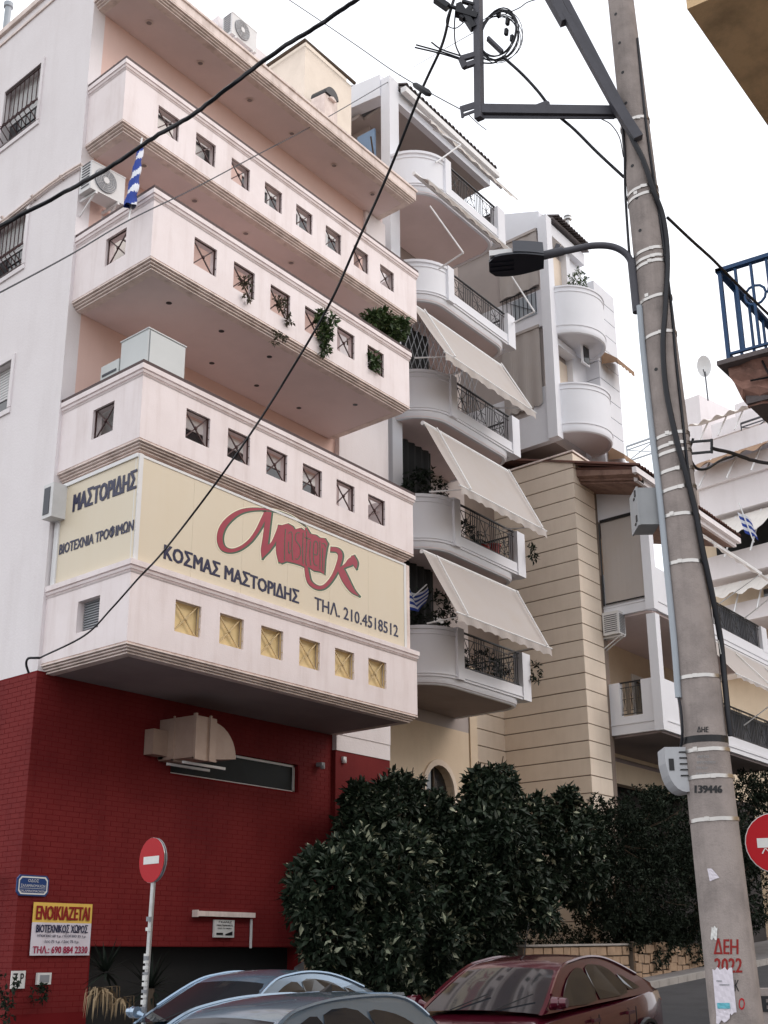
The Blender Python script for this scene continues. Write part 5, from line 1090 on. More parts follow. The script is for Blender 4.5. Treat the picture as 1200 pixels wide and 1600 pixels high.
mb = MB(); mb.tube([(p.x+.1, p.y, pz(1103, 612)), (p.x+.05, p.y, p.z-.3)], .04, 6); mb.tube([p-vv*.5, p+nn_*.7-vv*.35], .03, 5); part('mast', mb, 'lampg', di)
p = at_D(1167, 808, 57); ff = thing('striped_flag', 'small blue and white striped flag on the far building', 'flag', tuple(p)); mb = MB()
for j in range(6):
    for i in range(5):
        q = [];
        for di_, dj in ((0, 0), (1, 0), (1, 1), (0, 1)):
            u, v = (i+di_)/5, (j+dj)/6; c_ = p+RT*(.55*u-.35+.25*(1-v))+Vector((0, 0, -.75+1.0*v-.35*u)); q.append(c_+Vector((.06*math.sin(u*8), .06*math.cos(u*6), 0)))
        mb.m = j % 2; mb.add(q, [(0, 1, 2, 3)])
part('cloth', mb, ['flagb', 'flagw'], ff); mb = MB(); mb.tube([p+Vector((0, 0, .7))-RT*.3, p+RT*.2+Vector((0, 0, -1.2))], .03, 5); part('flag_pole', mb, 'alu', ff)
# low block behind, closing the view between the far building and the street
mb = MB(); mb.box(30, 60, 8, 30, -1, 8); solo('house', mb, 'cream', 'low cream house block behind the trees at the end of the street', 'building')
# ================================================================== concrete pole, its fittings and the cables
PX_, PY_ = -4.645, -10.05; PA = math.degrees(math.atan2(-RT.y, -RT.x))       # bracket plane runs across the street
_pb, _pt = at_d(1146, 1550, 8.0), at_d(970, 0, 8.0)
def pax(z):
    t = (z-_pb.z)/(_pt.z-_pb.z); return _pb.x+(_pt.x-_pb.x)*t, _pb.y+(_pt.y-_pb.y)*t
def depth_at(z): return (Vector((PX_, PY_, z))-CP).dot(FW)
_pr = []
for py, wpx in ((0, 40), (300, 46), (480, 52), (750, 60), (1000, 69), (1230, 73), (1400, 77), (1550, 79)):
    z = at_d(1000+.09*py, py, 8.0).z; _pr.append((z, wpx/2*depth_at(z)/FPX))
_c = np.polyfit([a for a, b in _pr], [b for a, b in _pr], 1)
def prad(z): return float(_c[1]+_c[0]*z)
pole = thing('utility_pole', 'tall tapering concrete utility pole with steel straps and painted lettering', 'utility pole', (PX_, PY_, -.3))
mb = MB(); zs = np.linspace(-.4, 12.5, 40); mb.tube([(*pax(z), z) for z in zs], [prad(z) for z in zs], 28); part('shaft', mb, 'conc', pole, smooth=60)
def onpole(px, py, lift=0.0):
    d = ray(px, py); z = 3.0
    for _ in range(8):
        r = prad(z)+lift; ax_, ay_ = pax(z); ox, oy = CP.x-ax_, CP.y-ay_; a = d.x*d.x+d.y*d.y; b = 2*(ox*d.x+oy*d.y); c = ox*ox+oy*oy-r*r; D_ = b*b-4*a*c
        t = (-b-math.sqrt(max(D_, 0)))/(2*a); z = CP.z+d.z*t
    return CP+d*t
def poley(py): return onpole(960+.113*py if py < 600 else 975+.113*py*.93, py).z
for i, (x, y) in enumerate(((962, 22), (968, 67), (973, 113), (978, 161), (988, 259), (995, 309), (1000, 360), (1007, 412), (1013, 467), (1025, 577))):
    p = onpole(x, y); n = Vector((p.x-pax(p.z)[0], p.y-pax(p.z)[1], 0)).normalized(); mb = MB(); mb.tube([p-n*.02, p+n*.0015], .0125, 10); part('bolt_hole', mb, 'black', pole)
strap_y = [183, 290, 301, 387, 399, 407, 461, 518, 676, 692, 703, 731, 760, 802, 876, 1055, 1170, 1212, 1279]
for y in strap_y:
    cxp = 971+.1085*y; p = onpole(cxp, y); z = p.z; r = prad(z)
    tilt = .035 if y < 800 else .006; mb = MB(); n = 36
    P = []
    for lo in (-.011, .011):
        for rr in (r+.001, r+.005):
            P.append([(pax(z)[0]+rr*math.cos(t), pax(z)[1]+rr*math.sin(t), z+lo+tilt*math.cos(t-math.radians(PA+180))*.7+.001*math.sin(t*7)) for t in np.linspace(0, 2*math.pi, n+1)[:-1]])
    vs = P[0]+P[1]+P[3]+P[2]; mb.add(vs, [(a*n+i, a*n+(i+1) % n, ((a+1) % 4)*n+(i+1) % n, ((a+1) % 4)*n+i) for a in range(4) for i in range(n)])
    part('strap', mb, 'strap', pole, smooth=30)
    bq = onpole(cxp+random.uniform(-12, 12), y, .006); nn = Vector((bq.x-pax(z)[0], bq.y-pax(z)[1], 0)).normalized(); mb = MB(); tt = Vector((-nn.y, nn.x, 0)); mb.bar(bq-tt*.014, bq+tt*.014, .006, .024); part('strap_buckle', mb, 'strap', pole)
mb = MB(); z = onpole(1107, 1153).z; mb.lathe([(prad(z)+.002, z-.02), (prad(z)+.003, z+.02)], (*pax(z), 0), 28); part('tape_band', mb, 'black', pole)
def pole_text(nm, s, px0, px1, pyt, pyb, matn, bold=.1):
    """lettering wrapped on the shaft"""
    tmp = MB(); text_mb(tmp, s, (0, 0, 0), (1, 0, 0), (0, 0, 1), 0, 1, 0, 1, (0, 0, 0), bold); mb = MB(); vs = []
    for k, (x, y, z) in enumerate(tmp.v): vs.append(tuple(onpole(px0+(px1-px0)*x, pyb+(pyt-pyb)*z, .0025+.0006*((k*0)))))
    mb.v = vs; mb.f = tmp.f; mb.mi = tmp.mi; part(nm, mb, matn, pole)
for a in (('painted_name', 'ΔΗΕ', 1089, 1107, 1135, 1144, 'black'), ('painted_year', '2020', 1083, 1103, 1149, 1158, 'black'), ('painted_number', '139446', 1085, 1129, 1227, 1239, 'black'), ('painted_name', 'ΔΕΗ', 1115, 1154, 1466, 1491, 'inkr'), ('painted_year', '2022', 1116, 1160, 1497, 1520, 'inkr'), ('painted_letter', 'K', 1148, 1155, 1531, 1549, 'black'), ('painted_letter', 'O', 1154, 1164, 1559, 1578, 'signred')):
    pole_text(*a, bold=.03 if a[0] != 'painted_number' else .05)
for k in range(4): pole_text('stencil_line', ['ΕΛΕΓΧΟΣ', 'ΕΜΠΟΤΙΣΜΟΥ', 'ΣΤΥΛΟΥ', 'ΔΙΚΤΥΟΥ'][k], 1090-k, 1106+[2, 12, 0, 12][k], 1180+k*9, 1184+k*9, 'boxg', bold=0)
def pole_sheet(nm, lb, pts, matn, lift, nx=8, ny=8, cat='notice', par=None, jag=0):
    """paper stuck round the shaft; pts = four photo corners"""
    mb = MB(); vs = []
    for j in range(ny+1):
        for i in range(nx+1):
            u, v = i/nx, j/ny; x = (pts[0][0]*(1-u)+pts[1][0]*u)*(1-v)+(pts[3][0]*(1-u)+pts[2][0]*u)*v; y = (pts[0][1]*(1-u)+pts[1][1]*u)*(1-v)+(pts[3][1]*(1-u)+pts[2][1]*u)*v
            if j in (0, ny): y += jag*math.sin(i*2.3)*1.5
            vs.append(onpole(x, y, lift+.0015*math.sin(i*1.7+j*2.1)+.0015))
    mb.add(vs, [(j*(nx+1)+i, j*(nx+1)+i+1, (j+1)*(nx+1)+i+1, (j+1)*(nx+1)+i) for j in range(ny) for i in range(nx)])
    return solo(nm, mb, matn, lb, cat) if par is None else part(nm, mb, matn, par)
nt_ = pole_sheet('torn_notice', 'torn white paper notice with turquoise foot stuck on the concrete pole', [(1113, 1514), (1144, 1513), (1151, 1583), (1119, 1585)], 'paperw', .004, jag=2)
pole_sheet('turquoise_strip', None, [(1120, 1567), (1140, 1567), (1141, 1576), (1121, 1576)], 'cyan', .009, 4, 2, par=nt_); pole_sheet('paper_tail', None, [(1119, 1577), (1141, 1578), (1140, 1594), (1119, 1599)], 'paperw', .006, 5, 4, par=nt_, jag=2)
for (a, b_, y) in ((1119, 1128, 1532), (1124, 1140, 1538)): pole_sheet('print_line', None, [(a, y), (b_, y), (b_, y+1.6), (a, y+1.6)], 'acg', .009, 3, 1, par=nt_)
pole_sheet('torn_sticker', 'small torn white sticker half way down the concrete pole', [(1105, 1357), (1112, 1357), (1124, 1371), (1109, 1377)], 'paperw', .003, 4, 4)
pole_sheet('torn_sticker', 'torn grey tape remnant just above the red lettering on the pole', [(1112, 1448), (1121, 1449), (1120, 1468), (1110, 1467)], 'signw', .003, 4, 4, jag=1.5)
pole_sheet('torn_sticker', 'narrow white paper strip hanging on the left edge of the pole above the wrapped cables', [(1122, 1000), (1126, 1000), (1130, 1022), (1126, 1022)], 'signw', .02, 2, 4)
# conduit and cables running down the shaft
def run(nm, lb, pts, r, matn, lift, cat='cable', n=8, D=None):
    P = cmr([onpole(x, y, lift) for x, y in pts], 5); mb = MB(); mb.tube(P, r, n); return solo(nm, mb, matn, lb, cat, smooth=60)
run('conduit', 'blue grey plastic conduit down the left side of the concrete pole', [(999, 478), (1005, 550), (1019, 680), (1030, 770), (1042, 890), (1053, 1000), (1060, 1090)], .021, 'pvc', .015, 'conduit')
run('pole_cable', 'short black cable leaving the conduit end towards the rounded box', [(1059, 1085), (1064, 1110), (1066, 1150), (1061, 1185)], .009, 'rubber', .02)
run('pole_cable', 'thick black cable bundle running down the front of the concrete pole', [(968, 160), (985, 210), (1005, 250), (1022, 300), (1036, 340), (1043, 400), (1040, 480), (1036, 540), (1041, 610), (1058, 690), (1072, 740), (1087, 800), (1098, 860), (1113, 930), (1126, 1000), (1131, 1050), (1137, 1110), (1142, 1150)], .019, 'rubber', .024)
run('pole_cable', 'second black cable following the right edge of the concrete pole', [(996, 60), (1008, 180), (1020, 270), (1031, 340), (1048, 470), (1056, 560), (1066, 650), (1076, 740), (1092, 830)], .010, 'rubber', .006)
run('pole_cable', 'thin dark cable hugging the left edge of the pole above the lamp arm', [(972, 190), (976, 240), (977, 300), (982, 380), (984, 400)], .010, 'rubber', .012)
def onb(px, py, off=0.0): return at_l(px, py, (PX_, PY_), PA)+FW*off
def barb(mb, pts, w_, h=None):
    for a, c in zip(pts[:-1], pts[1:]): mb.bar(onb(*a), onb(*c), w_, h or w_)
br = thing('pole_bracket', 'dark steel cross arm bracket with vertical post carried by the concrete pole', 'bracket', (PX_, PY_, 7.0))
mb = MB(); mb.bar(onb(746, 172), onb(968, 175), .055, .075); mb.bar(onb(748, 183), onb(960, 184), .012, .02); part('cross_arm', mb, 'iron2', br)
mb = MB(); mb.bar(onb(746, -60), onb(749, 186), .055, .055); part('vertical_post', mb, 'iron2', br)
mb = MB(); mb.bar(onb(846, -20, -.05), onb(880, 40, -.05), .08, .05); mb.bar(onb(868, 5, -.06), onb(972, 196, -.08), .06, .045); mb.bar(onb(880, 0, -.03), onb(975, 185, -.05), .05, .05); mb.bar(onb(955, 165, -.1), onb(992, 225, -.12), .07, .07); part('strut', mb, 'iron2', br)
mb = MB(); mb.bar(onb(720, 171), onb(746, 163), .012, .05); mb.bar(onb(722, 181), onb(746, 172), .012, .02); mb.bar(onb(721, 168), onb(723, 184), .012, .02); part('wire_clamp', mb, 'iron2', br)
mb = MB(); mb.bar(onb(720, 92), onb(748, 84), .03, .04); mb.bar(onb(724, 104), onb(748, 96), .03, .04); mb.bar(onb(721, 92), onb(727, 106), .04, .04); part('wire_clamp', mb, 'iron2', br)
mb = MB(); mb.bar(onb(835, 168), onb(856, 160), .02, .03); mb.bar(onb(855, 160), onb(857, 172), .02, .03); part('lug', mb, 'iron2', br)
mb = MB()
for a, c, w_ in (((680, -2), (700, 12), .06), ((712, 18), (745, 28), .07), ((716, 8), (740, 45), .06), ((720, 30), (736, 12), .05), ((690, 5), (716, 14), .025), ((722, 2), (742, 8), .03), ((728, 30), (742, 46), .03)): mb.bar(onb(*a), onb(*c), w_, w_*.7)
solo('cable_clamps', mb, 'rubber', 'cluster of dark cable clamps and splices left of the bracket post at the top', 'clamp', kind=None)
cw = MB()
for k in range(9):
    cx, cy = 780+random.uniform(-3, 3), 54+random.uniform(-3, 3); rx, ry = 25+k*1.5, 39+random.uniform(-4, 5); ph = .35+random.uniform(-.1, .1); pts = []
    for t in np.linspace(0, 2*math.pi, 26):
        x, y = rx*math.cos(t), ry*math.sin(t); pts.append(onb(cx+x*math.cos(ph)-y*math.sin(ph), cy+x*math.sin(ph)+y*math.cos(ph), random.uniform(-.002, .002)+.008*k))
    cw.tube(pts, .0055 if k < 5 else .003, 5, caps=False)
coil = solo('cable_coil', cw, 'rubber', 'coil of spare black cable hanging right of the bracket post', 'cable coil', smooth=60)
for x, y in ((794, 32), (792, 48), (801, 58), (780, 20)):
    mb = MB(); mb.bar(onb(x, y-4, .02), onb(x-1, y+5, .02), .03, .022); part('cable_tie_block', mb, 'rubber', coil)
mb = MB(); mb.bar(onb(762, 60), onb(785, 82), .045, .02); part('splice_plate', mb, 'iron2', coil)
def wire(nm, lb, pts, r, matn='rubber', n=6, wob=0.0, **k):
    P = cmr([Vector(p) for p in pts], 8)
    if wob: P = [p+Vector((random.uniform(-wob, wob), random.uniform(-wob, wob), random.uniform(-wob, wob))) for p in P]
    mb = MB(); mb.tube(P, r, n); return solo(nm, mb, matn, lb, 'cable', smooth=60, **k)
def bet(pts, Da, Db):   # points of a span whose distance grows evenly from Da to Db
    n = len(pts); L = [0]
    for a, b in zip(pts[:-1], pts[1:]): L.append(L[-1]+math.hypot(a[0]-b[0], a[1]-b[1]))
    return [at_d(x, y, 1/((1-l/L[-1])/Da+l/L[-1]/Db)) for (x, y), l in zip(pts, L)]
wire('thick_cable', 'thick twisted black cable crossing the top left in front of the corner building', bet([(-60, 383), (0, 353), (90, 306), (170, 262), (240, 215), (300, 180), (360, 135), (430, 82), (500, 38), (560, -2), (620, -42)], 11, 8), .019, wob=.004)
wire('thin_wire', 'thin wire rising from the left edge to the gable of the pale blue building', bet([(-40, 478), (0, 457), (110, 398), (200, 345), (300, 296), (400, 243), (500, 190), (615, 123)], 13, 27.5), .010)
wire('thin_wire', 'faint thin wire between the gable and the bracket post', bet([(615, 123), (680, 85), (745, 48)], 27.5, 8), .003)
pA = Vector((.28, 2.02, 5.95)); q = bet([(62, 1028), (132, 993), (175, 950), (215, 905), (255, 862), (330, 765), (400, 665), (460, 570), (515, 475), (560, 375), (607, 270), (657, 145), (690, 72), (703, 20), (712, -10)], 19.0, 8.3)
sv = wire('service_cable', 'black service cable sagging from the red wall corner up past the splice box', q, .013)
mb = MB(); mb.tube(cmr([at_d(45, 1052, 19.15), at_d(41, 1038, 19.1), at_d(44, 1029, 19.0), at_d(55, 1028, 18.95), at_d(62, 1028, 19.0)], 5), .018, 6); part('cable_loop', mb, 'rubber', sv, smooth=60)
a, b = at_d(649, 133, 8.85), at_d(668, 145, 8.8); mb = MB(); mb.tube([a-(b-a)*.15, a, b, b+(b-a)*.2], [.012, .024, .03, .02], 10); part('splice_box', mb, 'rubber', sv, smooth=50)
wire('thin_wire', 'thin wire descending from the top edge into the splice box and the bracket clamp', bet([(440, -8), (500, 32), (560, 73), (610, 108), (649, 132), (690, 155), (722, 172)], 9.5, 8.1), .0045)
wire('thin_wire', 'short loose wire end below the bracket clamp', [onb(733, 180), onb(748, 194), onb(760, 203)], .003)
wire('drop_cable', 'green black cable from the coil across the cross arm to the concrete pole', [onb(785, 88), onb(815, 115), onb(840, 142), onb(868, 172, .05), onb(900, 200, .05), onb(935, 235, .05), onb(977, 274, .05)], .011)
for k, (y0, y1, x0) in enumerate(((66, 84, 674), (70, 88, 650), (74, 90, 648))):
    wire('stub_wire', ['upper cut wire stub pointing left from the bracket clamp', 'middle cut wire stub pointing left from the bracket clamp', 'lowest cut wire stub pointing left from the bracket clamp'][k], [onb(x0, y0), onb(690, (y0+y1)/2+2), onb(722, y1+4)], .006)
for k, pts in enumerate(([(713, 10), (710, 40), (712, 70), (722, 92)], [(712, -5), (700, 22), (698, 38), (712, 44), (730, 30)], [(748, 90), (770, 94), (788, 88)], [(748, 98), (772, 98), (790, 86)], [(790, 22), (812, 12), (828, 2), (870, -8)])):
    wire('jumper_wire', ['looping jumper wire left of the bracket post', 'thin curled jumper wire at the cable clamps', 'upper jumper wire from the post to the coil foot', 'lower jumper wire from the post to the coil foot', 'thin wire leaving the coil to the upper right'][k], [onb(*p) for p in pts], .004 if k in (1, 4) else .006)
wire('thin_wire', 'thin slack wire from the bracket to the left edge of the pole', [onb(940, 186), onb(955, 195), onb(968, 215), onb(974, 245)], .004)
e = at_d(1200, 490, 11.5)
wire('drop_cable', 'dark cable from the pole to the corner of the blue balcony railing', [onpole(1043, 340, .03)]+bet([(1043, 340), (1080, 375), (1110, 402), (1128, 420), (1160, 452), (1215, 505)], 8.0, 9.6)[1:], .012)
wb = thing('wire_hook', 'small black rod hook carrying a cable on the right side of the pole', 'bracket', tuple(at_d(1090, 690, 8)))
hk = lambda x, y: at_d(x, y, 8.0)
for a, c in (((1062, 692), (1113, 688)), ((1066, 710), (1110, 706)), ((1112, 686), (1112, 708))):
    mb = MB(); mb.bar(hk(*a), hk(*c), .014); part('hook_rod', mb, 'black', wb)
wire('drop_cable', 'twisted black cable leaving the rod hook to the right edge', bet([(1112, 700), (1150, 710), (1175, 719), (1215, 727)], 8, 8.6), .012, wob=.002)
wire('drop_cable', 'black cable loop drooping between the pole and the rod hook', bet([(1083, 685), (1077, 710), (1088, 731), (1105, 732), (1125, 720), (1150, 711)], 8, 8.3), .009)
# street lamp
sl = thing('street_lamp', 'grey street lamp with flat head on a curved arm strapped to the concrete pole', 'street lamp', tuple(onpole(1000, 480)))
LA = PA-6; lp = lambda x, y: at_l(x, y, (PX_, PY_), LA)
mb = MB(); mb.tube(cmr([lp(994, 486), lp(991, 440), lp(987, 412), lp(976, 395), lp(955, 385), lp(925, 384), lp(890, 391), lp(848, 399)], 6), .024, 10); part('arm', mb, 'iron2', sl, smooth=60)
mb = MB(); mb.tube([lp(996, 488), lp(988, 410)], .034, 10); mb.bar(lp(985, 410), lp(1000, 412), .06, .02); mb.bar(lp(990, 482), lp(1004, 480), .06, .02); part('sleeve', mb, 'iron2', sl, smooth=50)
mb = MB(); mb.tube([lp(880, 392), lp(846, 400)], .032, 10); mb.bar(lp(872, 382), lp(866, 398), .02, .03); part('spigot', mb, 'iron2', sl, smooth=50)
h0 = lp(849, 400); h1 = lp(765, 408); ax = (h1-h0).normalized(); sd_ = ax.cross(Vector((0, 0, 1))).normalized(); up_ = sd_.cross(ax); Lh = (h1-h0).length
def hp(u, v, w_): return h0+ax*u*Lh+sd_*v+up_*w_
def headmesh(mb, u0, u1, wf, zt, zb, n=10):
    a = []; b = []
    for u in np.linspace(u0, u1, n):
        a.append(u)
    top = [hp(u, wf(u), zt) for u in a]+[hp(u, -wf(u), zt) for u in reversed(a)]; bot = [hp(u, wf(u)*1.05, zb) for u in a]+[hp(u, -wf(u)*1.05, zb) for u in reversed(a)]; mb.hexa(bot, top)
wf = lambda u: .085+.06*math.sin(min(1, max(0, u))*math.pi*.8)
mb = MB(); headmesh(mb, 0.0, .56, wf, .06, -.03); part('gear_housing', mb, 'lampg', sl)
mb = MB(); headmesh(mb, .0, 1.02, lambda u: wf(u)*(1 if u < .9 else 1-(u-.9)*4), -.03, -.05); part('head_underside', mb, 'lampd', sl)
mb = MB(); headmesh(mb, .58, 1.0, lambda u: .12, .015, -.03); part('led_cover', mb, 'lampl', sl)
mb = MB(); c = hp(.25, 0, .06); mb.lathe([(.028, 0), (.028, .025), (.02, .035)], tuple(c), 12); part('sensor_cap', mb, 'black', sl)
for v in (-.06, .0, .06):
    mb = MB(); mb.bar(hp(.56, v, -.05), hp(1.0, v, -.05), .012, .016); part('cooling_fin', mb, 'lampd', sl)
# grey boxes on the pole
def px_box(nm, lb, pts, dn, matn, cat='box'): pass
bx = thing('junction_box', 'grey square junction box on two perforated arms at mid height of the pole', 'junction box', tuple(at_d(1008, 830, 8.05)))
Zt, Zb = at_d(1008, 768, 8.0).z, at_d(1010, 825, 8.0).z; c = at_d(993, 800, 8.0); fb = Fr((c.x, c.y, 0), math.degrees(math.atan2(RT.y, RT.x)))
mb = MB(fb); mb.box(0, .13, -.09, .13, Zb, Zt); mb.box(-.006, .006, -.095, .135, Zb-.006, Zt+.006); part('casing', mb, 'boxg', bx)
for z in (Zb+.03, Zt-.05):
    mb = MB(fb); mb.box(-.012, -.004, -.07, -.04, z, z+.04); mb.box(-.012, -.004, -.03, .0, z-.012, z+.0); part('latch', mb, 'black', bx)
for z in (Zb+.03, Zt-.06):
    mb = MB(fb); mb.box(.13, .27, .0, .012, z, z+.035); mb.m = 1
    for k in range(3): mb.box(.15+k*.035, .165+k*.035, -.003, .0, z+.01, z+.025)
    part('mounting_arm', mb, ['steel', 'black'], bx)
mb = MB(fb); mb.tube([(.14, .05, Zb+.1), (.2, .05, Zb+.13), (.21, .05, Zt-.05)], .018, 6); part('box_cable', mb, 'rubber', bx)
rbx = thing('service_box', 'light grey service box with rounded lower front near the painted number on the pole', 'service box', tuple(at_d(1055, 1245, 8.0)))
Zt, Zb = at_d(1040, 1171, 8.0).z, at_d(1060, 1240, 8.0).z; c = at_d(1036, 1200, 7.98); fb = Fr((c.x, c.y, 0), math.degrees(math.atan2(RT.y, RT.x)))
H_ = Zt-Zb; pr2 = [(0, 0), (0, -H_*.35)]+[(.005+.11*(1-math.cos(t)), -H_*.35-H_*.65*math.sin(t)) for t in np.linspace(.2, math.pi/2, 7)]+[(.165, -H_*.97), (.165, 0)]
mb = MB(fb); mb.hexa([(x, -.08, Zt+z) for x, z in pr2], [(x, .12, Zt+z) for x, z in pr2]); part('casing', mb, 'boxl', rbx)
mb = MB(fb); mb.box(.02, .05, -.084, -.08, Zt-.14, Zt-.07); part('lock', mb, 'black', rbx)
for k in range(5):
    mb = MB(fb); mb.box(.085, .15, -.086, -.08, Zt-.035-k*.035, Zt-.027-k*.035); part('vent_slot', mb, 'black', rbx)

# ================================================================== building on the near right: broken balcony slab, blue railing, ochre slab above
R_ = thing('apartment_building', 'old ochre building at the right edge with a cracked balcony slab', 'building', (2, -12, 0))
sc_ = at_d(1127, 565, 10); us = at_d(1072, 12, 9.0)
mb = MB(); mb.box(-1.2, 16, -18, -11.0, -.3, 13); part('wall', mb, 'ochre', R_)
zt = sc_.z
# slab with broken, eroded side
mb = MB(); n = 22; top = []; bot = []; vs = []
for j in range(6):
    for i in range(n+1):
        y = sc_.y-i*.12; v = j/5; z = zt-.04-.34*v; x = sc_.x+.06+.03*math.sin(i*1.7+j*3)+.05*v+random.uniform(-.018, .018)+(.10*v*v if i < 4 else .05*v)
        if i == 0: y += random.uniform(-.03, .0)-.10*v
        vs.append((x, y, z))
mb.add(vs, [(j*(n+1)+i, j*(n+1)+i+1, (j+1)*(n+1)+i+1, (j+1)*(n+1)+i) for j in range(5) for i in range(n)]); sl_ = part('balcony_slab_edge', mb, 'crack', R_)
for k, pts in enumerate(([(0.32, -.06), (.36, -.2), (.5, -.24), (.52, -.34)], [(0.2, -.2), (.4, -.215), (.6, -.17), (.8, -.19), (1.1, -.13)], [(.42, -.04), (.38, -.1), (.44, -.2)])):
    mb = MB(); mb.tube([(sc_.x+.052+.0+.05*(-z/.38), sc_.y-y, zt+z) for y, z in pts], .009, 4); part('crack', mb, 'black', sl_)
mb = MB(); mb.box(sc_.x-.03, sc_.x+8, -16, sc_.y+.03, zt-.04, zt); part('slab_drip_edge', mb, 'greyc', R_)
mb = MB(); mb.box(sc_.x+.16, sc_.x+8, -16, sc_.y-.12, zt-.36, zt-.04); part('balcony_slab', mb, 'greyc', R_)
zu = us.z; mb = MB(); mb.box(us.x+.02, us.x+9, -16, us.y, zu, zu+.16); part('upper_slab', mb, 'ochre', R_); mb = MB(); mb.box(us.x-.02, us.x+9, -16, us.y+.02, zu+.16, zu+.24); part('upper_slab_edge', mb, 'crack', R_)
br_ = thing('blue_railing', 'blue painted iron balcony railing on the cracked slab at the right edge', 'railing', (sc_.x, sc_.y, zt))
hr_ = at_d(1125, 421, 10).z-zt
x0, y0 = sc_.x+.05, sc_.y-.05
mb = MB(); mb.bar((x0-.03, y0, zt+hr_), (x0+6, y0, zt+hr_), .06, .035); mb.bar((x0, y0+.03, zt+hr_+.001), (x0, y0-4, zt+hr_+.001), .06, .035); part('top_rail', mb, 'blue', br_)
mb = MB(); mb.bar((x0, y0, zt+.07), (x0+6, y0, zt+.07), .03, .02); mb.bar((x0+.001, y0, zt+.071), (x0+.001, y0-4, zt+.071), .03, .02); part('bottom_rail', mb, 'blue', br_)
for k in range(22):
    mb = MB(); a = (x0, y0-k*.135) if k < 14 else (x0+(k-13)*.35, y0); mb.bar((a[0], a[1], zt+.0 if k == 0 else zt+.07), (a[0], a[1], zt+hr_), .022 if k else .032); part('baluster', mb, 'blue', br_)
for k in range(5):
    mb = MB(); yb_ = y0-.28-k*.2; zz = zt+hr_-.22-.0*k; mb.tube([(x0, yb_+.09*math.cos(t), zz+.09*math.sin(t)-.1) for t in np.linspace(0, 2*math.pi, 13)], .012, 5, caps=False); part('scroll', mb, 'blue', br_)
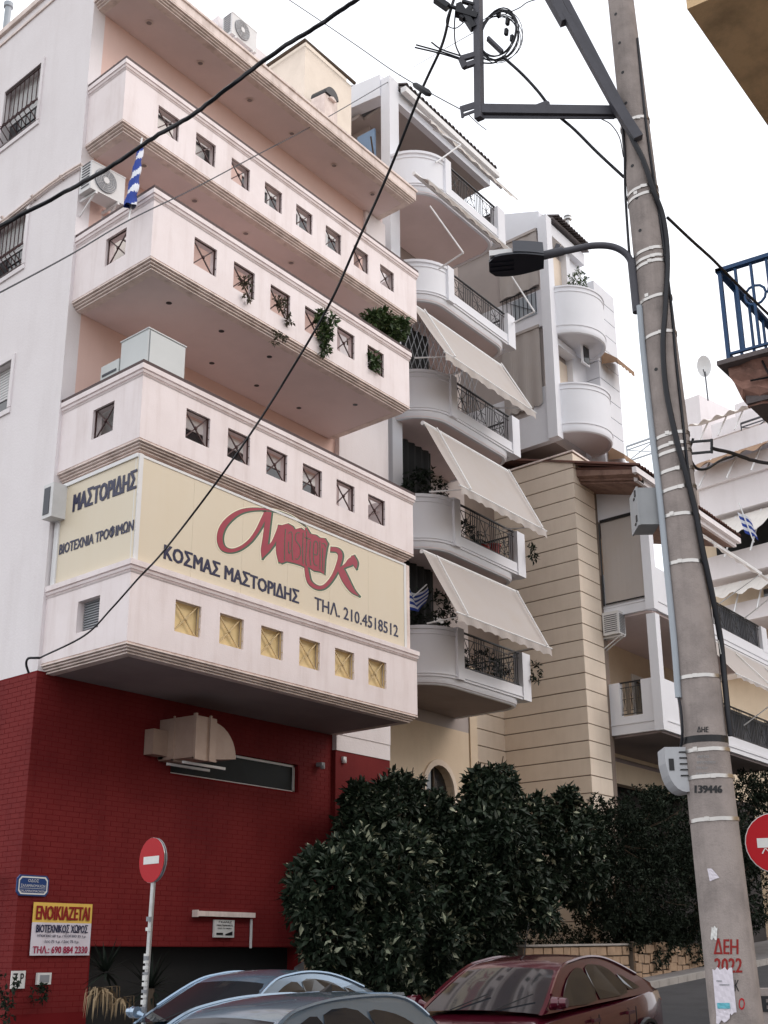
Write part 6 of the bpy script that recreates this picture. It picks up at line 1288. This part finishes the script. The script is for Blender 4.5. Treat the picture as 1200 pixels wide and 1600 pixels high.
# ================================================================== cars
class CarFr:
    def __init__(s, c, deg, pitch, sc=1.0):
        s.R = Matrix.Rotation(math.radians(deg), 3, 'Z') @ Matrix.Rotation(math.radians(pitch), 3, 'Y'); s.c = Vector(c); s.sc = sc
    def __call__(s, p): return s.c+s.R @ (Vector(p)*s.sc)
def car(name, label, c, paint, prof, belt, hwb, hwr, win, L, deg=180, pitch=3.4, sc=1.0, hood=None, grp='cars parked along the street'):
    """prof: windshield base, windshield top, roof ..., rear glass top, rear glass base as (x, z); local x forward"""
    fr = CarFr(c, deg, pitch, sc); t = thing(name, label, 'car', tuple(c), grp)
    # lower body loft
    st = hood; mb = MB(fr); secs = []
    for (x, zt_, hw) in st:
        sec = [(0, zt_+.012), (hw*.55, zt_+.008), (hw*.86, zt_-.012), (hw*.965, zt_-.06), (hw, zt_-.16), (hw*1.0, .55), (hw*.99, .40), (hw*.93, .22), (hw*.6, .2), (0, .2)]
        secs.append([(x, y, z) for y, z in sec]+[(x, -y, z) for y, z in reversed(sec[1:-1])])
    k = len(secs[0]); vs = [p for s_ in secs for p in s_]
    mb.add(vs, [(i*k+j, i*k+(j+1) % k, (i+1)*k+(j+1) % k, (i+1)*k+j) for i in range(len(secs)-1) for j in range(k)]+[tuple(range(k)), tuple((len(secs)-1)*k+j for j in range(k-1, -1, -1))])
    body = part('body', mb, paint, t, smooth=42)
    zr = max(z for x, z in prof)
    def hw_at(z): return hwb+(hwr-hwb)*max(0, min(1, (z-belt)/(zr-belt)))**1.15
    P = cmr([(x, z, 0) for x, z in prof], 5)
    def strip(mb, i0, i1, lift=0.0, inset=0.0, nv=9):
        rows = []
        for i in range(i0, i1+1):
            x, z = P[i].x, P[i].y; h = hw_at(z)-inset
            tn = (P[min(i+1, len(P)-1)]-P[max(i-1, 0)]).normalized(); nx, nz_ = tn.y, -tn.x
            if nz_ < 0: nx, nz_ = -nx, -nz_
            rows.append([(x+nx*lift-.05*(v*v)*abs(nx), v*h, z+nz_*lift+.035*(1-v*v)*(.4+.6*nz_)) for v in np.linspace(-1, 1, nv)])
        vs = [p for r in rows for p in r]; mb.add(vs, [(i*nv+j, i*nv+j+1, (i+1)*nv+j+1, (i+1)*nv+j) for i in range(len(rows)-1) for j in range(nv-1)])
    n = len(P)-1; iw = 5; ir = n-5
    mb = MB(fr); strip(mb, 0, n); part('roof', mb, paint, t, smooth=50)
    mb = MB(fr); strip(mb, 0, iw, .006, .06); part('windshield', mb, 'dglass', t, smooth=60)
    mb = MB(fr); strip(mb, ir, n, .006, .08); part('rear_window', mb, 'dglass', t, smooth=60)
    for sg_ in (1, -1):
        poly = [(p.x, p.y) for p in P]+[(P[-1].x-.02, belt-.02), (P[0].x+.02, belt-.02)]
        mb = MB(fr); mb.add([(x, sg_*(hw_at(z)), z) for x, z in poly]+[(x, sg_*(hw_at(z)-.05), z) for x, z in poly], [tuple(range(len(poly)))]+[(i, (i+1) % len(poly), len(poly)+(i+1) % len(poly), len(poly)+i) for i in range(len(poly))]); part('side_frame', mb, paint, t)
        for w_ in win:
            ww = cmr([(x, z, 0) for x, z in w_]+[(*w_[0], 0)], 3)[:-1]
            mb = MB(fr); mb.add([(p.x, sg_*(hw_at(p.y)+.007), p.y) for p in ww], [tuple(range(len(ww)))]); g = part('side_window', mb, 'dglass', t)
        mb = MB(fr); mb.tube([(p.x, sg_*(hw_at(p.y)+.004), p.y+.004) for p in P[2:-2]], .018, 5); part('roof_gutter', mb, paint, t, smooth=60)
        x0 = prof[0][0]-.18; mb = MB(fr); mb.tube([(x0, sg_*hwb, belt+.04), (x0+.04, sg_*(hwb+.17), belt+.09)], [.03, .07], 8); mb.tube([(x0+.05, sg_*(hwb+.06), belt+.09), (x0+.03, sg_*(hwb+.22), belt+.09)], [.065, .05], 10); part('wing_mirror', mb, paint if sg_ > 0 else paint, t, smooth=60)
        for xd in (.05, -.85):
            mb = MB(fr); mb.box(xd-.09, xd+.09, sg_*(hwb+.085)-.018, sg_*(hwb+.085)+.018, belt-.19, belt-.155); part('door_handle', mb, paint, t)
        for xd in (.98, -.02, -1.0):
            mb = MB(fr); mb.bar((xd, sg_*(hwb+.088), belt-.12), (xd+.02, sg_*(hwb+.088), .35), .008, .01); part('door_gap', mb, 'black', t)
        for xw in (L*.305, -L*.315):
            mb = MB(fr); y0, y1 = sg_*(hwb-.12), sg_*(hwb+.088); ya, yb = min(y0, y1), max(y0, y1)
            mb.lathe([(.305, ya), (.315, ya+.03), (.315, yb-.03), (.30, yb)], (xw, 0, .31), 24, 'y'); wh = part('wheel', mb, 'tyre', t, smooth=50)
            mb = MB(fr); mb.lathe([(.2, yb if sg_ > 0 else ya), (.19, (yb if sg_ > 0 else ya)+sg_*.008)], (xw, 0, .31), 18, 'y'); part('rim', mb, 'steel', wh)
            mb = MB(fr); mb.tube([(xw+.36*math.cos(a), sg_*(hwb+.082), .31+.36*math.sin(a)) for a in np.linspace(-.2, math.pi+.2, 14)], .03, 5); part('wheel_arch', mb, 'black', t)
        mb = MB(fr); mb.tube([(L/2-.12, sg_*.52, .66), (L/2-.06, sg_*.62, .64)], [.10, .08], 10); part('headlight', mb, 'lens', t, smooth=50)
        mb = MB(fr); mb.tube([(-L/2+.10, sg_*.66, .84), (-L/2+.03, sg_*.62, .80)], [.11, .10], 10); part('tail_light', mb, 'tail', t, smooth=50)
    mb = MB(fr); mb.tube([(.1, 0, zr+.02), (.02, 0, zr+.05), (-.15, 0, zr+.42)], [.012, .006, .003], 5) if 'red' in label else mb.prism([(-.9, -.03), (-1.05, -.01), (-1.05, .01), (-.9, .03)], zr-.02, [zr+.03, zr+.09, zr+.09, zr+.03]); part('aerial', mb, 'black', t)
    for yy in (-.35, .2):
        mb = MB(fr); x_, z_ = prof[0]; mb.bar((x_+.02, yy, z_+.035), (x_-.22, yy+.38, z_+.19), .012); part('wiper', mb, 'black', t)
    mb = MB(fr); mb.box(L/2-.02, L/2+.01, -.26, .26, .38, .49); part('number_plate', mb, 'signw', t); mb = MB(fr); mb.box(L/2-.05, L/2-.005, -.5, .5, .55, .66); part('grille', mb, 'black', t)
    return t
hood_s = [(2.08, .52, .66), (2.04, .66, .76), (1.9, .72, .82), (1.5, .83, .84), (1.1, .92, .845), (.6, .94, .845), (-.5, .96, .845), (-1.2, .99, .84), (-1.6, 1.02, .83), (-1.95, 1.01, .79), (-2.08, .90, .74), (-2.12, .60, .70)]
sed = [(1.12, .95), (.38, 1.34), (-.05, 1.42), (-.55, 1.43), (-1.0, 1.34), (-1.72, 1.05)]
sw = [[(.72, .99), (.28, 1.26), (-.12, 1.335), (-.16, .99)], [(-.26, .99), (-.22, 1.335), (-.62, 1.33), (-.86, 1.22), (-1.0, 1.0)], [(-1.06, 1.03), (-.93, 1.22), (-1.28, 1.08), (-1.36, 1.03)]]
car('parked_car', 'dark red sedan parked in front of the tan stone wall, facing left', (1.42, -5.40, ground(1.42)+.03), 'carr', sed, .97, .80, .60, sw, 4.16, hood=hood_s, sc=.97)
car('parked_car', 'silver blue saloon half hidden behind the grey hatchback near the garage', (.40, -2.15, ground(.40)-.05), 'carb', [(1.15, .93), (.35, 1.30), (-.1, 1.375), (-.55, 1.37), (-1.0, 1.28), (-1.62, 1.03)], .95, .79, .58, [[(.70, .97), (.25, 1.22), (-.14, 1.29), (-.18, .97)], [(-.27, .97), (-.23, 1.29), (-.62, 1.28), (-.9, 1.18), (-1.06, .99)], [(-1.1, 1.0), (-.98, 1.17), (-1.28, 1.05), (-1.34, 1.0)]], 4.16, hood=hood_s)
hood_h = [(2.0, .52, .66), (1.97, .70, .76), (1.8, .80, .82), (1.45, .91, .84), (1.1, .97, .845), (.6, .99, .85), (-.8, 1.0, .85), (-1.4, 1.02, .845), (-1.8, 1.0, .82), (-1.95, .92, .78), (-2.0, .60, .72)]
car('parked_car', 'grey blue hatchback in the foreground with a roof spoiler above its rear window', (-3.12, -5.4, ground(-3.12)+.04), 'carw', [(1.2, 1.0), (.55, 1.38), (.1, 1.48), (-.6, 1.50), (-1.45, 1.42), (-1.92, 1.08)], 1.0, .80, .60, [[(.85, 1.04), (.42, 1.30), (.02, 1.39), (-.03, 1.04)], [(-.12, 1.04), (-.08, 1.395), (-.62, 1.385), (-.85, 1.05)], [(-.94, 1.06), (-.78, 1.36), (-1.2, 1.30), (-1.5, 1.14), (-1.3, 1.08)]], 4.0, hood=hood_h, sc=.885)
hb = bpy.data.objects['parked_car.002']; fr = CarFr((-3.12, -5.4, ground(-3.12)+.04), 180, 3.4, .885); mb = MB(fr); mb.hexa([(-1.35, -.56, 1.455), (-1.62, -.53, 1.44), (-1.62, .53, 1.44), (-1.35, .56, 1.455)], [(-1.35, -.56, 1.485), (-1.60, -.53, 1.47), (-1.60, .53, 1.47), (-1.35, .56, 1.485)]); part('roof_spoiler', mb, 'carw', hb)

# ================================================================== traffic signs
def disc(mb, c, n, r0, r1, off, th=.004, m=24):
    n = n.normalized(); u = n.cross(Vector((0, 0, 1))).normalized(); v = u.cross(n); c = c+n*off
    A_ = [c+u*r1*math.cos(t)+v*r1*math.sin(t) for t in np.linspace(0, 2*math.pi, m+1)[:-1]]; B_ = [p+n*th for p in A_]
    mb.hexa(A_, B_)
ns = thing('no_entry_sign', 'round red no-entry sign on a stickered grey post in front of the red brick wall', 'traffic sign', tuple(at_d(222, 1600, 16.5)))
c = at_d(237, 1344, 16.5); rr = .5*68/FPX*(c-CP).dot(FW); nrm = (CP-c); nrm.z = 0; nrm.normalize(); nrm = (Matrix.Rotation(math.radians(-56), 3, 'Z') @ nrm)
mb = MB(); disc(mb, c, nrm, 0, rr, 0); part('red_disc', mb, 'signred', ns)
uu = nrm.cross(Vector((0, 0, 1))).normalized(); mb = MB(); b0_ = c+nrm*.006; vv = Vector((0, 0, 1))
mb.hexa([b0_+uu*x*rr+vv*z*rr for x, z in ((-.62, -.17), (.62, -.17), (.62, .17), (-.62, .17))], [b0_+nrm*.002+uu*x*rr+vv*z*rr for x, z in ((-.62, -.17), (.62, -.17), (.62, .17), (-.62, .17))]); part('white_bar', mb, 'signw', ns)
mb = MB(); disc(mb, c, nrm, 0, rr*1.01, -.012, .01); part('disc_rim', mb, 'steel', ns)
mb = MB(); nb = nrm; disc(mb, c-nrm*.045, nb, 0, rr*1.0, -.0, .01); part('rear_disc', mb, 'boxg', ns)
pb = at_d(222, 1600, 16.5); mb = MB(); ptop = c-nrm*.05; mb.tube([(pb.x, pb.y, -.1), (ptop.x, ptop.y, c.z+rr*.8)], .03, 10); part('post', mb, 'steel', ns, smooth=60)
for k, py in enumerate((1436, 1452, 1492, 1497, 1503, 1512, 1521, 1528, 1538, 1549, 1557, 1566, 1577)):
    p = at_d(236.5-(py-1380)*.067, py, 16.46); mb = MB(); h_ = random.uniform(.012, .03); mb.tube([p+Vector((0, 0, -h_)), p+Vector((0, 0, h_))], .0325, 8); part('sticker', mb, 'signw' if k % 3 else 'acg', ns)
nr = thing('no_entry_sign', 'large red no-entry sign with scratched white bar cut by the right edge', 'traffic sign', tuple(at_d(1215, 1500, 9)))
c = at_d(1212, 1317, 9.0); rr = .5*90/FPX*(c-CP).dot(FW); nrm = (CP-c); nrm.z = 0; nrm.normalize(); uu = nrm.cross(Vector((0, 0, 1))).normalized()*-1
mb = MB(); disc(mb, c, nrm, 0, rr, 0); part('red_disc', mb, 'signred', nr); mb = MB(); disc(mb, c, nrm, 0, rr*1.03, -.008, .006); part('disc_rim', mb, 'signw', nr)
def quadn(mb, pts, off): mb.hexa([c+nrm*off+uu*x*rr+Vector((0, 0, z*rr)) for x, z in pts], [c+nrm*(off+.0015)+uu*x*rr+Vector((0, 0, z*rr)) for x, z in pts])
mb = MB(); quadn(mb, [(-.62, -.15), (.62, -.15), (.62, .17), (-.62, .17)], .005); part('white_bar', mb, 'signw', nr)
mb = MB(); quadn(mb, [(-.40, -.18), (-.36, -.18), (-.46, -.36), (-.5, -.34)], .0055); quadn(mb, [(-.38, -.17), (-.34, -.17), (-.02, -.5), (-.06, -.53)], .006); part('scratch', mb, 'signw', nr)
mb = MB(); mb.tube([c-nrm*.05+Vector((0, 0, -2.4)), c-nrm*.05+Vector((0, 0, .2))], .03, 10); part('post', mb, 'steel', nr, smooth=60)
# ================================================================== stone retaining wall, planter walls, tiled pillar
sw_ = thing('stone_wall', 'tan stone block retaining wall below the trees', 'wall', (13, 0.4, .5))
def stones(x0, x1, Y, ztop, zbot, parent, bl=(.28, .5), bh=.19, cap=True, matn='stone'):
    mb = MB(); n = 20; xs = np.linspace(x0, x1, n+1)
    for a, b in zip(xs[:-1], xs[1:]): mb.hexa([(a, Y+.03, zbot(a)), (b, Y+.03, zbot(b)), (b, Y+.35, zbot(b)), (a, Y+.35, zbot(a))], [(a, Y+.03, ztop(a)), (b, Y+.03, ztop(b)), (b, Y+.35, ztop(b)), (a, Y+.35, ztop(a))])
    part('mortar_core', mb, 'mortar', parent); shapes = []
    for k in range(6):
        m = MB(); w_ = 1.0; j = lambda: random.uniform(-.03, .03)
        f = [(.02+j(), -.02, .04+j()), (1-.03+j(), -.02, .04+j()), (1-.03+j(), -.02, .95+j()), (.03+j(), -.02, .95+j())]; g = [(0, .04, 0), (1, .04, 0), (1, .04, 1), (0, .04, 1)]; m.hexa(f, g); shapes.append(m.mesh('stone', matn))
    row = 0
    while True:
        x = x0-random.random()*.2; any_ = False
        while x < x1-.08:
            L_ = random.uniform(*bl); a = max(x, x0); b = min(x+L_, x1); x += L_+.018
            if b-a < .06: continue
            z = ztop((a+b)/2)-(row+1)*(bh+.016)
            if z < zbot((a+b)/2)-.15: continue
            any_ = True; o_ = inst('stone', shapes[random.randrange(6)], parent, (a, Y+random.uniform(-.012, .01), z)); o_.scale = (b-a, 1, bh)
        row += 1
        if not any_ or row > 12: break
g2 = lambda x: ground(x)+.1
stones(10.9, 15.6, 0.0, lambda x: 1.80+(x-11)*.01, g2, sw_); 
st2 = thing('stone_wall', 'higher broken stone wall section right of the dark red car under the dark tree', 'wall', (18, .0, .9)); stones(15.7, 22.5, -.1, lambda x: 1.93+.05*math.sin(x*3)-.02*(x-15.7), g2, st2)
mb = MB(); mb.hexa([(10.9, -.05, 1.80), (15.6, -.05, 1.85), (15.6, .4, 1.85), (10.9, .4, 1.80)], [(10.9, -.05, 1.84), (15.6, -.05, 1.89), (15.6, .4, 1.89), (10.9, .4, 1.84)]); part('coping', mb, 'kerb', sw_)
lw_ = thing('stone_wall', 'low tan stone block wall left of the dark red car windshield', 'wall', (7.4, .2, 0)); stones(6.2, 8.9, 0.15, lambda x: 1.04, g2, lw_, bh=.15)
gp = thing('gate_pillar', 'tan tiled pillar behind the roof of the silver blue saloon', 'pillar', (5.4, .6, 0))
pa, pb_ = at_y(500, 1500, .8), at_y(528, 1500, .8); mb = MB(); mb.box(pa.x+.02, pb_.x-.02, .82, 1.2, -.1, 1.66); part('core', mb, 'mortar', gp)
m = MB(); m.box(0, pb_.x-pa.x, 0, .42, 0, .10); mm = m.mesh('tile_course', 'stone')
for k in range(14): inst('tile_course', mm, gp, (pa.x, .79, .1+k*.112))
mb = MB(); mb.box(pa.x-.03, pb_.x+.03, .76, 1.25, 1.67, 1.72); part('cap', mb, 'stone', gp)
eb = thing('painted_block', 'grey concrete block with black painted letters at the lower right edge', 'wall', tuple(at_d(1200, 1590, 9.5)))
p = at_d(1184, 1545, 9.5); q = RT; mb = MB(Fr((p.x, p.y, 0), math.degrees(math.atan2(RT.y, RT.x)))); mb.box(0, 1.2, 0, .3, -.1, p.z); part('block', mb, 'conc', eb)
tmp = MB(); text_mb(tmp, 'ELE', Vector((p.x, p.y, at_d(1186, 1580, 9.5).z))-FW*.012+RT*.01, RT, (0, 0, 1), 0, .27, 0, .10, (0, 0, 0), .16); part('lettering', tmp, 'black', eb)

# ================================================================== trees and shrubs
TW = []
def tree(name, label, lobes_px, n, size, matn, trunk, cat='tree', light=.0, cl=5, shell=.5, grp=None):
    lob = []
    for px, py, rp, Y, k in lobes_px:
        c = at_y(px, py, Y); d = (c-CP).dot(FW); r = rp*d/FPX; lob.append(((c.x, c.y, c.z), (r, r*k, r)))
    for q in list(lob):
        for _ in range(5):
            d_ = Vector((random.gauss(0, 1), random.gauss(0, .6)-.2, random.gauss(0, 1))).normalized(); rr_ = q[1][0]*random.uniform(.18, .34); m_ = q[1][0]*random.uniform(.85, 1.12)
            lob.append((tuple(Vector(q[0])+d_*m_), (rr_, rr_, rr_*random.uniform(.8, 1.5))))
    base = trunk[0]; t = thing(name, label, cat, base, grp)
    leaves('crown', lob, n, size, matn, parent=t, light=light, cl=cl, shell=shell)
    mb = MB(); mb.tube(cmr([base, (base[0]+.06, base[1], base[2]+.8), trunk[1]], 4), [.11, .10, .095, .09, .085, .08, .07, .06, .055], 8); part('trunk', mb, 'stem', t, smooth=60)
    for k in range(45):
        l = lob[random.randrange(len(lobes_px))]; c0_ = Vector(l[0]); dd_ = Vector((random.gauss(0, 1), random.gauss(0, .5)-.4, random.gauss(.3, .8))).normalized(); mb = MB(); r_ = l[1][0]; mb.tube(cmr([c0_+dd_*r_*.3, c0_+dd_*r_*.75+Vector((0, 0, -.04)), c0_+dd_*r_*1.15], 3), [.012, .011, .010, .009, .008, .006, .004], 4); TW.append((t, mb))
    mm_ = MB()
    for t_, m_ in TW: n0 = len(mm_.v); mm_.v += m_.v; mm_.f += [tuple(i+n0 for i in f) for f in m_.f]; mm_.mi += m_.mi
    TW.clear(); part('twigs', mm_, 'stem', t, kind='stuff')
    for k, l in enumerate(lob[:8]):
        mb = MB(); a = Vector(base)+Vector((.04, 0, .6+.07*k)); b = Vector(l[0]); m = a.lerp(b, .5)+Vector((random.uniform(-.1, .1), 0, .1)); mb.tube(cmr([a, m, b, b+(b-a)*.12], 4), [.05-.0034*i for i in range(13)], 6); part('limb', mb, 'stem', t, smooth=60)
    return t
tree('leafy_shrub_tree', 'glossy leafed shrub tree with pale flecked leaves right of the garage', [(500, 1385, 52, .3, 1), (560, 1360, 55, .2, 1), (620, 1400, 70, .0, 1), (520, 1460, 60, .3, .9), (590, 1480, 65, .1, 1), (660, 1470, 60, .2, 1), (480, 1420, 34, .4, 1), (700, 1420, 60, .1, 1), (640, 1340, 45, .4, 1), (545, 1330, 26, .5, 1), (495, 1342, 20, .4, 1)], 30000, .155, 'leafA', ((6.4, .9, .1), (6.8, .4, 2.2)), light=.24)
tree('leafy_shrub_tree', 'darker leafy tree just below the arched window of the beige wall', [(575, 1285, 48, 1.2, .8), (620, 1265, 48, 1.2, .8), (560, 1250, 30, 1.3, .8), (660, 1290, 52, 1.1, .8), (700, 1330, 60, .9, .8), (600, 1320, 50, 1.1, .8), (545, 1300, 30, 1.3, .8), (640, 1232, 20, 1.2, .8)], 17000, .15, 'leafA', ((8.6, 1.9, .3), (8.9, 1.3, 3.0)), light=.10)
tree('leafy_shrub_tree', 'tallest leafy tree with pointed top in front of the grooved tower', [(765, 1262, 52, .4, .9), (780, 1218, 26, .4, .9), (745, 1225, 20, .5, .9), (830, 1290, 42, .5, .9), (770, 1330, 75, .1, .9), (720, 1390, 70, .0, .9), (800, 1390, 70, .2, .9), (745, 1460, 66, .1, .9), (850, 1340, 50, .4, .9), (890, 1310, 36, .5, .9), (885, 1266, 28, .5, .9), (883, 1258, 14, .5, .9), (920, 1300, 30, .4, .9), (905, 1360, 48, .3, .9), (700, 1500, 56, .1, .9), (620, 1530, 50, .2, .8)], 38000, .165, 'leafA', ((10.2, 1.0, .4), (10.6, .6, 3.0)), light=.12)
tree('dense_dark_tree', 'dense dark small-leafed tree left of the pole above the stone wall', [(960, 1320, 62, .3, .9), (1000, 1300, 66, .3, .9), (1050, 1290, 60, .3, .9), (960, 1390, 62, .2, .9), (1010, 1400, 70, .1, .9), (1065, 1400, 70, .1, .9), (975, 1450, 45, .2, .9), (1020, 1470, 42, .1, .8), (1070, 1470, 44, .1, .8), (925, 1420, 34, .4, .9), (935, 1270, 24, .5, .8), (1090, 1330, 60, .2, .9), (1050, 1240, 14, .4, .8)], 52000, .095, 'leafD', ((16.8, .9, 1.0), (17, .6, 3.0)), shell=.6)
tree('dense_dark_tree', 'dark tree behind the red sign at the right edge', [(1130, 1330, 70, .4, .9), (1180, 1290, 75, .4, .9), (1170, 1380, 70, .3, .9), (1165, 1235, 30, .6, .9), (1195, 1222, 30, .6, .9), (1230, 1300, 70, .4, .9), (1140, 1410, 50, .3, .8)], 26000, .11, 'leafD', ((22.4, 1.3, 1.4), (22.5, .8, 3.6)), shell=.6)
leaves('ground_cover', [((13.4, .9, 2.0), (2.6, .5, .28)), ((18.3, .6, 2.05), (2.4, .5, .25)), ((11.2, .8, 1.7), (.8, .4, .4))], 9000, .07, 'leafD', label=None, kind='stuff')
gcv = bpy.data.objects['ground_cover']; gcv['label'] = 'trailing dark ground cover spilling over the stone wall top'; gcv['category'] = 'ground cover'
# planting bed behind the walls
mb = MB(); mb.hexa([(6.2, .4, -.2), (34, .4, .8), (34, 3.6, .8), (6.2, 3.6, -.2)], [(6.2, .4, .85), (34, .4, 1.9), (34, 3.6, 1.9), (6.2, 3.6, .85)]); solo('planting_bed', mb, 'earth', None, None, None, 'structure')
# spiky yucca with dry skirt in front of the garage
yc = thing('yucca_plant', 'spiky yucca with dry hanging leaves in front of the dark garage mouth', 'plant', tuple(at_y(180, 1700, 1.2)))
for k, (px, py, mt, nn, up_, ln) in enumerate(((235, 1545, 'leafD', 60, .5, .8), (165, 1520, 'leafD', 46, .3, .6), (160, 1545, 'dryleaf', 60, -.9, .55), (190, 1560, 'dryleaf', 34, -.8, .45))):
    c = at_y(px, py, 1.3-.1*k); mb = MB()
    for i in range(nn):
        a = random.uniform(0, 2*math.pi); e = random.uniform(-.4, 1.3) if up_ > 0 else random.uniform(-.2, .5); d = Vector((math.cos(a)*math.cos(e), math.sin(a)*math.cos(e)*.7, math.sin(e))); L_ = ln*random.uniform(.6, 1.1)
        dr = -.25 if up_ > 0 else -1.1; s_ = d.cross(Vector((0, 0, 1))).normalized()*(.022 if up_ > 0 else .014)
        pts = [c+d*.04, c+d*L_*.5+Vector((0, 0, dr*.15*L_)), c+d*L_*(1 if up_ > 0 else .55)+Vector((0, 0, dr*.6*L_))]
        mb.add([pts[0]-s_, pts[0]+s_, pts[1]+s_*.8, pts[1]-s_*.8, pts[2]], [(0, 1, 2, 3), (3, 2, 4)])
    part(['leaf_rosette', 'leaf_rosette', 'dry_leaf_skirt', 'dry_leaf_skirt'][k], mb, mt, yc, kind='stuff')
mb = MB(); c = at_y(235, 1545, 1.2); mb.tube([(c.x, c.y, -.1), (c.x, c.y, c.z)], .06, 8); part('stem', mb, 'stem', yc)
# plants on the corner building
for lb, lobes, n, sz, mt, dr in (('bushy green plant on top of the handrail at the right end of the third parapet', [(tuple(at_y(600, 502, .3)), (.30, .2, .2)), (tuple(at_y(625, 512, .3)), (.22, .2, .24)), (tuple(at_y(583, 495, .3)), (.2, .18, .12)), (tuple(at_y(612, 525, .35)), (.3, .2, .16))], 1300, .13, 'leafP', .2),
    ('green plant spilling out of the third hole from the right of the middle parapet', [(tuple(at_y(503, 498, -.08)), (.2, .1, .16)), (tuple(at_y(508, 522, -.1)), (.16, .1, .22)), (tuple(at_y(508, 545, -.08)), (.12, .08, .14)), (tuple(at_y(520, 500, -.1)), (.1, .07, .08))], 650, .10, 'leafP', .5),
    ('small green plant in the rightmost hole of the middle parapet', [(tuple(at_y(587, 570, -.05)), (.16, .09, .16)), (tuple(at_y(583, 556, -.02)), (.12, .07, .1))], 300, .09, 'leafP', .4),
    ('sparse trailing plant hanging from the third hole of the middle parapet down over its edge', [(tuple(at_y(438, 475, -.02)), (.16, .08, .16)), (tuple(at_y(452, 500, -.09)), (.1, .05, .12)), (tuple(at_y(436, 525, -.1)), (.2, .05, .09)), (tuple(at_y(428, 535, -.1)), (.08, .04, .05))], 330, .07, 'leafdry', .5),
    ('dry brownish plant in the second hole of the middle parapet', [(tuple(at_y(383, 440, .0)), (.14, .07, .14)), (tuple(at_y(388, 462, -.08)), (.1, .05, .1))], 200, .065, 'leafdry', .5)):
    leaves('balcony_plant', lobes, n, sz, mt, shell=.1, droop=dr, label=lb, cat='plant')
mb = MB(); mb.box(5.8, 7.0, .3, .55, 12.95, 13.2); solo('planter_trough', mb, 'stem', 'brown planter trough holding the bushy plant on the third parapet', 'planter')
leaves('weed_tuft', [(tuple(at_y(62, 1552, 1.95)), (.14, .1, .14))], 160, .06, 'leafD', label='small dark tuft hanging under the square cover plate', cat='plant')
leaves('weed_tuft', [(tuple(at_y(6, 1545, 1.8)), (.2, .15, .3)), (tuple(at_y(0, 1580, 1.8)), (.22, .15, .35))], 400, .07, 'leafD', label='dark bush at the lower left edge beside the parking notice', cat='plant')
